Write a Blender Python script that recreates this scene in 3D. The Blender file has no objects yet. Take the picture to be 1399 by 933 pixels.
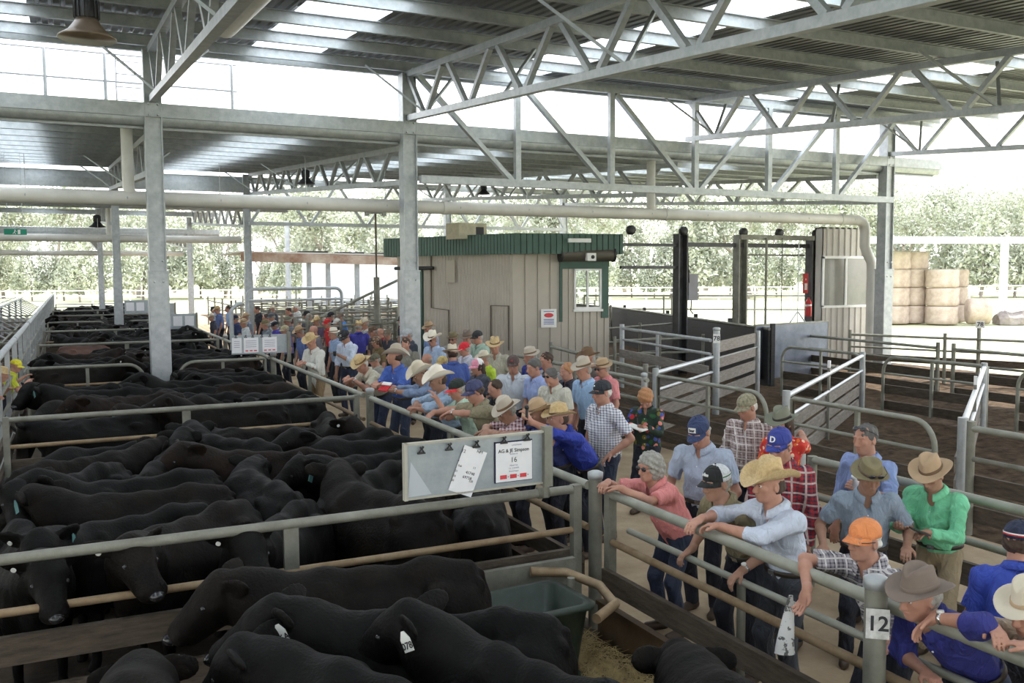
import bpy, math, random, time
import numpy as np
from mathutils import Vector, Matrix
R = random.Random(7)
PI = math.pi
_T0 = time.time()
SC = bpy.context.scene
# ---------------------------------------------------------------- camera
CZ = 2.85
F_PX = 1239.0
YAW = math.atan(605 / 1239.0); PIT = math.atan(91.0 / F_PX); ROLL = math.radians(-0.29)
fwd = Vector((math.sin(YAW) * math.cos(PIT), math.cos(YAW) * math.cos(PIT), -math.sin(PIT)))
rgt = Vector((math.cos(YAW), -math.sin(YAW), 0)); upv = rgt.cross(fwd)
_c, _s = math.cos(ROLL), math.sin(ROLL)
r2 = rgt * _c + upv * _s; u2 = upv * _c - rgt * _s
cam = bpy.data.cameras.new('camera'); camo = bpy.data.objects.new('camera', cam)
SC.collection.objects.link(camo)
M = Matrix(((r2.x, u2.x, -fwd.x, 0), (r2.y, u2.y, -fwd.y, 0), (r2.z, u2.z, -fwd.z, CZ), (0, 0, 0, 1)))
camo.matrix_world = M
cam.sensor_width = 36.0; cam.lens = 36.0 * F_PX / 1399.0
cam.clip_start = 0.1; cam.clip_end = 900
SC.camera = camo
# ---------------------------------------------------------------- sky, sun, exposure
SC.view_settings.view_transform = 'Standard'; SC.view_settings.look = 'None'
SC.view_settings.gamma = 1.0; SC.view_settings.use_curve_mapping = False
SC.view_settings.exposure = 0.58
W = bpy.data.worlds.new('sky'); SC.world = W; W.use_nodes = True
nt = W.node_tree; nt.nodes.clear()
bg = nt.nodes.new('ShaderNodeBackground'); wo = nt.nodes.new('ShaderNodeOutputWorld')
tc = nt.nodes.new('ShaderNodeTexCoord'); sx = nt.nodes.new('ShaderNodeSeparateXYZ'); rp = nt.nodes.new('ShaderNodeValToRGB')
rp.color_ramp.elements[0].color = (1.0, 0.985, 0.955, 1); rp.color_ramp.elements[1].color = (0.80, 0.88, 1.0, 1)
rp.color_ramp.elements[1].position = 0.8
nt.links.new(tc.outputs['Generated'], sx.inputs[0]); nt.links.new(sx.outputs[2], rp.inputs[0])
nt.links.new(rp.outputs[0], bg.inputs[0]); nt.links.new(bg.outputs[0], wo.inputs[0])
bg.inputs[1].default_value = 2.6
sl = bpy.data.lights.new('sun', 'SUN'); so = bpy.data.objects.new('sun', sl); SC.collection.objects.link(so)
sl.energy = 7.0; sl.angle = math.radians(1.0); sl.color = (1.0, 0.96, 0.9)
# the sun stands high, out over the open right side of the shed
sun_dir = Vector((0.80, 0.02, 1.0)).normalized()
so.rotation_euler = sun_dir.to_track_quat('Z', 'Y').to_euler(); so.location = (60, 0, 80)
# ---------------------------------------------------------------- materials
MATS = {}
def _n(t, k): return t.nodes.new(k)
def mat(name, col, rough=0.6, metal=0.0, var=0.0, vscale=4.0, col2=None, bump=0.0, bscale=40.0, spec=None, coords='Object', stretch=None, trans=0.0, alpha=None):
    if name in MATS: return MATS[name]
    m = bpy.data.materials.new(name); m.use_nodes = True; t = m.node_tree
    b = t.nodes['Principled BSDF']
    b.inputs['Base Color'].default_value = (*col, 1); b.inputs['Roughness'].default_value = rough; b.inputs['Metallic'].default_value = metal
    if spec is not None: b.inputs['Specular IOR Level'].default_value = spec
    tcn = None
    if var or col2 or bump:
        tcn = _n(t, 'ShaderNodeTexCoord'); mp = _n(t, 'ShaderNodeMapping'); t.links.new(tcn.outputs[coords], mp.inputs[0])
        if stretch: mp.inputs['Scale'].default_value = stretch
    if var or col2:
        nz = _n(t, 'ShaderNodeTexNoise'); nz.inputs['Scale'].default_value = vscale; nz.inputs['Detail'].default_value = 5; nz.inputs['Roughness'].default_value = 0.65
        t.links.new(mp.outputs[0], nz.inputs['Vector'])
        cr = _n(t, 'ShaderNodeValToRGB'); cr.color_ramp.elements[0].position = 0.33; cr.color_ramp.elements[1].position = 0.68
        c2 = col2 or tuple(min(1, c * (1 + var)) for c in col); c1 = col if col2 else tuple(c * (1 - var) for c in col)
        cr.color_ramp.elements[0].color = (*c1, 1); cr.color_ramp.elements[1].color = (*c2, 1)
        t.links.new(nz.outputs['Fac'], cr.inputs[0]); t.links.new(cr.outputs[0], b.inputs['Base Color'])
    if bump:
        nb = _n(t, 'ShaderNodeTexNoise'); nb.inputs['Scale'].default_value = bscale; nb.inputs['Detail'].default_value = 4
        t.links.new(mp.outputs[0], nb.inputs['Vector'])
        bm_ = _n(t, 'ShaderNodeBump'); bm_.inputs['Strength'].default_value = bump; bm_.inputs['Distance'].default_value = 0.02
        t.links.new(nb.outputs['Fac'], bm_.inputs['Height']); t.links.new(bm_.outputs[0], b.inputs['Normal'])
    MATS[name] = m
    return m
def plaid(name, base, line, line2=None, step=0.03, w=0.22, coords='Object'):
    """woven check: two families of threads across x / z (and y for the sleeves)"""
    if name in MATS: return MATS[name]
    m = bpy.data.materials.new(name); m.use_nodes = True; t = m.node_tree; b = t.nodes['Principled BSDF']
    b.inputs['Roughness'].default_value = 0.85
    tcn = _n(t, 'ShaderNodeTexCoord'); sp = _n(t, 'ShaderNodeSeparateXYZ'); t.links.new(tcn.outputs[coords], sp.inputs[0])
    def band(out, st, ww):
        a = _n(t, 'ShaderNodeMath'); a.operation = 'DIVIDE'; a.inputs[1].default_value = st; t.links.new(out, a.inputs[0])
        f = _n(t, 'ShaderNodeMath'); f.operation = 'FRACT'; t.links.new(a.outputs[0], f.inputs[0])
        g = _n(t, 'ShaderNodeMath'); g.operation = 'LESS_THAN'; g.inputs[1].default_value = ww; t.links.new(f.outputs[0], g.inputs[0]); return g.outputs[0]
    ad = _n(t, 'ShaderNodeMath'); ad.operation = 'ADD'; m9 = _n(t, 'ShaderNodeMath'); m9.operation = 'MULTIPLY'; m9.inputs[1].default_value = 0.9; t.links.new(sp.outputs[0], m9.inputs[0]); m8 = _n(t, 'ShaderNodeMath'); m8.operation = 'MULTIPLY'; m8.inputs[1].default_value = -0.44; t.links.new(sp.outputs[1], m8.inputs[0]); t.links.new(m9.outputs[0], ad.inputs[0]); t.links.new(m8.outputs[0], ad.inputs[1])
    v = band(ad.outputs[0], step * 1.2, w); h = band(sp.outputs[2], step, w)
    s = _n(t, 'ShaderNodeMath'); s.operation = 'ADD'; t.links.new(v, s.inputs[0]); t.links.new(h, s.inputs[1])
    s2 = _n(t, 'ShaderNodeMath'); s2.operation = 'MULTIPLY'; s2.inputs[1].default_value = 0.5; t.links.new(s.outputs[0], s2.inputs[0])
    mx = _n(t, 'ShaderNodeMix'); mx.data_type = 'RGBA'; mx.inputs[6].default_value = (*base, 1); mx.inputs[7].default_value = (*line, 1)
    t.links.new(s2.outputs[0], mx.inputs[0]); out = mx.outputs[2]
    if line2:
        v2 = band(ad.outputs[0], step * 2.9, 0.16); h2 = band(sp.outputs[2], step * 2.7, 0.16)
        q = _n(t, 'ShaderNodeMath'); q.operation = 'MAXIMUM'; t.links.new(v2, q.inputs[0]); t.links.new(h2, q.inputs[1])
        m2 = _n(t, 'ShaderNodeMix'); m2.data_type = 'RGBA'; m2.inputs[7].default_value = (*line2, 1); t.links.new(out, m2.inputs[6]); t.links.new(q.outputs[0], m2.inputs[0]); out = m2.outputs[2]
    t.links.new(out, b.inputs['Base Color']); MATS[name] = m; folds(m); return m
def floral(name, base, cols, scale=14):
    if name in MATS: return MATS[name]
    m = bpy.data.materials.new(name); m.use_nodes = True; t = m.node_tree; b = t.nodes['Principled BSDF']; b.inputs['Roughness'].default_value = 0.8
    tcn = _n(t, 'ShaderNodeTexCoord'); vo = _n(t, 'ShaderNodeTexVoronoi'); vo.inputs['Scale'].default_value = scale; t.links.new(tcn.outputs['Object'], vo.inputs['Vector'])
    sp = _n(t, 'ShaderNodeSeparateColor'); t.links.new(vo.outputs['Color'], sp.inputs[0])
    cr = _n(t, 'ShaderNodeValToRGB'); cr.color_ramp.interpolation = 'CONSTANT'
    n = len(cols) + 1
    cr.color_ramp.elements[0].color = (*base, 1); cr.color_ramp.elements[1].position = 1.0 / n; cr.color_ramp.elements[1].color = (*cols[0], 1)
    for i, c in enumerate(cols[1:]):
        e = cr.color_ramp.elements.new((i + 2) / n); e.color = (*c, 1)
    t.links.new(sp.outputs[0], cr.inputs[0])
    lt = _n(t, 'ShaderNodeMath'); lt.operation = 'LESS_THAN'; lt.inputs[1].default_value = 0.46; t.links.new(vo.outputs['Distance'], lt.inputs[0])
    mx = _n(t, 'ShaderNodeMix'); mx.data_type = 'RGBA'; mx.inputs[6].default_value = (*base, 1); t.links.new(cr.outputs[0], mx.inputs[7]); t.links.new(lt.outputs[0], mx.inputs[0])
    t.links.new(mx.outputs[2], b.inputs['Base Color']); MATS[name] = m; return m
def flat(col, rough=0.8, pre='cloth'):
    k = '%s_%02x%02x%02x' % (pre, *[int(max(0, min(1, c)) * 255) for c in col])
    m = mat(k, col, rough, var=0.08, vscale=14); folds(m); return m
def folds(m):
    t = m.node_tree; b = t.nodes['Principled BSDF']
    if b.inputs['Normal'].is_linked: return
    tcn = _n(t, 'ShaderNodeTexCoord'); nz = _n(t, 'ShaderNodeTexNoise'); nz.inputs['Scale'].default_value = 9; nz.inputs['Detail'].default_value = 3; nz.inputs['Distortion'].default_value = 1.6
    mp = _n(t, 'ShaderNodeMapping'); mp.inputs['Scale'].default_value = (1.3, 1.3, 0.7); t.links.new(tcn.outputs['Object'], mp.inputs[0]); t.links.new(mp.outputs[0], nz.inputs['Vector'])
    bm_ = _n(t, 'ShaderNodeBump'); bm_.inputs['Strength'].default_value = 0.9; bm_.inputs['Distance'].default_value = 0.035; t.links.new(nz.outputs['Fac'], bm_.inputs['Height']); t.links.new(bm_.outputs[0], b.inputs['Normal'])
def srgb(r, g, b):
    f = lambda c: ((c / 255 + 0.055) / 1.055) ** 2.4 if c > 10 else c / 255 / 12.92
    return (f(r), f(g), f(b))
# ---------------------------------------------------------------- object helpers
COL = SC.collection
def tag(o, label=None, cat=None, group=None, kind=None):
    if label: o['label'] = label
    if cat: o['category'] = cat
    if group: o['group'] = group
    if kind: o['kind'] = kind
    return o
def empty(name, loc=(0, 0, 0), rz=0.0, label=None, cat=None, group=None):
    o = bpy.data.objects.new(name, None); o.location = loc; o.rotation_euler = (0, 0, rz); o.empty_display_size = 0.1
    COL.objects.link(o); return tag(o, label, cat, group)
def link_mesh(name, me, m, parent=None, smooth=False):
    o = bpy.data.objects.new(name, me); COL.objects.link(o)
    if m is not None:
        for k in (m if isinstance(m, (list, tuple)) else [m]): me.materials.append(k)
    if parent is not None: o.parent = parent
    return o
class MB:
    def __init__(s): s.v = []; s.f = []; s.sm = []; s.mi = []; s.cur = 0
    def add(s, vs, fs, smooth=False):
        n = len(s.v); s.v += [tuple(p) for p in vs]; s.f += [tuple(i + n for i in q) for q in fs]; s.sm += [smooth] * len(fs); s.mi += [s.cur] * len(fs); return s
    def box(s, x0, x1, y0, y1, z0, z1):
        v = [(x0, y0, z0), (x1, y0, z0), (x1, y1, z0), (x0, y1, z0), (x0, y0, z1), (x1, y0, z1), (x1, y1, z1), (x0, y1, z1)]
        return s.add(v, [(0, 3, 2, 1), (4, 5, 6, 7), (0, 1, 5, 4), (1, 2, 6, 5), (2, 3, 7, 6), (3, 0, 4, 7)])
    def bar(s, a, b, w, h, up=(0, 0, 1), bev=0.0):
        """rectangular section w (across) x h (along up) from a to b"""
        a = Vector(a); b = Vector(b); d = (b - a).normalized(); u = Vector(up)
        if abs(d.dot(u)) > 0.98: u = Vector((0, 1, 0))
        sd = d.cross(u).normalized(); u = sd.cross(d).normalized()
        v = []
        for p in (a, b):
            for i, j in ((-1, -1), (1, -1), (1, 1), (-1, 1)): v.append(p + sd * (i * w / 2) + u * (j * h / 2))
        return s.add(v, [(0, 3, 2, 1), (4, 5, 6, 7), (0, 1, 5, 4), (1, 2, 6, 5), (2, 3, 7, 6), (3, 0, 4, 7)])
    def chan(s, a, b, w, h, t=0.012, up=(0, 0, 1), flip=1):
        """C-section: web plus two flanges"""
        a = Vector(a); b = Vector(b); d = (b - a).normalized(); u = Vector(up)
        if abs(d.dot(u)) > 0.98: u = Vector((0, 1, 0))
        sd = d.cross(u).normalized() * flip; u = sd.cross(d).normalized() * flip
        for o, ww, hh in ((sd * (-w / 2), t, h), (u * (h / 2 - t / 2), w, t), (u * (-h / 2 + t / 2), w, t)):
            s.bar(a + o, b + o, ww, hh, u)
        return s
    def tube(s, pts, r, n=8, cap=True, r_end=None):
        P = [Vector(p) for p in pts]; m = len(P); rings = []
        pu = None
        for i in range(m):
            d = (P[min(i + 1, m - 1)] - P[max(i - 1, 0)]).normalized()
            if pu is None:
                pu = Vector((0, 0, 1)) if abs(d.z) < 0.9 else Vector((0, 1, 0))
            sd = d.cross(pu).normalized(); pu = sd.cross(d).normalized()
            rr = r if r_end is None else r + (r_end - r) * i / (m - 1)
            rings.append([P[i] + (sd * math.cos(2 * PI * k / n) + pu * math.sin(2 * PI * k / n)) * rr for k in range(n)])
        v = [p for q in rings for p in q]; f = []
        for i in range(m - 1):
            for k in range(n): f.append((i * n + k, i * n + (k + 1) % n, (i + 1) * n + (k + 1) % n, (i + 1) * n + k))
        s.add(v, f, True)
        if cap:
            s.add(rings[0], [tuple(range(n))][:1]); s.add(rings[-1], [tuple(reversed(range(n)))])
        return s
    def lathe(s, prof, c=(0, 0, 0), n=16, smooth=True):
        v = []; f = []; m = len(prof)
        for r_, z_ in prof:
            for k in range(n): a = 2 * PI * k / n; v.append((c[0] + r_ * math.cos(a), c[1] + r_ * math.sin(a), c[2] + z_))
        for i in range(m - 1):
            for k in range(n): f.append((i * n + k, i * n + (k + 1) % n, (i + 1) * n + (k + 1) % n, (i + 1) * n + k))
        f.append(tuple(reversed(range(n)))); f.append(tuple(range((m - 1) * n, m * n)))
        return s.add(v, f, smooth)
    def ball(s, c, r, n=10, m=6, sc=(1, 1, 1)):
        pr = [(max(1e-4, r * math.sin(PI * i / m)), -r * math.cos(PI * i / m)) for i in range(m + 1)]
        k = len(s.v); s.lathe(pr, (0, 0, 0), n)
        for i in range(k, len(s.v)): p = s.v[i]; s.v[i] = (c[0] + p[0] * sc[0], c[1] + p[1] * sc[1], c[2] + p[2] * sc[2])
        return s
    def build(s, name, m, parent=None, loc=None):
        me = bpy.data.meshes.new(name)
        v = s.v
        if loc is not None: v = [(p[0] - loc[0], p[1] - loc[1], p[2] - loc[2]) for p in v]
        me.from_pydata(v, [], s.f); me.polygons.foreach_set('use_smooth', s.sm); me.polygons.foreach_set('material_index', s.mi); me.update()
        o = link_mesh(name, me, m, parent)
        if loc is not None: o.location = loc
        return o
def copy_tree(o, parent=None):
    c = o.copy(); COL.objects.link(c)
    if parent is not None: c.parent = parent
    for ch in o.children: copy_tree(ch, c)
    return c
def text_mesh(txt, size, m, parent, mw, name='lettering', align='CENTER', ext=0.001, bold=False):
    cu = bpy.data.curves.new(name, 'FONT'); cu.body = txt; cu.size = size; cu.align_x = align; cu.align_y = 'CENTER'; cu.extrude = ext
    if bold: cu.offset = size * 0.018
    cu.resolution_u = 3
    tmp = bpy.data.objects.new(name + '_t', cu); COL.objects.link(tmp)
    dg = bpy.context.evaluated_depsgraph_get(); me = bpy.data.meshes.new_from_object(tmp.evaluated_get(dg))
    bpy.data.objects.remove(tmp); bpy.data.curves.remove(cu); me.materials.clear()
    me.transform(mw)
    return link_mesh(name, me, m, parent)
def frame_mat(o, xdir, up):
    """matrix whose local x runs along xdir, y along up, z out of the face"""
    x = Vector(xdir).normalized(); y = Vector(up).normalized(); z = x.cross(y).normalized(); y = z.cross(x)
    m = Matrix.Identity(4)
    for i in range(3): m[i][0] = x[i]; m[i][1] = y[i]; m[i][2] = z[i]; m[i][3] = o[i]
    return m
GALV = mat('galvanised_steel', (0.36, 0.385, 0.40), 0.5, 0.35, col2=(0.50, 0.52, 0.53), vscale=7, bump=0.1, bscale=60)
GALV_OLD = mat('weathered_rail_steel', (0.17, 0.165, 0.135), 0.62, 0.25, col2=(0.29, 0.29, 0.245), vscale=3.5, bump=0.15, bscale=50)
RUSTY = mat('rubbed_rusty_rail', (0.22, 0.14, 0.07), 0.65, 0.2, col2=(0.36, 0.27, 0.17), vscale=6)
BOARD = mat('weathered_hardwood_board', (0.055, 0.042, 0.03), 0.85, 0, col2=(0.125, 0.098, 0.072), vscale=5, stretch=(1, 1, 6), bump=0.4, bscale=30)
BOARD_L = mat('pale_hardwood_board', (0.20, 0.175, 0.15), 0.85, 0, col2=(0.33, 0.30, 0.27), vscale=5, stretch=(1, 1, 6), bump=0.4, bscale=30)
PVC = mat('white_pvc_pipe', (0.55, 0.54, 0.50), 0.45, 0, col2=(0.68, 0.66, 0.62), vscale=1.5)
BLACKP = mat('black_fitting', (0.02, 0.02, 0.022), 0.5)
PAPER = mat('paper', (0.80, 0.80, 0.82), 0.8, var=0.03, vscale=9)
INK = mat('black_ink', (0.03, 0.03, 0.035), 0.7)
REDINK = mat('red_ink', (0.65, 0.06, 0.07), 0.7)
WHITEP = mat('white_paint', (0.78, 0.78, 0.76), 0.5, var=0.04, vscale=8)
# ================================================================ GROUND
def struct(o): o['kind'] = 'structure'; return o
def slab(name, x0, x1, y0, y1, z, m, nx=1, ny=1, amp=0.0, thick=0.3):
    b = MB()
    if nx == 1 and amp == 0: b.box(x0, x1, y0, y1, z - thick, z)
    else:
        vs = []; rr = random.Random(hash(name) % 1000 if False else len(name))
        for j in range(ny + 1):
            for i in range(nx + 1):
                e = 0 if i in (0, nx) or j in (0, ny) else 1
                vs.append((x0 + (x1 - x0) * i / nx, y0 + (y1 - y0) * j / ny, z + e * rr.uniform(-amp, amp)))
        n0 = len(vs); vs += [(x0, y0, z - thick), (x1, y0, z - thick), (x1, y1, z - thick), (x0, y1, z - thick)]
        fs = [(j * (nx + 1) + i, j * (nx + 1) + i + 1, (j + 1) * (nx + 1) + i + 1, (j + 1) * (nx + 1) + i) for j in range(ny) for i in range(nx)]
        b.add(vs, fs, True); b.add([vs[n0], vs[n0 + 1], vs[n0 + 2], vs[n0 + 3]], [(0, 3, 2, 1)])
    return struct(b.build(name, m))
DIRT_PEN = mat('pen_floor_dung', (0.035, 0.026, 0.018), 0.9, col2=(0.085, 0.062, 0.04), vscale=2.5, bump=0.6, bscale=14)
CONC = mat('walkway_concrete', (0.29, 0.21, 0.13), 0.95, col2=(0.44, 0.34, 0.225), vscale=1.6, bump=0.3, bscale=30)
DIRT = mat('yard_churned_dirt', (0.035, 0.022, 0.013), 1.0, col2=(0.13, 0.090, 0.058), vscale=4.5, bump=1.0, bscale=7, spec=0.1)
GRASS = mat('dry_grass', (0.30, 0.33, 0.16), 0.95, col2=(0.62, 0.60, 0.42), vscale=0.12, bump=0.3, bscale=8)
slab('pen_floor', -3.0, 3.78, -6, 72, 0.0, DIRT_PEN, 24, 200, 0.018)
slab('walkway_floor', 3.78, 8.7, -6, 72, 0.0, CONC)
slab('yard_floor', 8.7, 23.5, -6, 33, 0.0, DIRT, 60, 150, 0.035)
slab('rear_yard_floor', 8.7, 23.5, 33, 72, -0.01, DIRT)
slab('alley_floor', -26, -3.0, -6, 72, 0.0, DIRT)
struct(MB().box(-400, 620, -200, 700, -0.6, -0.06).build('grass_field', GRASS))
# ================================================================ SHED ROOFS (saw-tooth bays, each rising away from the low gutter)
BAY = 18.8
def sheet(name, x0, x1, ya, za, yb, zb, m, pitch=0.19, rib=0.03):
    b = MB(); xs = []; x = x0
    while x < x1 - 1e-6:
        for fx, fz in ((0, 0), (0.55, 0), (0.66, rib), (0.89, rib), (1.0, 0)):
            if x + fx * pitch <= x1 + 1e-6: xs.append((x + fx * pitch, fz))
        x += pitch
    vs = [(px, ya, za + pz) for px, pz in xs] + [(px, yb, zb + pz) for px, pz in xs]; n = len(xs)
    fs = [(i, i + 1, n + i + 1, n + i) for i in range(n - 1)]
    # underside copy gives the sheet a thickness
    vs2 = [(p[0], p[1], p[2] + 0.004) for p in vs]
    b.add(vs, [tuple(reversed(f)) for f in fs]); b.add(vs2, fs)
    return struct(b.build(name, m))
ROOFM = mat('roof_sheet_zincalume', (0.17, 0.18, 0.19), 0.5, 0.3, col2=(0.24, 0.245, 0.25), vscale=1.2)
SKYL = bpy.data.materials.new('translucent_skylight'); SKYL.use_nodes = True
_t = SKYL.node_tree; _t.nodes.clear(); _o = _t.nodes.new('ShaderNodeOutputMaterial'); _tr = _t.nodes.new('ShaderNodeBsdfTranslucent'); _tr.inputs[0].default_value = (0.85, 0.88, 0.9, 1)
_df = _t.nodes.new('ShaderNodeBsdfDiffuse'); _df.inputs[0].default_value = (0.5, 0.5, 0.5, 1); _mx = _t.nodes.new('ShaderNodeMixShader'); _mx.inputs[0].default_value = 0.04
_t.links.new(_tr.outputs[0], _mx.inputs[1]); _t.links.new(_df.outputs[0], _mx.inputs[2]); _t.links.new(_mx.outputs[0], _o.inputs[0])
XL, XR = -24.0, 23.3
SKX = [(-14.6, -13.2), (-8.2, -6.8), (-1.9, -0.4), (3.45, 4.9), (8.75, 10.0), (15.8, 17.3)]
BAYS = [  # y0, z of roof underside low, high
    (-18.8, 5.75, 7.2), (0.0, 5.75, 7.2), (18.8, 5.66, 6.95), (37.6, 5.65, 6.75), (56.4, 5.2, 6.3)]
PURD = 0.20
def lerp(a, b, t): return a + (b - a) * t
trussm = GALV
def bar_part(name, a, b, w, h, parent, m=GALV, base=(0, 0, 0)):
    mb = MB(); mb.bar(Vector(a) - Vector(base), Vector(b) - Vector(base), w, h); return mb.build(name, m, parent)
side_word = {-19.3: 'far left', -12.4: 'second from the left', -5.5: 'left', 1.57: 'near the left column', 6.7: 'over the centre column', 14.1: 'over the middle of the long girder', 21.1: 'over the right-hand column'}
bay_word = ['behind the viewer', 'in the near roof bay', 'in the second roof bay', 'in the third roof bay', 'in the farthest roof bay']
for bi, (y0, zl, zh) in enumerate(BAYS):
    y1 = y0 + BAY
    k = (zh - zl) / BAY
    zt = lambda y: zl + k * (y - y0) + PURD + 0.03
    ya, yb = y0 + 0.04, y1 + 0.25
    xr = XR if bi < 2 else (XR if bi == 2 else 8.2)
    edges = [XL]
    for a, b_ in SKX:
        if b_ < xr: edges += [a, b_]
    edges.append(xr)
    for i in range(len(edges) - 1):
        if edges[i + 1] - edges[i] < 0.05: continue
        sk = i % 2 == 1
        sheet('roof_skylight' if sk else 'roof_sheeting', edges[i] - 0.04, edges[i + 1] + 0.04, ya, zt(ya), yb, zt(yb), SKYL if sk else ROOFM)
    # purlins
    ys = [y1 - 0.08 - 1.86 * i for i in range(11)]
    if bi == 0: ys = ys[::2]
    for j, y in enumerate(ys):
        if y < ya: continue
        z = zl + k * (y - y0)
        mb = MB(); mb.chan((XL + 0.1 - 0, 0, PURD / 2), (xr - 0.1, 0, PURD / 2), 0.07, PURD, 0.012)
        o = mb.build('roof_purlin', GALV); o.location = (0, y, z)
        nth = ['nearest the high edge', 'second from the high edge', 'third from the high edge', 'fourth from the high edge', 'fifth from the high edge', 'sixth from the high edge', 'seventh from the high edge', 'eighth from the high edge', 'ninth from the high edge', 'tenth from the high edge', 'at the low edge'][j if bi else j * 2]
        tag(o, 'long galvanised steel roof purlin %s, %s' % (bay_word[bi], nth), 'roof beam', 'purlins carrying the roof sheeting')
    # rafters trusses
    for X in (-19.3, -12.4, -5.5, 1.57, 6.7, 14.1, 21.1):
        if X > xr or (bi >= 3 and X < -6): continue
        if bi == 0 and X not in (1.57, 6.7): continue
        rt = empty('roof_truss', (X, y1, zl), 0, 'galvanised lattice roof truss %s, %s' % (side_word[X], bay_word[bi]), 'truss', 'lattice trusses under the saw-tooth roof')
        def P(y, dz): return (0, y - y1, k * (y - y0) + dz)
        yA, yB = y0 + 0.3, y1
        dep = 0.98 if bi < 2 else 0.8
        bar_part('top_chord', P(yA, -0.06), P(yB, -0.06), 0.13, 0.12, rt)
        bar_part('bottom_chord', P(yA, -dep), P(yB, -dep), 0.13, 0.12, rt)
        n = 8
        for q in range(n):
            yb0 = y1 - 1.1 - 2.22 * q
            for (dy) in (0.75, -0.75):
                a = P(yb0 + 0.12 * (1 if dy > 0 else -1), -dep + 0.05); b_ = P(yb0 + dy + (0.2 if dy > 0 else -0.2), -0.11)
                if yb0 + dy > y0 + 0.3: bar_part('web_brace', a, b_, 0.09, 0.09, rt)
        if bi in (1, 2):
            for q in (0, 2, 4, 6):   # fly braces from the purlins down to the bottom chord
                yy = y1 - 0.5 - 1.86 * q
                for sgn in (-1, 1):
                    if sgn < 0 and q % 4: continue
                    bar_part('fly_brace', (sgn * 1.0, yy + 0.2 - y1, k * (yy - y0) + 0.02), (0, yy - 0.6 - y1, k * (yy - 0.6 - y0) - dep + 0.03), 0.06, 0.04, rt)
    # gutter beam on the low side of the next bay and fascia on the high edge
    if bi >= 1:
        zf = zh - 0.30 if bi == 1 else zh - 0.42
        f = MB().chan((XL, 0, 0), (xr, 0, 0), 0.08, 0.26, 0.02).build('eave_beam', GALV); f.location = (0, y1 + 0.22, zh + 0.08 if bi == 1 else zh - 0.25)
        tag(f, 'deep steel edge beam along the high side of the roof, %s' % bay_word[bi], 'beam', 'edge beams of the roof bays')
GZ = {18.8: 6.13, 37.6: 5.85, 56.4: 5.6}
for y, zt_ in GZ.items():
    xr = XR if y < 20 else 8.2
    b = MB(); b.bar((XL, 0, -0.13), (xr, 0, -0.13), 0.06, 0.26); b.cur = 1; b.lathe([(0.001, 0)], n=3) if False else None
    g = b.build('valley_beam', GALV); g.location = (0, y - 0.12, zt_)
    tag(g, 'long grey steel beam under the open strip between %s roofs' % {18.8: 'the first and second', 37.6: 'the second and third', 56.4: 'the third and fourth'}[y], 'beam', 'valley beams between the roof bays')
    gt = MB(); prof = [(-0.13, 0.0), (-0.13, -0.10), (-0.09, -0.18), (0.0, -0.21), (0.09, -0.18), (0.13, -0.10), (0.13, 0.0)]
    vs = [(XL, p[0], p[1]) for p in prof] + [(xr, p[0], p[1]) for p in prof]; n = len(prof)
    gt.add(vs, [(i, i + 1, n + i + 1, n + i) for i in range(n - 1)], True); gt.add([(v[0], v[1] * 0.93, v[2] * 0.93) for v in vs], [(i, n + i, n + i + 1, i + 1) for i in range(n - 1)], True)
    g2 = gt.build('roof_gutter', GALV); g2.location = (0, y + 0.12, zt_ - 0.2)
    tag(g2, 'rounded roof gutter beside the beam between %s roofs' % {18.8: 'the first and second', 37.6: 'the second and third', 56.4: 'the third and fourth'}[y], 'gutter', 'gutters between the roof bays')
# ---------------------------------------------------------------- columns
def column(x, y, ztop, label, zsp=2.9, w=0.30, low=True):
    c = empty('steel_column', (x, y, 0), 0, label, 'column', 'steel columns of the shed')
    b = MB()
    if low:
        for sx in (-1, 1): b.box(sx * w / 2 - 0.012, sx * w / 2 + 0.012, -w / 2, w / 2, 0, zsp)
        b.box(-w / 2, w / 2, -w / 2 - 0.01, -w / 2 + 0.012, 0, zsp); b.box(-w / 2, w / 2, w / 2 - 0.012, w / 2 + 0.01, 0, zsp)
        b.build('lower_post', GALV, c)
    u = MB(); ww = w * 0.92
    u.box(-ww / 2, -ww / 2 + 0.02, -ww / 2, ww / 2, zsp, ztop); u.box(ww / 2 - 0.02, ww / 2, -ww / 2, ww / 2, zsp, ztop); u.box(-ww / 2 + 0.02, ww / 2 - 0.02, -0.09, -0.07, zsp, ztop)
    u.box(-ww / 2 + 0.02, ww / 2 - 0.02, 0.07, 0.09, zsp, ztop)
    u.build('upper_channel', GALV, c)
    s = MB(); s.box(-w / 2 - 0.02, w / 2 + 0.02, -w / 2 - 0.02, w / 2 + 0.02, zsp - 0.015, zsp + 0.015); s.build('splice_plate', GALV, c)
    bt = MB()
    for zz in (zsp - 0.2, zsp + 0.2, 5.9, 6.1):
        for xx in (-0.08, 0.08): bt.ball((xx, -w / 2 - 0.012, zz), 0.022, 6, 4)
    bt.build('bolt_set', GALV, c)
    return c
cl = {1.57: 'left', 6.7: 'centre', 21.1: 'right'}
for X in (1.57, 6.7, 21.1):
    column(X, 18.8, 7.15, {1.57: 'tall square galvanised steel column rising through the cattle pens at left', 6.7: 'tall square steel column standing in the crowd left of the office hut', 21.1: 'tall steel column at the right end of the long girder'}[X], 2.95, 0.34)
for X in (-5.5, -12.4): column(X, 18.8, 7.15, 'steel column at the left edge beyond the alley' if X > -6 else 'steel column farther left across the yards', 2.95, 0.34)
for X in (1.7, 6.55): column(X, 37.6, 6.9, 'slim steel column in the second row, %s' % ('between the curved gates' if X < 2 else 'behind the hatted crowd'), 2.95, 0.29)
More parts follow.
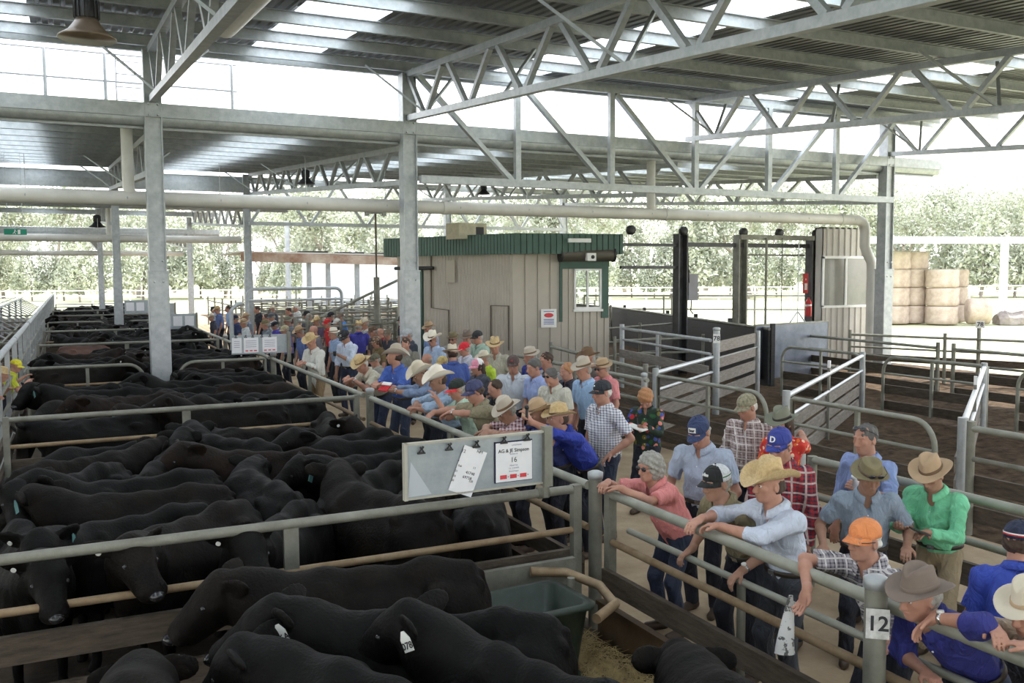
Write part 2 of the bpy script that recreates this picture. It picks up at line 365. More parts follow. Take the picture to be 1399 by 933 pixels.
for X in (1.7, 6.5): column(X, 56.4, 6.3, 'far steel column in the third row, %s' % ('left of the wide foreground column' if X < 2 else 'right of the wide foreground column'), 2.9, 0.29)
column(15.2, 37.6, 6.9, 'slim steel column in the second row behind the office hut', 2.95, 0.29)
column(21.1, 37.6, 6.9, 'slim steel column in the second row beyond the yards', 2.95, 0.29)
column(12.2, 56.4, 6.2, 'far grey steel column right of the crowd, beyond the second row', 2.9, 0.28)
# ---------------------------------------------------------------- long girder between centre and right columns
gd = empty('lattice_girder', (6.7, 18.46, 0), 0, 'long galvanised lattice girder spanning from the centre column to the right column', 'truss')
xs = [6.7, 9.17, 11.65, 14.1, 16.45, 18.8, 21.1]
def GP(x, z): return (x - 6.7, 0, z)
bar_part('bottom_chord', GP(6.85, 4.9), GP(20.95, 4.9), 0.16, 0.16, gd)
bar_part('top_chord', GP(6.7, 7.16), GP(21.1, 7.16), 0.12, 0.12, gd)
for x in xs[1:-1]: bar_part('vertical_post', GP(x, 4.95), GP(x, 7.12), 0.13, 0.13, gd)
for i in range(6):
    a, b_ = (xs[i], xs[i + 1]) if i < 3 else (xs[i + 1], xs[i])
    s_ = 1 if i < 3 else -1
    bar_part('diagonal_brace', GP(a + s_ * 0.12, 7.08), GP(b_ - s_ * 0.14, 4.96), 0.13, 0.10, gd)
# second girder (one row back, half hidden)
g2 = empty('lattice_girder', (6.55, 37.28, 0), 0, 'second lattice girder far behind the office hut roof', 'truss')
bar_part('bottom_chord', (0, 0, 4.95), (14.5, 0, 4.95), 0.14, 0.14, g2); bar_part('top_chord', (0, 0, 6.7), (14.5, 0, 6.7), 0.12, 0.12, g2)
for i in range(6):
    x0_, x1_ = 2.42 * i, 2.42 * (i + 1)
    bar_part('diagonal_brace', (x0_ + .1, 0, 5.0), ((x0_ + x1_) / 2, 0, 6.65), 0.1, 0.1, g2); bar_part('diagonal_brace', ((x0_ + x1_) / 2, 0, 6.65), (x1_ - .1, 0, 5.0), 0.1, 0.1, g2)
# lower tie beam on left part of line 2 and 3
for (x0_, x1_, y, z, h, lb) in ((XL, 6.4, 37.45, 6.35, 0.36, 'broad flat steel beam just above the white pipe at left'), (XL, 6.2, 56.3, 5.1, 0.42, 'grey steel beam above the second pipe run at far left')):
    b = MB().bar((x0_, 0, 0), (x1_, 0, 0), 0.12, h).build('tie_beam', GALV); b.location = (0, y, z); tag(b, lb, 'beam')
# ---------------------------------------------------------------- pvc pipes
def pipe_run(name, x0, x1, y, z, r, label, end=None, drops=()):
    p = empty(name, (x0, y, z), 0, label, 'pipe')
    L = x1 - x0
    pts = [(0, 0, 0), (L, 0, 0)]
    if end: pts = [(0, 0, 0), (L - 0.25, 0, 0), (L - 0.08, 0, -0.05), (L + 0.02, 0, -0.14), (L + 0.06, 0, -0.3), (L + 0.06, 0, -0.75), (L + 0.16, 0, -0.95), (L + 0.34, 0, -1.2), (L + 0.38, 0, -1.5), (L + 0.38, 0, -z + 0.02)]
    MB().tube(pts, r, 16).build('main_pipe', PVC, p)
    jn = MB()
    x = 1.2
    while x < L - 0.5:
        MB().tube([(x, 0, 0), (x + 0.12, 0, 0)], r + 0.012, 16).build('joint_collar', PVC, p); x += 6.1
    x = 0.6
    while x < L:
        h = MB(); h.tube([(x, 0, -r - 0.005), (x, -r - 0.01, 0), (x, 0, r + 0.01)], 0.012, 5); h.tube([(x, 0, r), (x, 0, r + 0.62)], 0.008, 5); h.build('hanger', GALV, p); x += 1.75
    for dx, dz in drops:
        MB().tube([(dx, 0, dz), (dx, 0, 0.22), (dx + 0.04, 0, 0.09), (dx + 0.16, 0, 0.0), (dx + 0.4, 0, 0)], 0.11, 12).build('drop_pipe', PVC, p)
    return p
pipe_run('drain_pipe', XL, 20.85, 19.35, 4.38, 0.145, 'long white plastic drain pipe running right across the shed below the beams', True, ((XL * -1 + 1.13, 1.55), (XL * -1 + 13.4, 1.5)))
pipe_run('drain_pipe', XL, 6.4, 38.2, 4.32, 0.14, 'second white drain pipe hanging farther back at left', None, ((25.5, 1.3),))
pipe_run('drain_pipe', XL, 6.2, 57.0, 4.2, 0.14, 'third and most distant thin white pipe run at left')
p = MB().tube([(1.95, 12.4, 6.08), (1.95, 3.0, 5.34)], 0.155, 18).build('air_duct', mat('silver_duct', (0.55, 0.54, 0.52), 0.4, 0.5, var=0.1), None)
tag(p, 'thick silver duct slung beneath the nearest roof truss at upper left', 'duct')
# roof-top walkway rail on the second bay seen through the open strip
rl = empty('handrail', (-6, 19.7, 6.25), 0, 'thin steel handrail and ladder frame on the roof beyond the open strip at top left', 'railing')
for z in (0.42, 0.95): MB().tube([(0, 0, z), (9.3, 0, z)], 0.018, 6).build('rail', GALV, rl)
for x in (0.5, 2.6, 4.7, 5.75, 6.8, 9.2): MB().tube([(x, 0, -0.1), (x, 0, 0.95)], 0.035, 6).build('post', GALV, rl)
ld = MB()
for x in (7.35, 7.0): pass
for x in (7.0, 7.75): ld.tube([(x, 0.1, -0.1), (x, 0.1, 0.98)], 0.014, 6)
for z in (0.1, 0.35, 0.6, 0.85): ld.tube([(7.0, 0.1, z), (7.75, 0.1, z)], 0.012, 6)
ld.build('ladder', GALV, rl)
# ---------------------------------------------------------------- lamps
BROWNG = mat('smoked_reflector', (0.16, 0.12, 0.09), 0.35, 0.2, var=0.2); LAMPB = mat('lamp_housing', (0.02, 0.02, 0.025), 0.5)
def highbay(x, y, z, ztop, s, label, glass=True):
    t = empty('high_bay_lamp', (x, y, z), 0, label, 'lamp', 'high bay lamps hanging from the roof')
    MB().lathe([(0.36 * s, 0.0), (0.35 * s, 0.03 * s), (0.24 * s, 0.10 * s), (0.17 * s, 0.19 * s), (0.13 * s, 0.26 * s), (0.12 * s, 0.26 * s), (0.22 * s, 0.09 * s), (0.33 * s, 0.01 * s)], n=24).build('reflector', BROWNG if glass else LAMPB, t)
    b = MB(); b.lathe([(0.125 * s, 0.24 * s), (0.14 * s, 0.28 * s), (0.14 * s, 0.52 * s), (0.08 * s, 0.56 * s)], n=18)
    for k in range(14):
        a = 2 * PI * k / 14; b.bar((0.14 * s * math.cos(a), 0.14 * s * math.sin(a), 0.26 * s), (0.14 * s * math.cos(a), 0.14 * s * math.sin(a), 0.5 * s), 0.012, 0.03, (math.cos(a), math.sin(a), 0))
    b.build('housing', LAMPB, t); MB().tube([(0, 0, 0.55 * s), (0, 0, ztop - z)], 0.012, 6).build('suspension_rod', GALV, t)
    return t
highbay(0.27, 10.35, 5.26, 6.55, 0.78, 'large high bay lamp with black ribbed housing and smoky reflector at top left')
highbay(1.15, 40.5, 4.85, 6.06, 0.9, 'small black lamp hanging far back at left under the third roof', False)
highbay(8.4, 33.0, 5.3, 6.25, 0.7, 'small dark lamp under the second roof left of the centre column', False).location = (6.0, 25.2, 5.38)
highbay(9.0, 25.0, 5.4, 6.42, 0.6, 'small dark lamp under the second roof above the office hut', False).location = (12.2, 27.0, 5.45)
GREEN = mat('exit_sign_green', (0.0, 0.22, 0.13), 0.5)
ex = empty('exit_sign', (-1.35, 31.0, 4.12), 0, 'small green running-man exit sign hanging at the left edge', 'sign')
MB().box(-0.3, 0.3, -0.04, 0.04, 0, 0.17).build('sign_panel', GREEN, ex)
pic = MB(); pic.ball((-0.01, -0.05, 0.135), 0.018, 8, 5, (1, .3, 1)); pic.bar((-0.01, -0.045, 0.115), (-0.03, -0.045, 0.07), 0.01, 0.025); pic.bar((-0.03, -0.045, 0.07), (0.01, -0.045, 0.02), 0.01, 0.016); pic.bar((-0.03, -0.045, 0.07), (-0.07, -0.045, 0.03), 0.01, 0.016); pic.bar((-0.01, -0.045, 0.11), (0.04, -0.045, 0.09), 0.01, 0.012); pic.box(0.06, 0.13, -0.047, -0.041, 0.02, 0.15)
pic.build('pictogram', WHITEP, ex)
MB().tube([(-0.2, 0, 0.17), (-0.2, 0, 2.62)], 0.01, 5).tube([(0.2, 0, 0.17), (0.2, 0, 2.62)], 0.01, 5).build('hanger', GALV, ex)
for dx in (-0.06, 0.06): MB().ball((dx, -0.02, 0.24), 0.05, 8, 6).build('spot_lamp', WHITEP, ex)
# ================================================================ FENCES
PAINT_TIP = mat('white_tape_marker', (0.8, 0.8, 0.8), 0.6)
def fence(name, a, b, label, rails, boards=(), posts=(), straps=(), group=None, bm=BOARD, cat='fence', pm=GALV_OLD, stiles=None, offs=0.0, bthick=0.045, pw=0.09, ph=1.22, caps=False, side=1):
    """a -> b on the ground; rails (z, radius, material, sideways offset); boards (z0, z1); posts / straps at fractions of the length"""
    a = Vector((a[0], a[1], 0)); b = Vector((b[0], b[1], 0)); L = (b - a).length; rz = math.atan2(b.y - a.y, b.x - a.x)
    t = empty(name, a, rz, label, cat, group)
    for rr in rails:
        z, r = rr[0], rr[1]; m = rr[2] if len(rr) > 2 else pm; of = rr[3] if len(rr) > 3 else 0.0
        MB().tube([(0.0, of, z), (L, of, z)], r, 10).build('rail', m, t)
    for (z0, z1) in boards:
        mb = MB(); mb.box(0.0, L, side * 0.055 - bthick / 2, side * 0.055 + bthick / 2, z0, z1); mb.build('board', bm, t)
    for p in posts:
        MB().tube([(p * L, 0, 0), (p * L, 0, ph)], pw / 2, 12).build('post', pm, t)
    for p in straps:
        MB().box(p * L - 0.05, p * L + 0.05, -0.02, 0.02, 0.02, rails[0][0] - rails[0][1] * 0.5).build('strap', pm, t)
    if stiles:
        for p in stiles: MB().box(p * L - 0.035, p * L + 0.035, -0.035, 0.035, 0.04, rails[0][0] + rails[0][1]).build('stile', pm, t)
    return t
def gate(name, a, b, label, group=None, bm=BOARD, pm=GALV_OLD, curve=1, boards=((0.42, 0.6), (0.1, 0.28)), top=1.17, z2=0.83, r=0.032, strap=(0.5,)):
    """tube gate; the frame tube bends down at the end(s): curve 1 = at b, -1 = at a, 2 = both"""
    a = Vector((a[0], a[1], 0)); b = Vector((b[0], b[1], 0)); L = (b - a).length; rz = math.atan2(b.y - a.y, b.x - a.x)
    t = empty(name, a, rz, label, 'gate', group)
    cr = 0.30
    def bend(x, s): return [(x - s * cr + s * cr * math.sin(q), 0, top - cr + cr * math.cos(q)) for q in [PI / 2 * i / 6 for i in range(7)]] + [(x, 0, 0.0)]
    pts = [(0.0, 0, top)] if curve == 1 else None
    if curve == 1: pts = [(0, 0, 0.0), (0, 0, top - 0.01), (0.03, 0, top)] + bend(L, 1)
    elif curve == -1: pts = list(reversed(bend(0, -1))) + [(L - 0.03, 0, top), (L, 0, top - 0.01), (L, 0, 0.0)]
    else: pts = list(reversed(bend(0, -1))) + bend(L, 1)
    MB().tube(pts, r, 10).build('gate_frame', pm, t)
    MB().tube([(0, 0, z2), (L, 0, z2)], r * 0.75, 8).build('rail', RUSTY if pm is GALV_OLD else pm, t)
    for z0, z1 in boards: MB().box(0, L, 0.02, 0.065, z0, z1).build('board', bm, t)
    for p in strap: MB().box(p * L - 0.03, p * L + 0.03, -0.02, 0.02, 0.08, top).build('strap', pm, t)
    return t
def post(x, y, h, label, r=0.05, group='round fence posts', m=GALV_OLD, cap=True, plate=None, plate_txt=None):
    o = empty('fence_post', (x, y, 0), 0, label, 'post', group)
    MB().tube([(0, 0, 0), (0, 0, h)], r, 14).build('shaft', m, o)
    if cap: MB().lathe([(r + 0.006, -0.05), (r + 0.008, 0.0), (r * 0.6, 0.014), (0.001, 0.018)], (0, 0, h), 14).build('cap', GALV, o)
    return o
YL = [6.1, 12.15, 18.8, 25.1, 31.4, 37.6, 43.9, 50.2, 56.4, 62.6]
wordn = ['nearest', 'second', 'third', 'fourth', 'fifth', 'sixth', 'seventh', 'eighth', 'ninth', 'farthest']
XA, XLW = 3.68, -0.72
RAILTOP = mat('handled_top_rail', (0.22, 0.225, 0.185), 0.55, 0.25, col2=(0.35, 0.355, 0.30), vscale=3)
# cross dividers between the pens
for i, y in enumerate(YL):
    far = i > 2
    lb = '%s cross fence between the black cattle pens, steel tubes over timber boards' % wordn[i]
    if y in (18.8, 37.6, 56.4):
        gate('pen_gate', (XLW, y), (1.26, y), 'curved-end tube gate left of the %s column' % {18.8: 'wide foreground', 37.6: 'second-row', 56.4: 'third-row'}[y], 'curved gates between the pens', curve=1)
        gate('pen_gate', (1.9, y), (XA - 0.12, y), 'curved-end tube gate right of the %s column' % {18.8: 'wide foreground', 37.6: 'second-row', 56.4: 'third-row'}[y], 'curved gates between the pens', curve=-1)
    else:
        f = fence('cross_fence', (XLW, y), (3.53, y), lb, [(1.17, 0.034, GALV_OLD), (0.845, 0.026, RUSTY)], [(0.50, 0.68), (0.16, 0.34)], straps=(0.475,), stiles=(0.0, 1.0), group='cross fences between the pens', side=1)
# steel plate and brackets at the right end of the nearest divider
cs = MB(); cs.box(2.55, 3.46, 5.98, 6.03, 0.46, 0.66); o = cs.build('steel_infill_plate', GALV_OLD, None, loc=(3.0, 6.0, 0.5)); tag(o, 'mottled grey steel plate bolted low on the nearest cross fence beside the trough', 'plate')
# posts along the people fence
pl = {0: 'round steel post with domed cap between the leaning auctioneer and the woman in pink', 1: 'round steel post beside the man in the bright blue shirt and grey hat', 2: 'post at the right end of the curved gate by the man in the white shirt', 3: 'post by the row of hatted buyers beyond the paper boards'}
for i, y in enumerate(YL):
    post(XA + 0.06, y + 0.05, 1.27, pl.get(i, '%s round post down the buyers\' side of the pens' % wordn[i]), 0.055)
    MB().box(XA - 0.05, XA + 0.02, y - 0.26, y - 0.19, 0, 1.18)
# long side fence, people side
prev = -1.2
for i, y in enumerate([6.0] + [v - 0.0 for v in YL[1:]]):
    ya, yb = (prev + 0.16, y - 0.17)
    nm = 'buyers\' rail fence along the %s pen, tube top rail over dark boards' % wordn[i]
    rails = [(1.17, 0.036, RAILTOP), (0.83, 0.028, RUSTY)]
    if i == 0: rails = [(1.17, 0.036, RAILTOP), (0.80, 0.028, RUSTY), (0.86, 0.024, RAILTOP, -0.17)]
    fence('side_fence', (XA, ya), (XA, yb), nm, rails, [(0.44, 0.60)], stiles=(1.0,) if i else (1.0,), group='side fences of the pens', straps=() if i == 0 else (0.5,), side=1, ph=1.2)
    # low dark steel kick plate
    k = MB().box(-0.012, 0.012, 0, yb - ya, 0, 0.33).box(-0.03, 0.03, 0, yb - ya, 0.33, 0.36).build('kick_plate', mat('rusty_kick_plate', (0.05, 0.035, 0.022), 0.7, 0.2, col2=(0.12, 0.075, 0.04), vscale=2.5, bump=0.2), None)
    k.location = (XA - 0.1, ya, 0.0); tag(k, 'rusty dark steel kick plate at the foot of the %s pen\'s side fence' % wordn[i], 'plate', 'kick plates along the pens')
    prev = y
# the numbered post "12"
p12 = post(XA - 0.04, 3.19, 1.33, 'round post with white number 12 plate between orange cap and grey felt hat', 0.055)
p12.location.x = XA - 0.1
pm_ = MB(); pm_.box(-0.055, 0.055, -0.004, 0.004, -0.075, 0.075)
plate = pm_.build('number_plate', mat('worn_white_plate', (0.42, 0.42, 0.40), 0.7, col2=(0.8, 0.8, 0.78), vscale=14), p12)
vd = Vector((p12.location.x, p12.location.y, 0)); yawp = math.atan2(-vd.x, vd.y) + 0.15
plate.location = (math.sin(yawp) * 0.072, -math.cos(yawp) * 0.072, 1.12); plate.rotation_euler = (0, 0, yawp)
tm = text_mesh('12', 0.105, INK, plate, Matrix.Translation((0, -0.0055, 0)) @ Matrix.Rotation(PI / 2, 4, 'X'), 'number', bold=True)
post(XA + 0.2, 4.55, 0.86, 'short thin steel prop under the pale walkway rail', 0.03, None, GALV_OLD, False)
# ---------------------------------------------------------------- left boundary of the pens
for i, (ya, yb) in enumerate([(6.4, 12.1), (12.3, 18.7), (18.9, 25.0), (25.2, 37.5), (37.7, 56.3), (56.5, 70)]):
    f = fence('alley_fence', (XLW - 0.2, ya), (XLW - 0.2, yb), 'tall tube fence closing the %s stretch of the left alley' % wordn[i], [(1.72, 0.05, GALV), (1.17, 0.028), (0.83, 0.026)], [(0.5, 0.66), (0.16, 0.32)], group='alley side fences', side=-1)
    n = int((yb - ya) / 1.6)
    for j in range(n + 1):
        MB().box((yb - ya) * j / n - 0.05, (yb - ya) * j / n + 0.05, -0.035, 0.035, 0, 1.7).build('post', GALV, f)
        if j < n and i < 4: MB().tube([((yb - ya) * (j + 0.05) / n, 0.05, 0.5), ((yb - ya) * (j + 0.6) / n, 0.05, 1.15)], 0.018, 6).build('cross_brace', GALV, f)
f = empty('walkway_frame', (-2.75, 6, 0), 0, 'long pale handrail with sloping side struts beside the raised walkway at left', 'railing')
MB().tube([(0, 2, 1.52), (0, 62, 1.52)], 0.055, 10).build('handrail', GALV, f)
MB().tube([(-0.18, 2, 1.62), (-0.18, 62, 1.62)], 0.03, 8).build('upper_rail', GALV, f)
for j in range(28):
    y = 3 + 2.1 * j
    MB().tube([(0, y, 1.5), (0.95, y + 0.1, 0.95)], 0.035, 6).build('strut', GALV, f)
MB().tube([(0.95, 2, 0.95), (0.95, 62, 0.95)], 0.03, 8).build('lower_rail', GALV_OLD, f)
for j in range(10): MB().bar((0, 3 + 6.3 * j, 0), (0, 3 + 6.3 * j, 1.5), 0.1, 0.1).build('post', GALV, f)
# lifted walkway with vertical bars
bl = empty('raised_walkway', (-4.6, 14, 0), 0, 'raised walkway with upright bars and pale sheeted lower side at the far left', 'walkway')
SHEETG = mat('pale_side_sheet', (0.30, 0.29, 0.28), 0.6, 0.2, col2=(0.42, 0.41, 0.4), vscale=2)
MB().box(-0.02, 0.02, 0, 46, 1.15, 2.05).build('side_sheet', SHEETG, bl)
MB().box(-1.2, 0, 0, 46, 1.05, 1.15).build('deck', GALV_OLD, bl)
for j in range(47):
    MB().bar((0.04, j, 0.0 if j % 4 == 0 else 1.1), (0.04, j, 2.92), 0.05, 0.05).build('upright_bar', GALV, bl)
for z in (2.2, 2.45, 2.9): MB().tube([(0, 0, z), (0, 46, z)], 0.02, 6).build('rail', GALV, bl)
for i in range(5):
    fence('alley_pen_fence', (-2.6, 20 + 6.3 * i), (-1.2, 20 + 6.3 * i), '%s short pen fence across the left alley' % wordn[i], [(1.17, 0.03), (0.85, 0.025)], [(0.5, 0.68), (0.2, 0.38)], group='short fences across the alley')
# ---------------------------------------------------------------- people walkway, right side
def railfence(a, b, label, **k): return fence('yard_fence', a, b, label, [(1.17, 0.036, RAILTOP), (0.84, 0.028, GALV_OLD)], [(0.48, 0.66), (0.14, 0.32)], group=None, **k)
railfence((6.0, 6.1), (6.0, -1.5), 'yard fence behind the man in the mint green shirt', posts=(0.0, 0.33, 0.66), ph=1.2)
railfence((8.72, 6.55), (8.72, -1.5), 'right-hand yard fence nearest the camera, behind the green shirt', posts=(0.0, 0.5, 0.75), ph=1.25)
post(6.38, 6.65, 1.24, 'capless round post under the arm of the woman in the red flowered shirt', 0.055, None, GALV, True)
# herring-bone partitions
cdir = Vector((0.82, 0.57, 0)).normalized()
def partition(x, y, L, label, top=1.17, tip=True, pp=(0.0, 1.0), boards=((0.62, 0.80), (0.36, 0.54), (0.10, 0.28)), rails=True, t0=0.0):
    a = Vector((x, y, 0)) + cdir * t0; b = Vector((x, y, 0)) + cdir * L
    rl_ = [(top, 0.038, mat('sunlit_galvanising', (0.52, 0.55, 0.58), 0.4, 0.4, var=0.1)), (top - 0.3, 0.026, MATS['sunlit_galvanising'])] if rails else [(top - 0.05, 0.01)]  # paler steel colour paints the sunlight onto the partition rails
    f = fence('partition', a, b, label, rl_, boards if rails else ((1.22, 1.45), (0.9, 1.12), (0.58, 0.8), (0.26, 0.48)), straps=(), bm=BOARD_L, posts=pp, pw=0.11, ph=top + 0.08 if rails else 1.5, group=None, pm=GALV)
    if tip:
        mb = MB().box(L * 0.46 - 0.035, L * 0.46 + 0.035, -0.02, 0.02, 0.05, top + 0.1); mb.build('centre_strap', GALV_OLD, f)
        MB().box(L * 0.46 - 0.035, L * 0.46 + 0.035, -0.022, 0.022, top + 0.1, top + 0.22).build('marker_tape', PAINT_TIP, f)
    return f
partition(8.95, 12.75, 3.28, 'pale-boarded slanting partition running up to the numbered 78 post', tip=False, pp=(0.0,))
partition(8.95, 12.75, 6.95, 'slanting partition of four pale boards right of the numbered 78 post', tip=False, rails=False, t0=3.5, pp=(1.0,))
partition(8.8, 9.45, 6.95, 'middle slanting partition with bright top rail and white-taped strap')
partition(8.85, 6.75, 6.95, 'nearest slanting partition with bright top rail at right')
p78 = post(11.74, 14.62, 1.76, 'tall round steel post with a small white 78 plate', 0.07, None, GALV)
pl78 = MB().box(-0.07, 0.07, -0.004, 0.004, -0.09, 0.09).build('number_plate', WHITEP, p78); pl78.location = (-0.045, -0.062, 1.55); pl78.rotation_euler = (0, 0, -0.62)
text_mesh('78', 0.13, INK, pl78, Matrix.Translation((0, -0.0055, 0)) @ Matrix.Rotation(PI / 2, 4, 'X'), 'number', bold=True)
gate('yard_gate', (8.72, 12.35), (8.72, 9.75), 'curved tube gate behind the man in the camouflage cap', None, pm=RAILTOP)
gate('yard_gate', (8.72, 9.25), (8.72, 7.0), 'curved tube gate behind the grey-haired man with the water bottle', None, pm=RAILTOP)
railfence((9.05, 13.2), (10.1, 18.6), 'yard fence leading back toward the office hut', posts=(0.0, 0.5, 1.0), ph=1.28)
post(8.2, 12.0, 1.27, 'slim capped post left of the woman in the flowered shirt', 0.045, None, GALV)
railfence((8.2, 11.9), (8.35, 16.8), 'tube fence behind the black-capped man in the check shirt', posts=(0.5,), ph=1.2)
# high fence back of post 78
fence('yard_fence', (11.7, 14.75), (12.45, 19.2), 'high tube and timber fence in front of the dark ramp wall', [(1.5, 0.036, GALV), (1.22, 0.03, GALV)], [(0.78, 0.98), (0.36, 0.56)], posts=(1.0,), straps=(0.55,), bm=BOARD_L, pm=GALV, pw=0.12, ph=1.6)
gate('yard_gate', (14.75, 16.0), (14.75, 13.6), 'curved tube gate beyond the middle partition', None, pm=RAILTOP, curve=2)
gate('yard_gate', (14.75, 13.1), (14.75, 10.8), 'curved gate at the back of the middle yard', None, pm=RAILTOP, curve=-1)
gate('yard_gate', (14.75, 10.2), (14.75, 7.6), 'curved gate at the right edge of the yards', None, pm=RAILTOP, curve=-1)
railfence((17.9, 18.4), (17.45, 14.0), 'far yard fence under the steel sheet gate', posts=(0.0, 1.0), ph=1.3)
railfence((17.45, 13.6), (17.3, 6.5), 'far yard fence right of the twin dark posts', posts=(0.0, 0.5), ph=1.3)
railfence((19.3, 18.3), (21.6, 12.6), 'outermost yard fence against the bright grass', posts=(0.0, 0.4, 1.0), ph=1.3)
pt = post(20.55, 15.3, 1.6, 'far post with a small dark number tab against the grass', 0.05, None, GALV_OLD, False)
tb = MB().box(-0.1, 0.1, -0.004, 0.004, -0.09, 0.09).build('number_plate', WHITEP, pt); tb.location = (-0.05, -0.06, 1.55); tb.rotation_euler = (0, 0, -0.85)
text_mesh('78', 0.15, INK, tb, Matrix.Translation((0, -0.0055, 0)) @ Matrix.Rotation(PI / 2, 4, 'X'), 'number', bold=True)
# steel sheet gate, dark ramp wall
BLUEST = mat('blued_steel_sheet', (0.10, 0.12, 0.16), 0.45, 0.5, col2=(0.2, 0.22, 0.27), vscale=1.6, bump=0.1)
DARKB = mat('black_oiled_boards', (0.012, 0.012, 0.013), 0.6, col2=(0.03, 0.03, 0.032), vscale=3, stretch=(1, 1, 6))
sg = empty('sheet_gate', (15.6, 17.9, 0), math.atan2(0.6, 3.1), 'dark blue steel sheet gate with a pulley bracket on top', 'gate')
MB().box(0, 3.1, -0.02, 0.02, 0.15, 1.52).build('sheet', BLUEST, sg); MB().tube([(0, 0, 0.1), (0, 0, 1.54), (3.1, 0, 1.54), (3.1, 0, 0.1)], 0.03, 8).build('gate_frame', GALV_OLD, sg)
MB().tube([(1.4, 0, 1.54), (1.75, 0, 1.85), (2.1, 0, 1.54)], 0.02, 6).tube([(1.75, 0, 1.5), (1.75, 0, 3.7)], 0.012, 6).build('lifting_bracket', GALV, sg)
dw = empty('ramp_wall', (21.2, 34.0, 0), math.atan2(17.6 - 34, 15.8 - 21.2), 'long black boarded wall of the drafting ramp', 'wall')
LW = math.hypot(5.4, 16.4)
MB().box(0, LW, -0.03, 0.03, 0, 1.42).build('boards', DARKB, dw); MB().tube([(0, 0, 1.46), (LW, 0, 1.46)], 0.04, 8).build('top_rail', GALV_OLD, dw)
for j in range(7): MB().bar((LW * j / 6, 0.08, 0), (LW * j / 6, 0.08, 1.6), 0.1, 0.1).build('post', DARKB, dw)
for k_, (xa, ya, xb, yb, z, lb) in enumerate([(13.3, 22.5, 18.5, 24.5, 1.25, 'low tube rail frame left of the black ramp wall'), (13.0, 20.4, 15.6, 20.0, 1.1, 'short tube rails in front of the black ramp wall')]):
    fence('race_fence', (xa, ya), (xb, yb), lb, [(z, 0.03), (z * 0.66, 0.03), (z * 0.33, 0.03)], (), posts=(0, 0.5, 1), ph=z + 0.1)
for (x, y, z0, lb) in ((24.0, 33.0, 1.0, 'pale tube loading rail outside beyond the dark posts'), (27.0, 30.5, 1.0, 'timber-topped loading rail outside at right of the dark posts')):
    fence('loading_rail', (x - 3, y + 2.5), (x + 2.5, y - 2.0), lb, [(1.9, 0.05), (1.3, 0.04)], (), posts=(0, 0.5, 1), ph=1.95)
# tall drafting-frame posts and cross heads
DARKST = mat('dark_grey_steel', (0.05, 0.05, 0.055), 0.55, 0.3, col2=(0.10, 0.10, 0.105), vscale=3)
dr = empty('drafting_frame', (15.56, 21.0, 0), 0, 'tall dark steel frame with pulleys on top over the drafting race', 'frame')
for x, m in ((0, DARKST), (2.14, GALV_OLD), (4.95, DARKST)):
    MB().box(x - 0.16, x - 0.12, -0.14, 0.14, 0, 3.98).box(x + 0.12, x + 0.16, -0.14, 0.14, 0, 3.98).box(x - 0.12, x + 0.12, 0.05, 0.08, 0, 3.98).build('post', m, dr)
MB().box(-2.0, -0.16, -0.05, 0.05, 3.62, 3.7).box(-2.0, -0.16, -0.05, 0.05, 3.0, 3.08).build('left_beam', DARKST, dr)
MB().box(0.16, 4.8, 0.0, 0.1, 3.62, 3.74).build('cross_beam', DARKST, dr)
MB().box(2.0, 5.0, -0.2, -0.1, 3.84, 3.98).build('head_beam', GALV_OLD, dr)
for x in (-1.75, 0.0, 2.14, 3.5, 4.95):
    MB().lathe([(0.001, -0.05), (0.13, -0.05), (0.13, 0.05), (0.001, 0.05)], (0, 0, 0), 14).build('pulley', BLACKP, dr).matrix_local = Matrix.Translation((x, -0.12, 4.05)) @ Matrix.Rotation(PI / 2, 4, 'X')
MB().tube([(2.9, -0.25, 0.9), (2.9, -0.25, 3.9)], 0.035, 8).build('slide_tube', GALV_OLD, dr)
MB().tube([(3.5, -0.25, 1.5), (3.5, -0.25, 3.9)], 0.012, 5).build('lift_cable', BLACKP, dr)
MB().tube([(2.45, 0.1, 1.0), (2.45, 0.1, 3.4), (4.7, 0.1, 3.4)], 0.03, 6).build('inner_frame', GALV_OLD, dr)
MB().box(0.3, 0.62, 0.0, 0.25, 2.1, 2.85).build('control_box', mat('grey_control_box', (0.22, 0.22, 0.24), 0.5), dr)
MB().tube([(0.38, -0.02, 2.1), (0.34, -0.05, 1.8), (0.42, -0.05, 1.72)], 0.02, 5).tube([(0.2, -0.05, 3.7), (0.26, -0.06, 2.6)], 0.02, 5).build('cable', BLACKP, dr)
fx = empty('fire_extinguisher', (20.1, 20.72, 1.55), 0, 'red fire extinguisher hanging on the dark frame post', 'fire extinguisher')
MB().lathe([(0.09, 0), (0.095, 0.03), (0.095, 0.42), (0.06, 0.5), (0.03, 0.53), (0.03, 0.58)], n=14).build('cylinder', mat('extinguisher_red', (0.55, 0.03, 0.03), 0.4), fx)
MB().lathe([(0.097, 0.3), (0.097, 0.36)], n=14).build('label_band', WHITEP, fx); MB().tube([(0, 0, 0.58), (0.08, -0.04, 0.6), (0.12, -0.06, 0.4)], 0.015, 6).build('hose', BLACKP, fx)
es = MB().box(-0.1, 0.1, -0.01, 0.01, -0.3, 0.3).build('extinguisher_sign', MATS['extinguisher_red']); es.location = (20.1, 20.85, 2.55); tag(es, 'tall red extinguisher sign above the red cylinder', 'sign')
dd = MB().ball((0, 0, 0.12), 0.06, 8, 5, (1, .2, 1)).box(-0.05, 0.05, -0.02, 0.0, -0.2, 0.0); oo = dd.build('symbol', WHITEP, es)
